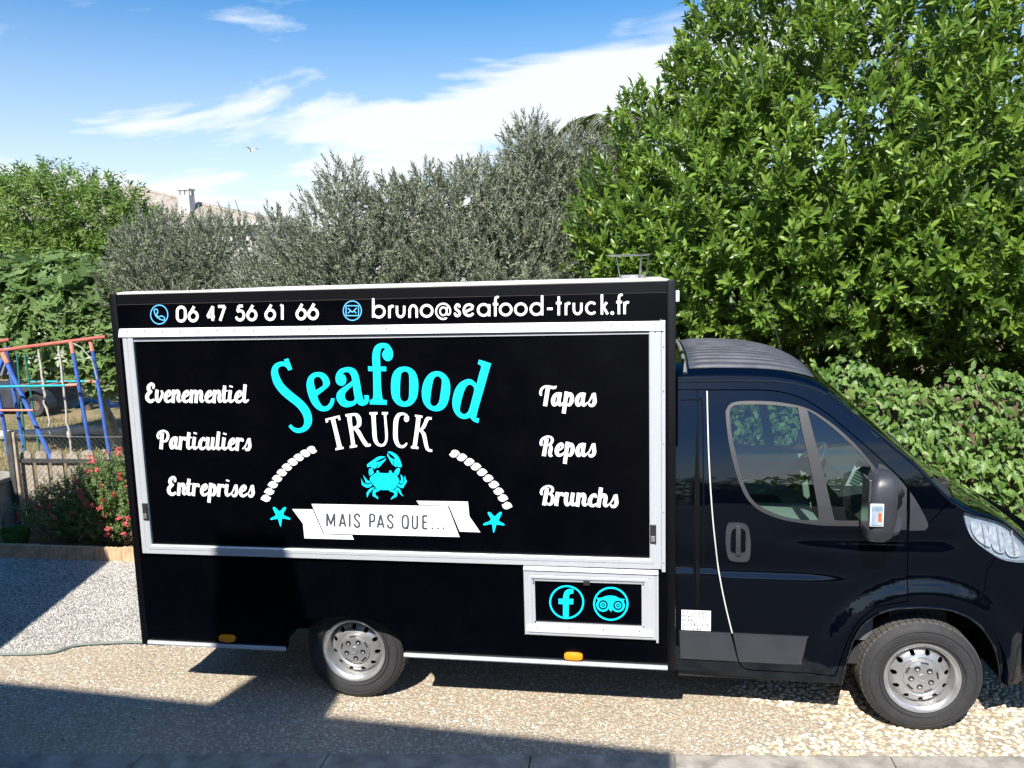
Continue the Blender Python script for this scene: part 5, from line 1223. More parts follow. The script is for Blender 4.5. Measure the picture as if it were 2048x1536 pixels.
# weight plate sticker with its lettering
st_ = skin('weight_sticker', [rect(2.080, 2.252, 0.566, 0.695)], [], M['vinyl_white'], near_body, dy=-0.0015, edge=0)
st_['label'] = 'white weight and size sticker with printed figures'
def small_text(lines, x, z, size, dz, y, m, parent):
    for k, (xx, body_) in enumerate(lines):
        cu = bpy.data.curves.new('print_curve', 'FONT'); cu.body = body_; cu.size = size; cu.space_character = 1.15
        ob = bpy.data.objects.new('print_curve', cu); col.objects.link(ob)
        bpy.context.view_layer.update()
        me = bpy.data.meshes.new_from_object(ob.evaluated_get(bpy.context.evaluated_depsgraph_get()))
        bpy.data.objects.remove(ob)
        for v in me.vertices: v.co = Vector((xx + v.co.x * 1.0, y, z - k * dz + v.co.y))
        me.materials.clear(); link('lettering', me, m, parent)
small_text([(2.083, 'P.V      2.60'), (2.083, 'PTAC   3.50'), (2.083, 'PTRA'), (2.083, 'N.L:580  235'), (2.083, 'S:   13.63')], 2.083, 0.673, 0.0255, 0.0248, 0.1470, M['ink'], st_)

# roof, windscreen, cowl and bonnet: cross-sections between the two side skins
def section(x, th, n=2.4):
    zE = float(Ez(min(x, 4.12))) - max(0, x - 4.12) * 0.9; zT = float(Tz(x)); yE = float(Ys(min(x, 4.12), zE)) + max(0, x - 4.12) * 1.2
    c, s_ = math.cos(th), math.sin(th)
    ss = math.copysign(abs(c) ** (2 / n), c); rr = abs(s_) ** (2 / n)
    return (x, 1.175 - (1.175 - yE) * ss, zE + max(0.01, zT - zE) * rr)
def loft(name, xa, xb, nu, th0, th1, nv, m, parent, n=2.4, lift=0.0):
    V = []; F = []
    for i in range(nu + 1):
        for j in range(nv + 1):
            th = th0 + (th1 - th0) * j / nv; k = math.sin(th)
            x = xa(k) + (xb(k) - xa(k)) * i / nu
            p = section(x, th, n); V.append((p[0], p[1], p[2] + lift))
    for i in range(nu):
        for j in range(nv):
            F.append((i * (nv + 1) + j, (i + 1) * (nv + 1) + j, (i + 1) * (nv + 1) + j + 1, i * (nv + 1) + j + 1))
    me = bpy.data.meshes.new(name); me.from_pydata(V, [], F)
    return link(name, me, m, parent, smooth=True)
PI = math.pi
ws_top = lambda k: 2.915 + 0.06 * k; ws_bot = lambda k: 3.455 + 0.20 * k ** 2; cowl_b = lambda k: 3.565 + 0.185 * k ** 2
cab_roof = loft('cab_roof', lambda k: 2.05, ws_top, 26, 0, PI, 72, M['van_paint'], truck)
ta = 0.14
loft('screen_pillar', ws_top, cowl_b, 26, 0, ta, 8, M['van_paint'], truck); loft('screen_pillar', ws_top, cowl_b, 26, PI - ta, PI, 8, M['van_paint'], truck)
wsc = loft('windscreen', ws_top, ws_bot, 30, ta, PI - ta, 60, M['windscreen'], truck)
loft('screen_seal', ws_top, ws_bot, 26, ta - 0.015, ta + 0.02, 2, M['plastic_dark'], wsc, lift=0.003)
cowl = loft('cowl', ws_bot, cowl_b, 6, ta, PI - ta, 60, M['plastic_dark'], truck, lift=-0.012)
bon = loft('bonnet', cowl_b, lambda k: 4.38, 26, 0, PI, 64, M['van_paint'], truck)
# ribbed roof skin
V = []; F = []; ny = 170; nx_ = 30
ys_ = np.linspace(0.40, 1.95, ny + 1)
for i in range(nx_ + 1):
    x = 2.135 + (2.86 - 2.135) * i / nx_
    zE = float(Ez(x)); yE = float(Ys(x, zE)); zT = float(Tz(x))
    fade = min(1, i / 2.5) * min(1, (nx_ - i) / 4)
    for y in ys_:
        s_ = abs(1.175 - y) / (1.175 - yE); rr = max(0.0, 1 - s_ ** 2.4) ** (1 / 2.4)
        ph = (y - 0.40) / 0.074 % 1.0; rib = 1.0 if 0.18 < ph < 0.70 else 0.0
        V.append((x, y, zE + (zT - zE) * rr + 0.004 + 0.0105 * rib * fade))
for i in range(nx_):
    for j in range(ny): F.append((i * (ny + 1) + j, (i + 1) * (ny + 1) + j, (i + 1) * (ny + 1) + j + 1, i * (ny + 1) + j + 1))
me = bpy.data.meshes.new('roof_ribs'); me.from_pydata(V, [], F)
rib = link('roof_ribs', me, M['roof_dust'], cab_roof); rib['label'] = 'dusty grey ribbed cab roof'
# pale moulding across the rear edge of the cab roof
pts = []
for j in range(5, 60):
    th = PI * j / 64; p = section(2.11, th); pts.append((p[0], p[1], p[2] + 0.008))
MB().tube(pts, 0.012, 6).build('roof_moulding', mat('moulding', (0.16, 0.16, 0.16), 0.7), cab_roof, smooth=True)
MB().box(2.046, 2.06, 0.22, W - 0.22, 0.35, 2.12).build('cab_back', M['dark'], truck)
# front end: bumper and grille wrap round the nose
def nose(z0, z1, name, m, x_in, y_in, xf, bulge, parent):
    V = []; F = []; nu = 40; nv = 8
    for i in range(nu + 1):
        th = PI * i / nu; c, s_ = math.cos(th), math.sin(th)
        for j in range(nv + 1):
            z = z0 + (z1 - z0) * j / nv; b = bulge * math.sin(PI * j / nv)
            V.append((x_in + (xf + b - x_in) * abs(s_) ** 0.75, 1.175 - (1.175 - y_in + b * 0.3) * math.copysign(abs(c) ** 0.55, c), z))
    for i in range(nu):
        for j in range(nv): F.append((i * (nv + 1) + j, i * (nv + 1) + j + 1, (i + 1) * (nv + 1) + j + 1, (i + 1) * (nv + 1) + j))
    me = bpy.data.meshes.new(name); me.from_pydata(V, [], F)
    return link(name, me, m, parent, smooth=True)
nose(0.26, 0.62, 'front_bumper', M['van_paint'], 4.02, 0.235, 4.42, 0.02, truck)
nose(0.60, 1.0, 'front_grille', M['plastic_dark'], 4.05, 0.262, 4.37, 0.02, truck)
# wiper
MB().tube([(3.60, 0.56, 1.425), (3.55, 0.70, 1.50), (3.50, 1.15, 1.585)], 0.008, 6).box(3.63, 3.68, 0.50, 0.60, 1.375, 1.415, 0.01).build('wiper', M['plastic_dark'], cowl)
MB().tube([(2.82, 1.10, 2.12), (2.80, 1.10, 2.14)], 0.018, 8).tube([(2.80, 1.10, 2.135), (2.735, 1.10, 2.36), (2.668, 1.10, 2.587)], 0.0035, 5).build('antenna', M['plastic_dark'], cab_roof)
# front wheel well
mb = MB(); q = arc_pts(3.445, 0.34, 0.47, 185, -5, 24)
V = [(x, 0.16, z) for x, z in q] + [(x, 0.62, z) for x, z in q]; n = len(q)
mb.add(V, [(i, i + 1, n + i + 1, n + i) for i in range(n - 1)] + [tuple(range(n, 2 * n))]).build('wheel_well', M['dark'], truck)
lip = [(x, float(Ys(x, z)) - 0.001, z) for x, z in arch_f]
MB().tube(lip, 0.007, 6).build('wheel_arch_lip', M['van_paint'], near_body, smooth=True)
MB().box(2.06, 2.99, 0.19, 0.30, 0.25, 0.33, 0.01).build('sill', M['plastic_dark'], truck)

# mirror: head, lamp, lower cap, arms
mir = empty('door_mirror', (3.2, 0.0, 1.4)); mir.parent = truck; mir.matrix_parent_inverse = wmat(truck).inverted()
def rounded_block(sections, m, name, parent, n=28, p=0.55):
    """sections: (cx, cy, z, half x, half y)"""
    V = []; F = []
    for cx, cy, z, hx, hy in sections:
        for i in range(n):
            t = 2 * PI * i / n; c, s_ = math.cos(t), math.sin(t)
            V.append((cx + hx * math.copysign(abs(c) ** p, c), cy + hy * math.copysign(abs(s_) ** p, s_), z))
    for j in range(len(sections) - 1):
        for i in range(n): F.append((j * n + i, j * n + (i + 1) % n, (j + 1) * n + (i + 1) % n, (j + 1) * n + i))
    F.append(tuple(range(n))[::-1]); F.append(tuple((len(sections) - 1) * n + i for i in range(n)))
    return MB().add(V, F).build(name, m, parent, smooth=True)
mx = 0.008
head = rounded_block([(3.128, -0.015, 1.29, 0.070, 0.085), (3.132, -0.015, 1.33, 0.074, 0.090), (3.136, -0.015, 1.45, 0.077, 0.094), (3.142, -0.010, 1.53, 0.074, 0.092), (3.148, 0.0, 1.575, 0.060, 0.080), (3.152, 0.01, 1.598, 0.036, 0.055), (3.154, 0.015, 1.606, 0.012, 0.025)], M['plastic'], 'mirror_head', mir)
cap = rounded_block([(3.112, 0.0, 1.216, 0.030, 0.05), (3.116, -0.008, 1.226, 0.056, 0.075), (3.124, -0.014, 1.255, 0.070, 0.088), (3.127, -0.017, 1.296, 0.0725, 0.091)], M['plastic'], 'mirror_lower_cap', mir)
ml = MB().box(3.058, 3.128, -0.114, -0.104, 1.322, 1.448, 0.005).build('mirror_lamp', M['alu_white'], mir); ml['label'] = 'clear indicator lamp with an orange bulb in the mirror'
MB().box(3.064, 3.122, -0.118, -0.1142, 1.330, 1.440, 0.002).build('lamp_reflector', M['lamp_clear'], ml)
MB().box(3.098, 3.114, -0.1205, -0.1182, 1.352, 1.400, 0.001).build('bulb', M['lamp_orange'], ml)
mb = MB()
for z0, z1, zz_ in ((1.50, 1.44, 1.45), (1.27, 1.25, 1.29)):
    mb.tube([(3.165, 0.0, z0 - 0.02), (3.225, 0.03, z0 - 0.01), (3.262, 0.10, zz_), (3.265, 0.165, zz_ - 0.02)], [0.034, 0.034, 0.034, 0.036], 10)
mb.build('mirror_arm', M['plastic'], mir, smooth=True)
MB().box(3.058, 3.072, 0.0 - 0.075, 0.06, 1.245, 1.57, 0.004).build('mirror_glass', M['chrome'], mir)

# cabin
cabin = MB().box(2.07, 3.55, 0.24, W - 0.24, 0.36, 0.44).box(3.30, 3.62, 0.30, W - 0.30, 0.46, 0.95).build('cabin_floor', M['cabin_dark'], truck)
def seat(x, y, w_):
    s_ = MB().box(x, x + 0.52, y, y + w_, 0.74, 0.92, 0.05).build('seat', M['cabin_dark'], truck, smooth=True)
    V = []
    MB().add([(x - 0.10 + dx, yy, zz_) for (dx, zz_) in ((0.02, 0.86), (0.16, 0.86), (-0.02, 1.52), (-0.12, 1.52)) for yy in (y, y + w_)], [(0, 1, 3, 2), (2, 3, 5, 4), (4, 5, 7, 6), (6, 7, 1, 0), (0, 2, 4, 6), (1, 7, 5, 3)]).build('backrest', M['cabin_dark'], s_)
    for k in range(2 if w_ > 0.6 else 1):
        yy = y + 0.10 + k * 0.46
        MB().box(x - 0.20, x - 0.11, yy, yy + 0.27, 1.55, 1.74, 0.03).build('headrest', M['cabin_dark'], s_, smooth=True)
MB().box(2.52, 3.02, 0.70, 1.26, 0.925, 1.06, 0.05).box(2.62, 2.95, 0.66, 0.70, 0.95, 0.99, 0.01).build('added_seat_pad', M['cabin_green'], truck, smooth=True)  # pale block added on the bench to catch sun through the window
seat(2.42, 0.36, 0.92); seat(2.42, 1.45, 0.52)
dash = MB().add([(3.18, y, 1.02) for y in (0.27, 2.08)] + [(3.16, y, 1.18) for y in (0.27, 2.08)] + [(3.24, y, 1.26) for y in (0.27, 2.08)] + [(3.58, y, 1.30) for y in (0.29, 2.06)] + [(3.60, y, 0.96) for y in (0.29, 2.06)], [(0, 1, 3, 2), (2, 3, 5, 4), (4, 5, 7, 6), (6, 7, 9, 8), (0, 2, 4, 6, 8), (1, 9, 7, 5, 3)]).build('dashboard', M['cabin_grey'], truck)
wc = Vector((3.08, 1.62, 1.24)); nrm_ = Vector((-0.78, 0, 0.62)).normalized(); ua = Vector((0, 1, 0)); va = nrm_.cross(ua)
sw = MB().tube([wc + (ua * math.cos(t) + va * math.sin(t)) * 0.20 for t in np.linspace(0, 2 * PI, 33)], 0.016, 8, False)
for t in (0.2, PI - 0.2, -PI / 2):
    sw.tube([wc, wc + (ua * math.cos(t) + va * math.sin(t)) * 0.19], 0.014, 6)
sw.tube([wc - nrm_ * 0.02, wc + nrm_ * 0.03], 0.06, 14).tube([wc, wc - nrm_ * 0.3], 0.03, 8).build('steering_wheel', M['cabin_grey'], truck, smooth=True)
pp = MB().add([(3.036, 0.33, 1.427), (3.145, 0.34, 1.429), (3.180, 0.33, 1.548), (3.100, 0.32, 1.594)], [(0, 1, 2, 3)]).build('paper_sheet', M['paper'], truck)
mb = MB()
for k in range(8):
    a = Vector((3.050, 0.328, 1.447)).lerp(Vector((3.106, 0.316, 1.574)), k / 7.5); b = a + Vector((0.070, 0.006, -0.028)) * (0.7 + 0.3 * random.random())
    dn = Vector((0.004, 0, 0.009)); mb.add([a + Vector((0.008, -0.003, 0)), b + Vector((0, -0.003, 0)), b + dn + Vector((0, -0.003, 0)), a + dn + Vector((0.008, -0.003, 0))], [(0, 1, 2, 3)])
mb.build('print_lines', M['print'], pp)
dp = MB().box(2.30, 3.28, 2.06, 2.085, 0.45, 1.22).box(2.45, 3.20, 1.98, 2.06, 0.50, 0.74, 0.02).box(2.60, 3.10, 1.99, 2.06, 0.80, 0.86, 0.02).build('far_door_lining', M['cabin_green'], truck)
MB().box(2.30, 3.20, 0.262, 0.275, 0.5, 1.20).build('door_lining', M['cabin_grey'], truck)

# ================================================================== WHEELS
def make_wheel():
    w_ = empty('wheel', (0, 0, 0))
    R0, RI = 0.338, 0.207
    # tyre: side wall, shoulder, blocks
    prof = [(RI - 0.006, 0.035), (RI + 0.004, 0.012), (RI + 0.02, 0.004), (RI + 0.06, -0.004), (RI + 0.095, 0.0), (R0 - 0.020, 0.014), (R0 - 0.008, 0.028)]
    back = [(R0 - 0.008, 0.190), (R0 - 0.03, 0.208), (RI + 0.02, 0.212), (RI, 0.19)]
    ty = MB().lathe(prof, 72).lathe(back, 72)
    for rr in (RI + 0.028, RI + 0.085):
        ty.lathe([(rr - 0.002, -0.002 - 0.004), (rr, -0.0085), (rr + 0.002, -0.002 - 0.004)], 72)
    ty_o = ty.build('tyre', M['rubber'], w_, smooth=True)
    angs = []; grv = []
    for k in range(56):
        a = 2 * PI * k / 56; angs += [a, a + 0.085]; grv += [0, 0]; angs += [a + 0.088, a + 0.109]; grv += [1, 1]
    tp = [(R0 - 0.010, 0.026), (R0 - 0.001, 0.036), (R0, 0.070), (R0 - 0.010, 0.072), (R0 - 0.010, 0.080), (R0, 0.082), (R0, 0.104), (R0 - 0.010, 0.106), (R0 - 0.010, 0.114), (R0, 0.116), (R0, 0.150), (R0 - 0.001, 0.184), (R0 - 0.010, 0.192)]
    MB().lathe(tp, axis='y', angs=angs, dr=lambda i, k: -0.008 * grv[k] if i not in (3, 4, 7, 8) else 0).build('tread', M['tread'], ty_o)
    # steel rim
    rim = MB().lathe([(RI - 0.002, 0.030), (RI + 0.006, 0.008), (RI + 0.004, 0.000), (RI - 0.004, 0.002), (RI - 0.010, 0.014), (RI - 0.022, 0.022), (RI - 0.028, 0.050), (RI - 0.034, 0.085), (RI - 0.036, 0.19)], 72).build('rim', M['steel'], w_, smooth=True)
    # dished disc with hand holes
    def dy_(r): return float(np.interp(r, [0.0, 0.095, 0.108, 0.120, 0.150, 0.176], [0.030, 0.030, 0.034, 0.028, 0.040, 0.074]))
    outer = arc_pts(0, 0, 0.176, 0, 355, 71); inner = arc_pts(0, 0, 0.085, 0, 352, 44)
    hol = []
    for k in range(11):
        a = math.radians(20 + 360 / 11 * k); c = (0.146 * math.cos(a), 0.146 * math.sin(a))
        hol.append([(c[0] + 0.0165 * math.cos(t) * math.cos(a) - 0.0150 * math.sin(t) * math.sin(a), c[1] + 0.0165 * math.cos(t) * math.sin(a) + 0.0150 * math.sin(t) * math.cos(a)) for t in np.linspace(0, 2 * PI, 15)[:-1]])
    ste = [(r * math.cos(t), r * math.sin(t)) for r in (0.095, 0.108, 0.114, 0.120, 0.128, 0.136, 0.15, 0.158, 0.165) for t in np.linspace(0, 2 * PI, 73)[:-1]]
    vo, T = cdt([outer], [inner] + hol, ste)
    me = bpy.data.meshes.new('wheel_disc'); me.from_pydata([(v.x, dy_(v.length), v.y) for v in vo], [], T)
    bm = bmesh.new(); bm.from_mesh(me); bmesh.ops.delete(bm, geom=[v for v in bm.verts if not v.link_faces], context='VERTS')
    be = [e for e in bm.edges if e.is_boundary]; r_ = bmesh.ops.extrude_edge_only(bm, edges=be)
    bmesh.ops.translate(bm, vec=(0, 0.008, 0), verts=[v for v in r_['geom'] if isinstance(v, bmesh.types.BMVert)]); bmesh.ops.recalc_face_normals(bm, faces=bm.faces[:]); bm.to_mesh(me); bm.free()
    dsk = link('wheel_disc', me, M['steel'], rim, smooth=True)
    me.set_sharp_from_angle(angle=math.radians(40))
    MB().lathe([(0.0001, 0.10), (0.17, 0.10)], 40).build('brake_drum', M['dark'], rim)
    # centre cover with five bolt wells and a raised badge disc
    bolts = [(0.058 * math.cos(math.radians(90 + 36 + 72 * k)), 0.058 * math.sin(math.radians(90 + 36 + 72 * k))) for k in range(5)]
    wells = [[(bx + 0.0175 * math.cos(t), bz + 0.0175 * math.sin(t)) for t in np.linspace(0, 2 * PI, 17)[:-1]] for bx, bz in bolts]
    slots = []
    for k in range(5):
        a0 = 90 + 72 * k
        slots.append(arc_pts(0, 0, 0.094, a0 - 15, a0 + 15, 8) + arc_pts(0, 0, 0.082, a0 + 15, a0 - 15, 8))
    vo, T = cdt([arc_pts(0, 0, 0.103, 0, 352, 44)], wells + slots, [(r * math.cos(t), r * math.sin(t)) for r in (0.03, 0.08, 0.097) for t in np.linspace(0, 2 * PI, 41)[:-1]])
    cy = lambda r: float(np.interp(r, [0, 0.03, 0.08, 0.097, 0.103], [0.010, 0.010, 0.012, 0.018, 0.030]))
    me = bpy.data.meshes.new('hub_cover'); me.from_pydata([(v.x, cy(v.length), v.y) for v in vo], [], T)
    bm = bmesh.new(); bm.from_mesh(me); bmesh.ops.delete(bm, geom=[v for v in bm.verts if not v.link_faces], context='VERTS')
    be = [e for e in bm.edges if e.is_boundary]; r_ = bmesh.ops.extrude_edge_only(bm, edges=be)
    bmesh.ops.translate(bm, vec=(0, 0.016, 0), verts=[v for v in r_['geom'] if isinstance(v, bmesh.types.BMVert)]); bmesh.ops.recalc_face_normals(bm, faces=bm.faces[:]); bm.to_mesh(me); bm.free()
    hub = link('hub_cover', me, M['steel'], rim)
    MB().lathe([(0.0001, 0.026), (0.099, 0.026)], 32).build('hub_back', M['plastic_dark'], rim)
    for bx, bz in bolts:
        MB().lathe([(0.0115, 0.026), (0.0105, 0.012), (0.0065, 0.011), (0.0055, 0.016), (0.0001, 0.016)], 12, 'y', (bx, 0, bz)).build('wheel_bolt', M['chrome'], rim, smooth=True)
    MB().lathe([(0.025, 0.011), (0.023, 0.004), (0.018, 0.003), (0.017, 0.005), (0.0001, 0.005)], 28, 'y').build('centre_badge', M['steel'], rim, smooth=True)
    return w_
wh = make_wheel(); wh.parent = truck
wh.matrix_parent_inverse = wmat(truck).inverted()
wh.location = (3.45, 0.145, 0.332); wh.rotation_euler = (0, math.radians(9), 0)
w2 = copy_tree(wh, truck); w2.location = (0.0, 0.145, 0.332); w2.rotation_euler = (0, math.radians(-6), 0)
w3 = copy_tree(wh, truck); w3.location = (3.45, W - 0.145, 0.332); w3.rotation_euler = (0, 0, PI)
w4 = copy_tree(wh, truck); w4.location = (0.0, W - 0.145, 0.332); w4.rotation_euler = (0, 0, PI)
# ================================================================== PLANTS
def norm(v): return v / np.maximum(1e-9, np.linalg.norm(v, axis=-1, keepdims=True))
def leaf_shape(kind):
    if kind == 'lance':      # folded blade, eight points
        V = [(0, 0, 0), (.30, .42, .10), (.30, 0, 0), (.30, -.42, .10), (.66, .40, .06), (.66, 0, -.02), (.66, -.40, .06), (1, 0, -.10)]
        F = [(0, 2, 1), (0, 3, 2), (1, 2, 5), (1, 5, 4), (2, 3, 6), (2, 6, 5), (4, 5, 7), (5, 6, 7)]
    elif kind == 'small':    # narrow blade, two halves
        V = [(0, 0, 0), (.45, .5, .06), (.45, -.5, .06), (1, 0, -.05), (.45, 0, -.02)]
        F = [(0, 4, 1), (0, 2, 4), (1, 4, 3), (4, 2, 3)]
    elif kind == 'fig':      # broad lobed leaf
        ol = [(.05, .10), (.18, .42), (.36, .50), (.46, .26), (.62, .52), (.80, .44), (.76, .18), (1.0, .0)]
        V = [(.0, 0, 0), (.45, 0, -.03), (.72, 0, -.05)] + [(x, y, .10 * abs(y) - .08 * x * x) for x, y in ol] + [(x, -y, .10 * abs(y) - .08 * x * x) for x, y in ol[:-1][::-1]]
        n = len(V); r_ = list(range(3, n))
        F = [(0, 1, 3)]
        for a, b in zip(r_[:-1], r_[1:]):
            mid = (V[a][0] + V[b][0]) / 2; F.append((1, b, a) if mid < .62 else (2, b, a))
        F += [(0, n - 1, 1), (1, 2, 6), (1, n - 4, 2)]
        F = [f if True else f for f in F]
    elif kind == 'ivy':      # three-pointed leaf hanging from its stalk
        ol = [(.0, .30), (.22, .50), (.40, .58), (.48, .30), (.62, .34)]
        V = [(.0, 0, 0), (.45, 0, .05), (1.0, 0, -.12)] + [(x, y, -.16 * abs(y)) for x, y in ol] + [(x, -y, -.16 * abs(y)) for x, y in ol]
        F = [(0, 1, 3), (1, 4, 3), (1, 5, 4), (1, 6, 5), (1, 7, 6), (1, 2, 7), (0, 8, 1), (1, 8, 9), (1, 9, 10), (1, 10, 11), (1, 11, 12), (1, 12, 2)]
    return np.array(V, float), np.array(F)
def leaves(name, kind, P, A, N, L, Wd, m, parent, rnd=None, stuff=False, curl=0.0):
    """P base points, A leaf axes, N rough normals, L lengths, Wd widths"""
    V0, F0 = leaf_shape(kind); n = len(P); k = len(V0)
    A = norm(A); B = norm(np.cross(N, A)); C = np.cross(A, B)
    X = V0[None, :, 0, None] * A[:, None, :] * L[:, None, None] + V0[None, :, 1, None] * B[:, None, :] * Wd[:, None, None] + V0[None, :, 2, None] * C[:, None, :] * L[:, None, None]
    V = (P[:, None, :] + X).reshape(-1, 3)
    F = (F0[None] + (np.arange(n) * k)[:, None, None]).reshape(-1, 3)
    if rnd is None: rnd = RNG.uniform(0, 1, n)
    me = fast_mesh(name, V, F, np.repeat(rnd, k))
    o = link(name, me, m, parent, smooth=kind in ('lance', 'fig', 'ivy'))
    if stuff: o['kind'] = 'stuff'
    return o
def crown_points(lobes, n, rng, lo=0.72, hi=1.0, bias=2.0, cut=0.80):
    """points near the surface of a lumpy crown; returns places and outward normals"""
    lobes = np.array(lobes, float); area = (lobes[:, 3] * lobes[:, 4] + lobes[:, 3] * lobes[:, 5] + lobes[:, 4] * lobes[:, 5])
    P = []; N = []; got = 0
    while got < n:
        k = rng.choice(len(lobes), n * 2, p=area / area.sum()); d = norm(rng.normal(size=(n * 2, 3)))
        r = lo + (hi - lo) * rng.uniform(0, 1, n * 2) ** (1 / bias)
        c, s = lobes[k, :3], lobes[k, 3:6]; p = c + d * s * r[:, None]
        # drop what lies deep inside another lobe
        q = np.min(np.linalg.norm((p[:, None, :] - lobes[None, :, :3]) / lobes[None, :, 3:6], axis=2), axis=1)
        ok = q > lo * 0.97
        P.append(p[ok]); N.append(norm(d / s)[ok]); got += ok.sum()
    return np.concatenate(P)[:n], np.concatenate(N)[:n]
def sprigs(P, D, rng, per, length, leaf_l, leaf_w, spread0=1.15, spread1=0.45, droop=0.0, jl=0.25):
    """leaves set spirally along short shoots"""
    n = len(P); D = norm(D)
    ref = np.where(np.abs(D[:, 2:3]) < 0.9, np.array([[0, 0, 1.0]]), np.array([[1.0, 0, 0]]))
    U = norm(np.cross(D, ref)); Vv = np.cross(D, U)
    t = (np.arange(per) + 0.5) / per
    ph = (np.arange(per) * 2.39996)[None] + rng.uniform(0, 6.28, n)[:, None] + rng.normal(0, .25, (n, per))
    Ls = length * rng.uniform(0.7, 1.25, n)
    pos = P[:, None, :] + D[:, None, :] * (t[None, :, None] * Ls[:, None, None])
    sp = (spread0 + (spread1 - spread0) * t)[None] + rng.normal(0, .15, (n, per))
    rad = U[:, None, :] * np.cos(ph)[..., None] + Vv[:, None, :] * np.sin(ph)[..., None]
    ax = D[:, None, :] * np.cos(sp)[..., None] + rad * np.sin(sp)[..., None]
    ax[..., 2] -= droop
    nr = D[:, None, :] * np.sin(sp)[..., None] - rad * np.cos(sp)[..., None] + rng.normal(0, .2, (n, per, 3))
    ll = leaf_l * (0.75 + 0.35 * np.sin(t * 2.6 + .4))[None] * rng.uniform(1 - jl, 1 + jl, (n, per)); lw = leaf_w * ll / leaf_l * rng.uniform(.85, 1.15, (n, per))
    base = np.repeat(rng.uniform(0, 1, n)[:, None], per, 1) * 0.6 + rng.uniform(0, 0.4, (n, per)) * 1.0
    return pos.reshape(-1, 3), ax.reshape(-1, 3), nr.reshape(-1, 3), ll.ravel(), lw.ravel(), base.ravel()
def trunk_mesh(name, base, limbs, m, parent):
    mb = MB()
    for pts, rr in limbs:
        Q = catmull([tuple(p) for p in pts], None, False, 4); k = len(Q)
        mb.tube(Q, list(np.interp(np.linspace(0, 1, k), np.linspace(0, 1, len(rr)), rr)), 7)
    return mb.build(name, m, parent, smooth=True)
def limbs_to(base, fork, targets, r0, r1, rng):
    out = [([base, tuple((np.array(base) + np.array(fork)) / 2 + rng.normal(0, .06, 3)), fork], [r0, r0 * .8, r0 * .62])]
    for t in targets:
        f = np.array(fork); t = np.array(t); mid = f + (t - f) * .5 + rng.normal(0, .12, 3) + np.array([0, 0, .15])
        out.append(([tuple(f), tuple(mid), tuple(t)], [r0 * .5, r0 * .3, r1]))
    return out
M['bark'] = mat('bark', (0.16, 0.13, 0.10), 0.9, noise=0.4, scale=14, bump=0.6, bscale=30)
M['bark_grey'] = mat('bark_grey', (0.24, 0.22, 0.19), 0.9, noise=0.4, scale=14, bump=0.6, bscale=30)
M['leaf_laurel'] = ramp_mat('leaf_laurel', [(0.0, (0.042, 0.080, 0.014)), (0.35, (0.090, 0.165, 0.022)), (0.7, (0.155, 0.255, 0.036)), (0.975, (0.235, 0.335, 0.070)), (0.99, (0.46, 0.36, 0.10))], 0.38, 0.45, 0.24, (0.28, 0.44, 0.04), backcol=(0.11, 0.17, 0.06))
M['leaf_olive'] = ramp_mat('leaf_olive', [(0.0, (0.110, 0.130, 0.076)), (0.5, (0.190, 0.215, 0.138)), (1.0, (0.34, 0.365, 0.265))], 0.42, 0.5, 0.12, (0.16, 0.20, 0.09), backcol=(0.27, 0.29, 0.225))
M['leaf_peach'] = ramp_mat('leaf_peach', [(0.0, (0.070, 0.125, 0.024)), (0.5, (0.125, 0.210, 0.040)), (1.0, (0.195, 0.285, 0.070))], 0.5, 0.35, 0.25, (0.18, 0.32, 0.04))
M['leaf_fig'] = ramp_mat('leaf_fig', [(0.0, (0.075, 0.130, 0.032)), (0.5, (0.125, 0.200, 0.060)), (1.0, (0.200, 0.280, 0.110))], 0.40, 0.5, 0.22, (0.22, 0.36, 0.06), backcol=(0.18, 0.23, 0.12))
M['leaf_ivy'] = ramp_mat('leaf_ivy', [(0.0, (0.035, 0.085, 0.014)), (0.5, (0.090, 0.165, 0.030)), (1.0, (0.170, 0.260, 0.070))], 0.48, 0.38, 0.2, (0.18, 0.34, 0.04))
M['leaf_sage'] = ramp_mat('leaf_sage', [(0.0, (0.070, 0.115, 0.032)), (0.5, (0.125, 0.195, 0.055)), (1.0, (0.210, 0.280, 0.120))], 0.6, 0.3, 0.2, (0.16, 0.28, 0.05))
M['flower_red'] = ramp_mat('flower_red', [(0.0, (0.50, 0.05, 0.06)), (1.0, (0.72, 0.17, 0.17))], 0.6, 0.3, 0.2, (0.6, 0.08, 0.08))
M['leaf_palm'] = ramp_mat('leaf_palm', [(0.0, (0.07, 0.10, 0.03)), (1.0, (0.16, 0.19, 0.08))], 0.5, 0.4)

# ---- big broad-leaved tree behind the cab
rng = np.random.default_rng(11)
tree = empty('laurel_tree', (4.6, 5.6, 0)); tag(tree, 'big dense glossy green tree rising behind the cab', 'tree')
lob = [(4.2, 4.7, 3.9, 1.7, 1.5, 1.5), (5.4, 4.6, 3.3, 1.5, 1.5, 1.5), (3.2, 4.5, 3.2, 1.25, 1.3, 1.25), (2.62, 4.6, 2.75, 1.05, 1.2, 1.05), (2.45, 5.0, 3.70, .75, 1.0, .80), (3.40, 5.0, 4.9, 1.0, 1.1, 1.0), (4.6, 5.2, 5.5, 1.5, 1.4, 1.3), (5.9, 5.0, 4.9, 1.2, 1.4, 1.3), (6.6, 4.6, 3.4, 1.4, 1.5, 1.5), (1.75, 4.75, 3.1, .55, .8, .8), (4.4, 4.2, 2.7, 1.7, 1.0, .85), (6.0, 4.2, 2.5, 1.6, 1.0, .8), (1.90, 5.0, 4.25, .26, .4, .38), (2.75, 5.1, 4.75, .42, .6, .60), (4.2, 5.6, 1.9, 2.2, 1.0, .8), (6.6, 5.4, 1.9, 1.8, 1.0, .9), (2.6, 5.4, 1.9, 1.2, .8, .8)]
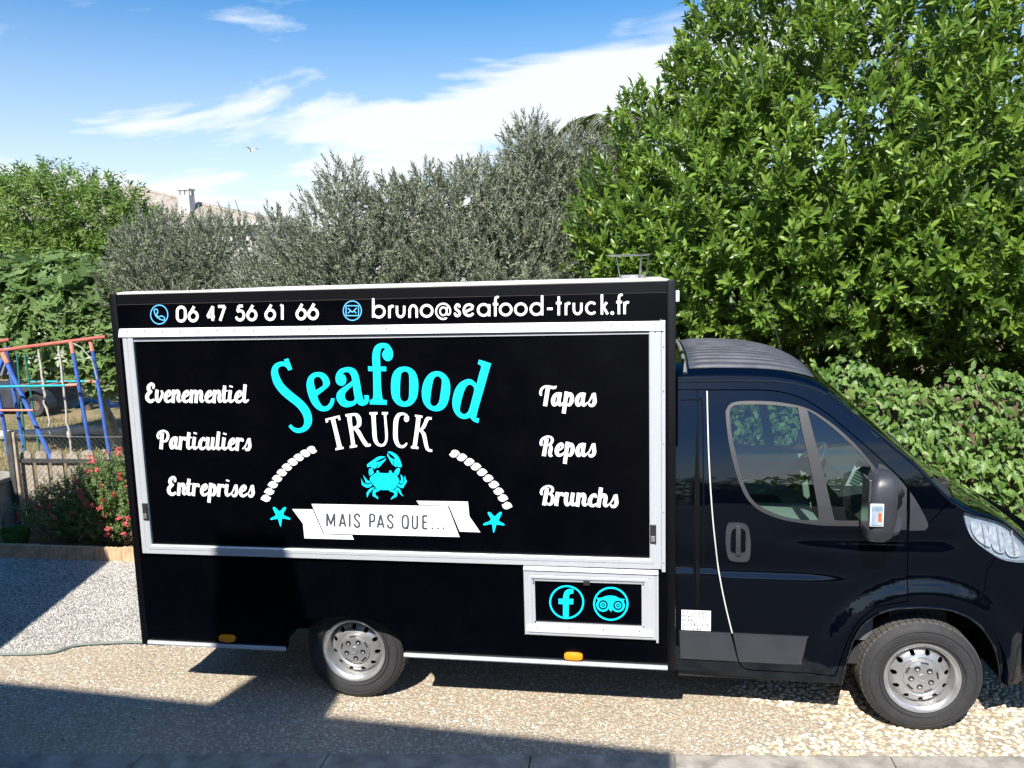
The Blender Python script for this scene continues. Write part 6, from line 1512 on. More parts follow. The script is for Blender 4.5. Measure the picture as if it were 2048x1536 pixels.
P, N = crown_points(lob, 7000, rng, 0.62, 1.09, 1.7, 0.86)
keep = (P[:, 1] > 2.75); P, N = P[keep], N[keep]
D = N * 0.65 + np.array([0, -0.10, 0.75]) + rng.normal(0, .34, P.shape)
pos, ax, nr, ll, lw, rd = sprigs(P, D, rng, 14, 0.25, 0.110, 0.041, 1.1, 0.36, jl=.38)
P2, N2 = crown_points(lob, 1700, rng, 0.25, 0.66, 1.0); k = (P2[:, 1] > 3.0) & (P2[:, 2] < 3.9 + rng.uniform(-.6, .5, len(P2))); P2 = P2[k]; N2 = N2[k]
in_ = sprigs(P2, rng.normal(0, 1, P2.shape), rng, 9, 0.25, 0.20, 0.10, 1.3, 0.6)
pos, ax, nr, ll, lw, rd = [np.concatenate(t) for t in zip((pos, ax, nr, ll, lw, rd), in_)]
leaves('crown', 'lance', pos, ax, nr, ll, lw, M['leaf_laurel'], tree, rd)
trunk_mesh('trunk', None, limbs_to((4.6, 5.6, -0.02), (4.55, 5.5, 1.3), [(3.0, 4.7, 3.2), (4.2, 4.8, 4.2), (5.6, 4.8, 3.5), (4.7, 5.3, 5.6), (2.7, 5.0, 3.2), (6.4, 4.8, 3.4)], .17, .03, rng), M['bark'], tree)

# ---- olive trees behind the box
def olive(name, label, base, lob, n, seed, per=20, leaf=0.062, length=0.25, up=0.9):
    rng = np.random.default_rng(seed)
    o = empty(name, base); tag(o, label, 'tree', 'olive trees behind the truck')
    P, N = crown_points(lob, n, rng, 0.55, 1.03, 2.0, 0.80)
    D = N * 0.75 + np.array([0, -0.05, up * .75]) + rng.normal(0, .34, P.shape)
    pos, ax, nr, ll, lw, rd = sprigs(P, D, rng, per, length, leaf, 0.0150, 0.75, 0.35)
    P2, N2 = crown_points(lob, n // 5, rng, 0.2, 0.7, 1.0)
    in_ = sprigs(P2, rng.normal(0, 1, P2.shape) + np.array([0, 0, .5]), rng, 12, .3, .09, .030, 1.1, .5)
    pos, ax, nr, ll, lw, rd = [np.concatenate(t) for t in zip((pos, ax, nr, ll, lw, rd), in_)]
    leaves('crown', 'small', pos, ax, nr, ll, lw * 1.0, M['leaf_olive'], o, rd)
    c = np.array([l[:3] for l in lob]); fork = (base[0], base[1], 1.0)
    tips = [tuple(c[i] + rng.normal(0, .1, 3)) for i in rng.choice(len(c), min(6, len(c)), replace=False)]
    trunk_mesh('trunk', None, limbs_to((base[0], base[1], -0.02), fork, tips, .13, .02, rng), M['bark_grey'], o)
    return o
olive('olive_tree', 'wide silvery olive tree standing behind the middle of the truck box', (-0.7, 5.6, 0), [(-1.75, 5.2, 3.20, .62, .7, .62), (-0.85, 5.3, 3.25, .62, .7, .58), (-0.15, 5.2, 3.35, .62, .7, .58), (-2.45, 5.3, 2.85, .42, .5, .50), (-1.5, 5.2, 2.6, 1.1, .9, .6), (0.1, 5.1, 2.7, 1.1, .9, .65), (-1.80, 5.2, 3.78, .24, .3, .30), (-0.75, 5.3, 3.72, .20, .3, .24), (-1.25, 5.3, 3.62, .20, .3, .25), (-0.1, 5.3, 3.78, .26, .3, .22), (-2.72, 5.3, 3.25, .15, .25, .26), (-2.2, 5.4, 2.3, 1.0, .9, .6), (-0.6, 5.3, 2.2, 1.4, .9, .7), (-1.0, 6.0, 2.7, 1.4, .6, .8), (-3.0, 5.6, 2.5, .5, .6, .5)], 4900, 21)
olive('olive_tree', 'taller olive tree with an upright crown against the laurel', (0.75, 6.3, 0), [(0.55, 5.8, 3.55, .55, .7, .70), (1.05, 5.9, 3.5, .52, .7, .75), (0.50, 5.8, 4.25, .26, .4, .30), (0.98, 5.8, 4.10, .26, .4, .30), (0.9, 5.8, 2.9, .9, .8, .7), (0.7, 6.3, 3.1, 1.0, .7, 1.0), (1.35, 5.8, 3.95, .22, .3, .3)], 2700, 22)
olive('olive_tree', 'low rounded olive tree growing in front of the tiled house', (-5.0, 7.4, 0), [(-5.4, 7.0, 3.08, .70, .8, .62), (-4.5, 7.0, 3.05, .75, .8, .58), (-5.9, 7.0, 2.55, .5, .7, .5), (-3.9, 7.0, 2.5, .55, .7, .45), (-5.0, 6.8, 2.4, 1.1, .8, .5), (-4.0, 7.2, 2.2, 1.3, .8, .5), (-5.2, 7.6, 2.5, 1.2, .7, .6)], 3100, 23, leaf=0.068)
# ---- peach tree far left
rng = np.random.default_rng(31)
pt = empty('peach_tree', (-10.4, 11.4, 0)); tag(pt, 'bright green fine-leaved tree at the far left skyline', 'tree')
lob = [(-11.6, 11, 4.0, 1.5, 1.3, 1.05), (-10.2, 11, 4.1, 1.2, 1.2, 1.0), (-9.2, 11, 3.9, .85, 1.0, .85), (-8.6, 11, 3.5, .65, .9, .75), (-10.6, 10.7, 3.1, 1.6, 1.2, .9), (-12.4, 11, 3.3, 1.3, 1.2, 1.2), (-9.3, 10.8, 3.0, 1.0, 1.0, .7), (-10.5, 10.8, 2.2, 2.2, 1.0, .7)]
P, N = crown_points(lob, 3300, rng, 0.5, 1.03, 2.0, 0.8)
D = N * 0.7 + np.array([0, -.1, .35]) + rng.normal(0, .35, P.shape)
pos, ax, nr, ll, lw, rd = sprigs(P, D, rng, 16, .34, .135, .034, 1.0, .5, droop=.45)
leaves('crown', 'small', pos, ax, nr, ll, lw, M['leaf_peach'], pt, rd)
trunk_mesh('trunk', None, limbs_to((-10.4, 11.4, -.02), (-10.4, 11.3, 1.3), [(-11.6, 11, 3.8), (-10.2, 11, 3.8), (-9.2, 11, 3.5), (-12.3, 11, 3.2)], .14, .03, rng), M['bark'], pt)
# ---- fig tree behind the swing
rng = np.random.default_rng(41)
fg = empty('fig_tree', (-7.2, 7.6, 0)); tag(fg, 'fig tree with broad lobed leaves spreading over the swing frame', 'tree')
lob = [(-7.9, 7.0, 2.45, .9, .8, .55), (-7.0, 6.9, 2.40, .9, .8, .60), (-6.2, 6.9, 2.05, .62, .7, .55), (-8.8, 7.0, 2.2, .8, .8, .6), (-7.4, 6.8, 1.85, 1.5, .8, .42), (-6.1, 6.6, 1.55, .5, .4, .3)]
P, N = crown_points(lob, 1250, rng, .6, 1.03, 2.0, .8)
D = N * .8 + np.array([0, -.15, .5]) + rng.normal(0, .3, P.shape)
pos, ax, nr, ll, lw, rd = sprigs(P, D, rng, 5, .16, .27, .24, 1.25, .75, droop=.25)
leaves('crown', 'fig', pos, ax, nr + np.array([0, 0, .8]), ll, lw, M['leaf_fig'], fg, rd)
rl = limbs_to((-6.85, 7.4, -.02), (-7.0, 7.3, .9), [(-7.8, 7.0, 2.3), (-6.3, 6.9, 1.9), (-8.6, 7.0, 2.1), (-7.0, 6.9, 2.3)], .10, .02, rng) + limbs_to((-6.0, 7.0, -.02), (-6.1, 7.0, .8), [(-6.2, 6.9, 1.9), (-5.8, 6.9, 1.7)], .09, .02, rng)
for k in range(16):
    a = np.array((-6.3 + rng.normal(0, .25), 6.7 + rng.normal(0, .2), rng.uniform(1.0, 1.9))); rl.append(([tuple(a), tuple(a + rng.normal(0, .25, 3)), tuple(a + np.array([rng.normal(.35, .25), rng.normal(0, .2), rng.normal(.0, .35)]))], [.010, .008, .005]))
trunk_mesh('trunk', None, rl, M['bark_grey'], fg)
# ---- palm showing between olive and laurel
rng = np.random.default_rng(51)
pm = empty('palm_tree', (1.35, 14.5, 0)); tag(pm, 'palm tree whose frond tips show between the olive and the laurel', 'palm')
MB().tube([(1.35, 14.5, -.02), (1.37, 14.5, 2.5), (1.35, 14.5, 5.7)], [.22, .18, .2], 10).build('trunk', M['bark'], pm, smooth=True)
for k in range(14):
    a = 2 * math.pi * k / 14 + .2; dr = np.array([math.cos(a), math.sin(a), 0]); L_ = 1.5
    Pp = []; Aa = []; Nn = []; spn = []
    for t in np.linspace(0.08, 1, 26):
        c = np.array((1.35, 14.5, 5.7)) + dr * L_ * t + np.array([0, 0, .9 * math.sin(t * 2.0) - 1.0 * t * t]); spn.append(tuple(c))
        sd = np.cross(dr, [0, 0, 1])
        for s_ in (-1, 1):
            Pp.append(c); Aa.append(dr * .7 + sd * s_ * .8 + np.array([0, 0, -.55])); Nn.append([0, 0, 1.0])
    n = len(Pp)
    fo = leaves('frond', 'small', np.array(Pp), np.array(Aa), np.array(Nn) + rng.normal(0, .1, (n, 3)), np.full(n, .42), np.full(n, .03), M['leaf_palm'], pm)
# ---- ivy-clad wall behind the bonnet
rng = np.random.default_rng(61)
ivy = empty('ivy_hedge', (5.0, 3.4, 0)); tag(ivy, 'thick ivy hedge hanging over a low wall behind the bonnet', 'hedge')
MB().box(2.6, 9.0, 3.45, 3.65, -.02, 1.42).build('wall', M['soil'], ivy)  # dark soil colour paints the shade in the leaf gaps
n = 7600
x = rng.uniform(2.7, 8.4, n); z = rng.uniform(0.05, 1.74, n)
z *= (1 + .05 * np.sin(x * 2.3) + .04 * np.sin(x * 5.1 + 1))
bul = .22 + .16 * np.sin(z * 1.7 + .3) + .07 * np.sin(x * 4.1 + z * 3) + .06 * np.sin(x * 7.7 - z * 5)
y = 3.42 - bul * rng.uniform(.25, 1.0, n) ** .5 + (z > 1.6) * rng.uniform(0, .5, n)
P = np.stack([x, y, z], 1)
cl = np.sin(x * 9.1 + z * 4) * np.sin(z * 11 - x * 3)
A = np.stack([rng.normal(0, .60, n) + .35 * cl, -.42 + rng.normal(0, .32, n), -.70 + rng.normal(0, .35, n)], 1)
Nn = np.stack([rng.normal(0, .5, n) + .4 * cl, -.60 + rng.normal(0, .3, n), .55 + rng.normal(0, .4, n)], 1)
s_ = rng.uniform(.045, .108, n)
leaves('foliage', 'ivy', P, A, Nn, s_ * 1.1, s_ * .66, M['leaf_ivy'], ivy, rng.uniform(0, 1, n))
mb = MB()
for k in range(24):
    x0 = rng.uniform(2.8, 8); pts = [(x0, 3.40, 0)]
    for j in range(5): pts.append((pts[-1][0] + rng.normal(0, .12), 3.38 - rng.uniform(0, .05), (j + 1) * .32))
    mb.tube(pts, .010, 5)
mb.build('stem', M['bark'], ivy)

# ================================================================== LEFT GARDEN
M['terracotta'] = mat('terracotta', (0.52, 0.36, 0.22), 0.85, noise=0.18, scale=9, bump=0.15, bscale=80)
M['wood_grey'] = mat('wood_grey', (0.36, 0.31, 0.25), 0.85, noise=0.3, scale=10, bump=0.3, bscale=60)
M['wood_dark'] = mat('wood_dark', (0.05, 0.05, 0.05), 0.8, noise=0.3, scale=12)
M['blue_paint'] = mat('blue_paint', (0.05, 0.125, 0.42), 0.55, noise=0.3, scale=9, bump=0.1)
M['red_paint'] = mat('red_paint', (0.36, 0.07, 0.05), 0.55, col2=(0.48, 0.17, 0.12), scale=9)
M['salmon_paint'] = mat('salmon_paint', (0.58, 0.24, 0.17), 0.55, noise=0.15, scale=14)
M['teal_paint'] = mat('teal_paint', (0.02, 0.36, 0.42), 0.5, noise=0.15, scale=14)
M['green_paint'] = mat('green_paint', (0.02, 0.16, 0.13), 0.5, noise=0.2, scale=14)
M['rope'] = mat('rope', (0.46, 0.43, 0.38), 0.9, noise=0.3, scale=30)
M['wire'] = mat('wire', (0.22, 0.22, 0.20), 0.5, metal=0.7)
M['render_white'] = mat('render_white', (0.48, 0.475, 0.46), 0.9, noise=0.06, scale=3)
sheet('flower_bed', [(-9, 2.44), (-3.02, 2.44), (-3.02, 3.22), (-9, 3.22)], -0.004, M['soil'])
# scalloped edging
be = empty('bed_edging', (-4, 2.42, 0)); tag(be, 'low pale ribbed edging of the flower bed beside the gravel', 'edging')
x = -6.3
src = None
while x < -3.08:
    L_ = 0.30
    V = []; F = []; nn = 36
    for i in range(nn + 1):
        u = L_ * i / nn; sc = abs(math.sin(math.pi * u / 0.05)); yy = 2.415 - 0.012 * sc; zt = 0.125 + 0.012 * sc
        V += [(u, yy, -.02), (u, yy, zt - .006), (u, yy + .010, zt), (u, yy + .035, zt), (u, yy + .04, -.02)]
    for i in range(nn):
        for k in range(4): F.append((i * 5 + k, i * 5 + k + 1, i * 5 + 6 + k, i * 5 + 5 + k))
    F += [(0, 1, 2, 3, 4), tuple(nn * 5 + k for k in (4, 3, 2, 1, 0))]
    if src is None:
        src = MB().add(V, F).build('edging_piece', M['terracotta'], be, smooth=True); src.location.x = x; o = src
    else:
        o = src.copy(); col.objects.link(o); o.location.x = x
    o.location.z = random.uniform(-.006, .006); o.rotation_euler.y = random.uniform(-.01, .01)
    x += L_ + .004
# picket boards with rail and chain-link
pf = empty('picket_fence', (-4.4, 3.3, 0)); tag(pf, 'low fence of round-topped grey boards behind the flower bed', 'fence')
k = 0
for xp in np.arange(-5.06, -3.2, 0.193):
    w_ = .138; h = .905 + random.uniform(-.015, .015)
    ol = [(0, .0), (w_, .0), (w_, h - .05)] + [(w_ / 2 + w_ / 2 * math.cos(t), h - .05 + .05 * math.sin(t)) for t in np.linspace(0, math.pi, 9)[1:-1]] + [(0, h - .05)]
    n = len(ol); yb = 3.30
    V = [(xp + a, yb, b) for a, b in ol] + [(xp + a, yb + .022, b) for a, b in ol]
    MB().add(V, [tuple(range(n)), tuple(range(n, 2 * n))[::-1]] + [(i, (i + 1) % n, n + (i + 1) % n, n + i) for i in range(n)]).build('board', M['wood_grey'], pf)
MB().box(-5.05, -3.15, 3.262, 3.298, .775, .815).build('rail', M['wood_dark'], pf); MB().box(-5.05, -3.15, 3.325, 3.36, .18, .22).build('rail', M['wood_dark'], pf)
cf = empty('chain_link_fence', (-4.4, 3.22, 0)); tag(cf, 'thin wire mesh fence in front of the round-topped boards', 'fence')
mb = MB(); p_ = .062; x0, x1, z0, z1 = -5.06, -3.1, .05, 1.10
def clip_line(a, s_):
    # z = s_*(x-a), clipped to the mesh rectangle
    pts = []
    xa = a + z0 / s_; xb = a + z1 / s_
    lo, hi = min(xa, xb), max(xa, xb); lo2, hi2 = max(lo, x0), min(hi, x1)
    if hi2 - lo2 < .02: return None
    return (lo2, s_ * (lo2 - a)), (hi2, s_ * (hi2 - a))
for s_ in (1.0, -1.0):
    for a in np.arange(-6.4, -1.8, p_):
        c = clip_line(a, s_)
        if c: mb.tube([(c[0][0], 3.222 + .002 * s_, c[0][1]), (c[1][0], 3.222 + .002 * s_, c[1][1])], .0013, 3, False)
mb.build('mesh', M['wire'], cf, fix=False)
MB().tube([(x0, 3.222, z1), (-4.1, 3.222, z1 - .02), (x1, 3.222, z1 - .01)], .003, 5).build('top_wire', M['wire'], cf)
MB().box(-5.13, -5.06, 3.20, 3.28, -.02, 1.14).build('post', M['wood_dark'], cf); MB().box(-5.055, -5.025, 3.21, 3.25, -.02, 1.13).build('post', M['wood_grey'], cf)
gp = empty('gate_pier', (-5.35, 3.2, 0)); tag(gp, 'short grey rendered pier at the left picture edge beside the fence post', 'pier')
MB().box(-5.50, -5.15, 3.05, 3.40, -.02, .58, .01).build('shaft', M['concrete'], gp); MB().box(-5.53, -5.12, 3.02, 3.43, .582, .63, .01).build('capstone', M['concrete'], gp)

# red-flowering sage bushes in the bed
def bush(name, label, lob, n, seed, nf):
    rng = np.random.default_rng(seed); c = np.array(lob)[:, :3].mean(0)
    o = empty(name, (c[0], c[1], 0)); tag(o, label, 'bush', 'red-flowering bushes in the bed')
    P, N = crown_points(lob, n, rng, .35, 1.05, 1.6, .55); k = P[:, 2] > .02; P, N = P[k], N[k]
    D = N * .6 + np.array([0, -.05, .8]) + rng.normal(0, .45, P.shape)
    pos, ax, nr, ll, lw, rd = sprigs(P, D, rng, 10, .11, .034, .015, 1.2, .7)
    leaves('foliage', 'small', pos, ax, nr, ll, lw, M['leaf_sage'], o, rd)
    P, N = crown_points(lob, nf, rng, .92, 1.14, 1.2, .9); k = P[:, 2] > .15; P, N = P[k], N[k]
    D = N * .6 + np.array([0, -.1, .6]) + rng.normal(0, .3, P.shape)
    pos, ax, nr, ll, lw, rd = sprigs(P, D, rng, 8, .05, .032, .022, 1.3, .7)
    leaves('flowers', 'small', pos, ax, nr, ll, lw, M['flower_red'], o, rd, stuff=True)
    mb = MB()
    for k in range(26):
        t = lob[rng.integers(len(lob))]; e = np.array(t[:3]) + rng.normal(0, .6, 3) * np.array(t[3:6]); b = np.array([c[0] + rng.normal(0, .12), c[1] + rng.normal(0, .06), -.01])
        mb.tube([tuple(b), tuple((b + e) / 2 + rng.normal(0, .04, 3)), tuple(e)], [.006, .004, .002], 4)
    mb.build('stem', M['bark'], o)
bush('flowering_bush', 'leafy bush with small red flowers beside the truck tail', [(-3.42, 2.85, .40, .30, .28, .40), (-3.62, 2.82, .62, .28, .26, .32), (-3.32, 2.95, .78, .25, .25, .28), (-3.75, 2.8, .28, .25, .25, .26), (-3.2, 2.9, .5, .2, .25, .5)], 1700, 71, 170)
bush('flowering_bush', 'darker red-flowered bush in the shade of the flower bed', [(-4.05, 2.9, .32, .34, .28, .32), (-4.45, 2.95, .25, .30, .25, .26), (-3.9, 2.95, .58, .28, .22, .22), (-4.3, 2.95, .45, .25, .2, .2)], 900, 72, 50)
# green garden basket with a hoop handle
bk = empty('garden_basket', (-4.62, 2.62, 0)); tag(bk, 'green garden basket with a hoop handle standing in the flower bed', 'basket')
M['basket'] = mat('basket', (0.05, 0.14, 0.03), 0.6, noise=0.3, scale=20)
MB().lathe([(.001, .02), (.11, .02), (.14, .22), (.148, .23), (.136, .225), (.105, .03)], 24, 'z', (-4.62, 2.62, 0)).build('tub', M['basket'], bk, smooth=True)
MB().tube([(-4.62 + .14 * math.cos(t), 2.62, .20 + .26 * math.sin(t)) for t in np.linspace(0, math.pi, 15)], .009, 6).build('handle', M['basket'], bk, smooth=True)
# grey cable lying on the yard
cb_ = MB().tube(catmull([(-3.6, .40, .006), (-2.9, .45, .008), (-2.53, .515, .010), (-2.42, .635, .012), (-2.2, .70, .010), (-2.0, .735, .010), (-1.75, .74, .010), (-1.3, .80, .010)], None, False, 6), .010, 8).build('ground_cable', mat('cable', (0.16, 0.19, 0.17), 0.6), smooth=True)
tag(cb_, 'thin grey cable lying across the gravel behind the truck tail', 'cable')

# ---- swing frame
sw_ = empty('swing_frame', (-5.6, 4.7, 0)); tag(sw_, 'play frame with blue tube legs, red top beam and hanging ropes', 'swing')
def bar(name, pts, r, m): return MB().tube(pts, r * .80, 10).build(name, m, sw_, smooth=True)
bar('top_beam', [(-6.95, 4.6, 1.865), (-6.32, 4.6, 1.925), (-4.80, 4.6, 2.08)], .030, M['red_paint'])
bar('top_beam', [(-7.1, 4.9, 1.96), (-6.43, 4.9, 2.04)], .030, M['red_paint'])
bar('leg', [(-6.24, 4.58, 1.80), (-5.70, 4.58, 0.41), (-5.53, 4.58, -.02)], .036, M['blue_paint']); bar('leg_socket', [(-6.27, 4.58, 1.90), (-6.22, 4.58, 1.76)], .042, M['salmon_paint'])
bar('leg', [(-6.30, 4.60, 1.80), (-6.75, 4.55, .9), (-7.1, 4.5, -.02)], .034, M['blue_paint'])
bar('leg', [(-6.50, 4.90, 1.95), (-6.46, 4.9, 1.41), (-6.36, 4.9, -.02)], .030, M['blue_paint'])
bar('leg', [(-6.30, 4.40, 1.85), (-6.23, 4.4, 1.26), (-6.16, 4.4, -.02)], .030, M['blue_paint'])
bar('leg', [(-5.26, 4.57, 1.95), (-5.15, 4.57, .58), (-5.10, 4.57, -.02)], .030, M['blue_paint']); bar('leg_socket', [(-5.27, 4.57, 2.03), (-5.257, 4.57, 1.88)], .035, M['salmon_paint'])
bar('leg', [(-5.03, 4.63, 1.98), (-4.94, 4.63, .68), (-4.89, 4.63, -.02)], .030, M['blue_paint']); bar('leg_socket', [(-5.04, 4.63, 2.04), (-5.027, 4.63, 1.90)], .035, M['salmon_paint'])
bar('cross_bar', [(-6.9, 4.4, 1.47), (-5.27, 4.4, 1.49)], .019, M['teal_paint']); bar('cross_bar', [(-5.27, 4.4, 1.49), (-5.15, 4.45, 1.492)], .024, M['salmon_paint'])
bar('cross_bar', [(-6.15, 4.85, 1.48), (-5.32, 4.85, 1.48)], .018, M['teal_paint']); bar('cross_bar', [(-5.32, 4.85, 1.48), (-4.99, 4.70, 1.485)], .022, M['salmon_paint'])
for xx in (-6.0, -5.65): bar('rung', [(xx, 4.4, 1.48), (xx + .05, 4.85, 1.48)], .012, M['salmon_paint'])
bar('cross_bar', [(-6.8, 4.3, 1.19), (-5.68, 4.3, 1.19)], .018, M['salmon_paint'])
bar('ladder_rail', [(-6.085, 4.6, 1.88), (-6.12, 4.6, .58), (-6.13, 4.6, -.02)], .016, M['green_paint']); bar('ladder_rail', [(-5.97, 4.6, 1.88), (-5.91, 4.6, .48), (-5.89, 4.6, -.02)], .016, M['green_paint'])
def wob(a, b, n, amp, seed):
    r_ = np.random.default_rng(seed); a = np.array(a); b = np.array(b)
    return [tuple(a + (b - a) * t + r_.normal(0, amp, 3) * (0 < t < 1)) for t in np.linspace(0, 1, n)]
MB().tube(wob((-5.765, 4.6, 1.93), (-5.73, 4.6, .82), 14, .008, 1), [.012, .018, .015, .019, .014, .020, .013, .018, .012, .017, .012, .015, .010, .005], 6).build('rope', M['rope'], sw_, smooth=True)
MB().tube(wob((-5.475, 4.6, 1.97), (-5.45, 4.6, .35), 16, .006, 2), .014, 6).tube([(-5.458, 4.6, .86), (-5.458, 4.6, .78)], .026, 8).build('rope', M['rope'], sw_, smooth=True)
MB().tube([(-5.30, 4.6, 2.02), (-5.1, 4.52, 1.96), (-4.95, 4.5, 1.80), (-4.90, 4.5, 1.55)], .006, 5).build('rope', M['rope'], sw_)
MB().add([(-6.42, 4.66, 1.82), (-6.22, 4.66, 1.80), (-6.17, 4.66, 1.62), (-6.48, 4.66, 1.58), (-6.42, 4.68, 1.82), (-6.22, 4.68, 1.80), (-6.17, 4.68, 1.62), (-6.48, 4.68, 1.58)], [(0, 1, 2, 3), (7, 6, 5, 4), (0, 4, 5, 1), (1, 5, 6, 2), (2, 6, 7, 3), (3, 7, 4, 0)]).build('canvas_flap', mat('canvas_grey', (0.16, 0.18, 0.21), 0.8), sw_)
# ---- dark trailer further back
tr_ = empty('trailer', (-11.6, 11, 0)); tag(tr_, 'dark low trailer parked under the fig tree', 'trailer')
MB().box(-15.5, -11.0, 10.6, 12.0, .14, .56, .02).build('bed', mat('trailer_paint', (0.03, 0.034, 0.045), 0.5, noise=.4, scale=3), tr_)
MB().lathe([(.10, .04), (.12, .02), (.22, .0), (.24, .03), (.24, .17)], 28, 'y', (-10.87, 10.42, .22)).build('tyre', M['rubber'], tr_, smooth=True)
MB().lathe([(.001, .05), (.11, .04)], 20, 'y', (-10.87, 10.40, .22)).build('rim', mat('rust', (0.12, 0.08, 0.06), .8), tr_)
q = arc_pts(-10.87, .22, .34, 190, -10, 14); n = len(q)
MB().add([(a, 10.38, b) for a, b in q] + [(a, 10.66, b) for a, b in q], [(i, i + 1, n + i + 1, n + i) for i in range(n - 1)]).build('mudguard', M['plastic'], tr_, smooth=True)
lg = MB().tube([(-11.5, 8.0, .07), (-9.6, 8.0, .09), (-8.9, 8.0, .12), (-7.86, 8.0, .20), (-6.9, 8.0, .14)], [.09, .08, .08, .09, .07], 8).build('pale_log', mat('log', (0.50, 0.47, 0.42), .85, noise=.2, scale=8), smooth=True)
tag(lg, 'long pale bare log lying on the dry grass behind the swing', 'log')
# small bright blue thing lying under the fig branches
V = []; F = []
for i in range(13):
    t = i / 12; xx = -8.35 + .75 * t; zz_ = .50 + .10 * math.sin(t * 5) + .12 * t
    V += [(xx, 8.42, zz_), (xx, 8.40, zz_ + .05 + .03 * math.sin(t * 9)), (xx + .02, 8.62, zz_ + .06), (xx + .02, 8.62, zz_ - .02)]
for i in range(12):
    for k in range(4): F.append((i * 4 + k, i * 4 + (k + 1) % 4, i * 4 + 4 + (k + 1) % 4, i * 4 + 4 + k))
F += [(0, 3, 2, 1), (48, 49, 50, 51)]
bt_ = empty('blue_object', (-8.0, 8.5, 0)); tag(bt_, 'small bright blue toy lying under the fig branches', 'toy')
MB().add(V, F).build('shell', mat('object_blue', (0.02, 0.22, 0.55), .4, noise=.2, scale=8), bt_, smooth=True)
for xx in (-8.25, -7.75): MB().tube([(xx, 8.5, -.02), (xx, 8.5, .52)], .03, 8).build('leg', M['plastic_dark'], bt_)
# short dry grass tufts beyond the fence
rng = np.random.default_rng(81); n = 9000
x = rng.uniform(-11, -3, n); y = rng.uniform(3.6, 10.2, n); k = x > -4.0 - (y + 4.5) * 1.0; x, y = x[k], y[k]; n = len(x)
P = np.stack([x, y, np.full(n, -.02)], 1)
M['dry_grass'] = ramp_mat('dry_grass', [(0, (.34, .27, .13)), (.55, (.42, .35, .19)), (.75, (.16, .21, .06)), (1, (.09, .15, .04))], .8, .2)
leaves('grass', 'small', P, np.stack([rng.normal(0, .6, n), rng.normal(0, .6, n), np.ones(n)], 1), rng.normal(0, 1, (n, 3)), rng.uniform(.04, .13, n), np.full(n, .010), M['dry_grass'], None, np.clip(.5 + .35 * np.sin(x * 1.1) * np.sin(y * .9) + rng.normal(0, .2, n), 0, 1), stuff=True)

# ================================================================== FAR HOUSE AND GULL
fh = empty('house', (-26, 42, 0)); tag(fh, 'white house with pale tiled hip roof beyond the olive trees', 'house')
MB().box(-44, -19.4, 38.5, 49, -.02, 5.9).build('wall', M['render_white'], fh)
M['tile_pale'] = mat('tile_pale', (0.24, 0.20, 0.16), .85, col2=(.38, .345, .30), scale=1.6, detail=12)
V = []; F = []; ez, rz_, run, dep = 6.05, 9.0, 12.0, 6.0; n = 480; rows = 16
for i in range(n + 1):
    xx = -45 + (45 - 18.75) * i / n
    for j in range(rows + 1):
        t = j / rows; xr = min(xx, -18.75 - run * t)
        V.append((xr, 37.9 + dep * t, ez + (rz_ - ez) * t + .06 * abs(math.sin(xr * math.pi / .24)) + .05 * (j % 2)))
for i in range(n):
    for j in range(rows): F.append((i * (rows + 1) + j, (i + 1) * (rows + 1) + j, (i + 1) * (rows + 1) + j + 1, i * (rows + 1) + j + 1))
me = bpy.data.meshes.new('roof'); me.from_pydata(V, [], F); bm = bmesh.new(); bm.from_mesh(me); bmesh.ops.remove_doubles(bm, verts=bm.verts[:], dist=1e-4); bm.to_mesh(me); bm.free()
rf = link('roof', me, M['tile_pale'], fh)
MB().add([(-18.75, 37.9, ez), (-18.75 - run, 37.9 + dep, rz_), (-18.75, 37.9 + 2 * dep, ez)], [(0, 2, 1)]).build('roof_end', M['tile_pale'], fh)
MB().box(-45, -18.9, 37.95, 38.5, 5.86, 6.03).build('eaves', M['render_white'], fh)
tt = [(-18.75 - run * t, 37.9 + dep * t, ez + (rz_ - ez) * t + .08) for t in np.linspace(0, 1, 36)]
MB().tube(tt, [.09 + .03 * (i % 2) for i in range(36)], 6).build('hip_tiles', M['tile_pale'], rf)
ch = MB().box(-24.55, -23.85, 39.2, 39.8, 6.3, 7.80).build('chimney', M['render_white'], fh)
for xx in (-24.55, -24.26, -23.97):
    for yy in (39.2, 39.68): MB().box(xx, xx + .12, yy, yy + .12, 7.802, 8.08).build('chimney_pillar', M['render_white'], ch)
MB().box(-24.60, -23.80, 39.15, 39.85, 8.082, 8.17).build('chimney_cap', M['render_white'], ch)
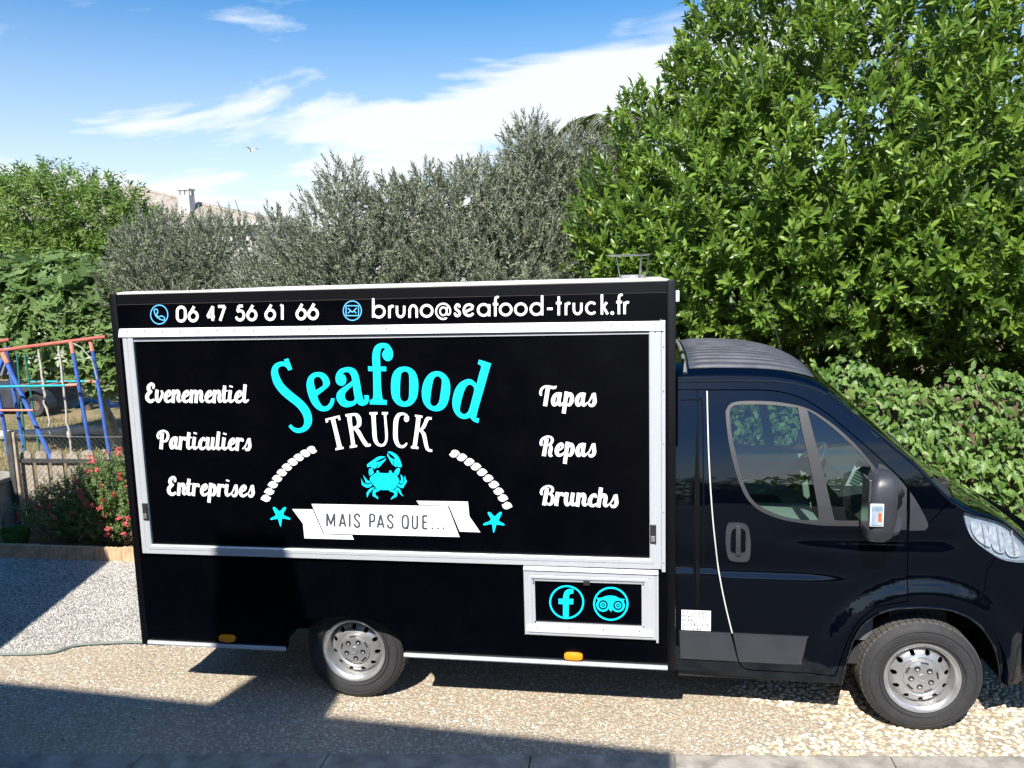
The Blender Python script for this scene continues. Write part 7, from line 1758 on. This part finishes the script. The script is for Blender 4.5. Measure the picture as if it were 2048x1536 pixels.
MB().tube([(-20.6, 39, 6.2), (-20.9, 39, 7.4)], .025, 5).build('aerial', M['wire'], fh)
M['pane_dark'] = mat('pane_dark', (.05, .06, .07), .2)
for xx in (-20.9, -22.8): MB().box(xx, xx + .7, 38.46, 38.5, 4.7, 5.7).build('window', M['pane_dark'], fh)
gu = empty('gull', (-20.18, 40, 10.23)); tag(gu, 'small white gull flying above the olive trees', 'bird')
M['gull'] = mat('gull', (.75, .75, .74), .7)
MB().tube([(-20.42, 40, 10.16), (-20.3, 40, 10.20), (-20.15, 40, 10.24), (-20.02, 40, 10.25)], [.01, .055, .05, .015], 8).build('body', M['gull'], gu, smooth=True)
for s_ in (-1, 1):
    MB().add([(-20.26, 40, 10.24), (-20.14, 40, 10.25), (-20.12 + .10 * s_, 40 + .25 * s_, 10.40), (-20.24 + .10 * s_, 40 + .25 * s_, 10.38), (-20.2 + .28 * s_, 40 + .55 * s_, 10.34), (-20.24, 40, 10.255), (-20.15, 40, 10.262), (-20.12 + .10 * s_, 40 + .25 * s_, 10.415), (-20.22 + .10 * s_, 40 + .25 * s_, 10.395)], [(0, 1, 2, 3), (3, 2, 4), (5, 8, 7, 6), (8, 4, 7)]).build('wing', M['gull'], gu)

# ================================================================== HEDGE BEHIND THE VIEWER (seen in the paintwork and window reflections)
rng = np.random.default_rng(91)
hg = empty('garden_hedge', (12, -13, 0)); tag(hg, 'tall dark hedge behind the viewer mirrored in the cab paintwork and windows', 'hedge')
n = 5000
lob = [(3.5 + 2.1 * k, -13.5 + rng.normal(0, .4), 1.3 + rng.normal(0, .15), 1.5, 1.2, 1.7 + rng.normal(0, .3)) for k in range(12)]
P, N = crown_points(lob, n, rng, .8, 1.05, 1.5); P = P[P[:, 2] > 0]; n = len(P)
leaves('foliage', 'lance', P, rng.normal(0, 1, (n, 3)), rng.normal(0, 1, (n, 3)), rng.uniform(.25, .45, n), rng.uniform(.12, .2, n), M['leaf_laurel'], hg)
MB().box(3, 27, -13.9, -13.2, -.02, 2.3).build('inner_growth', M['bark'], hg)
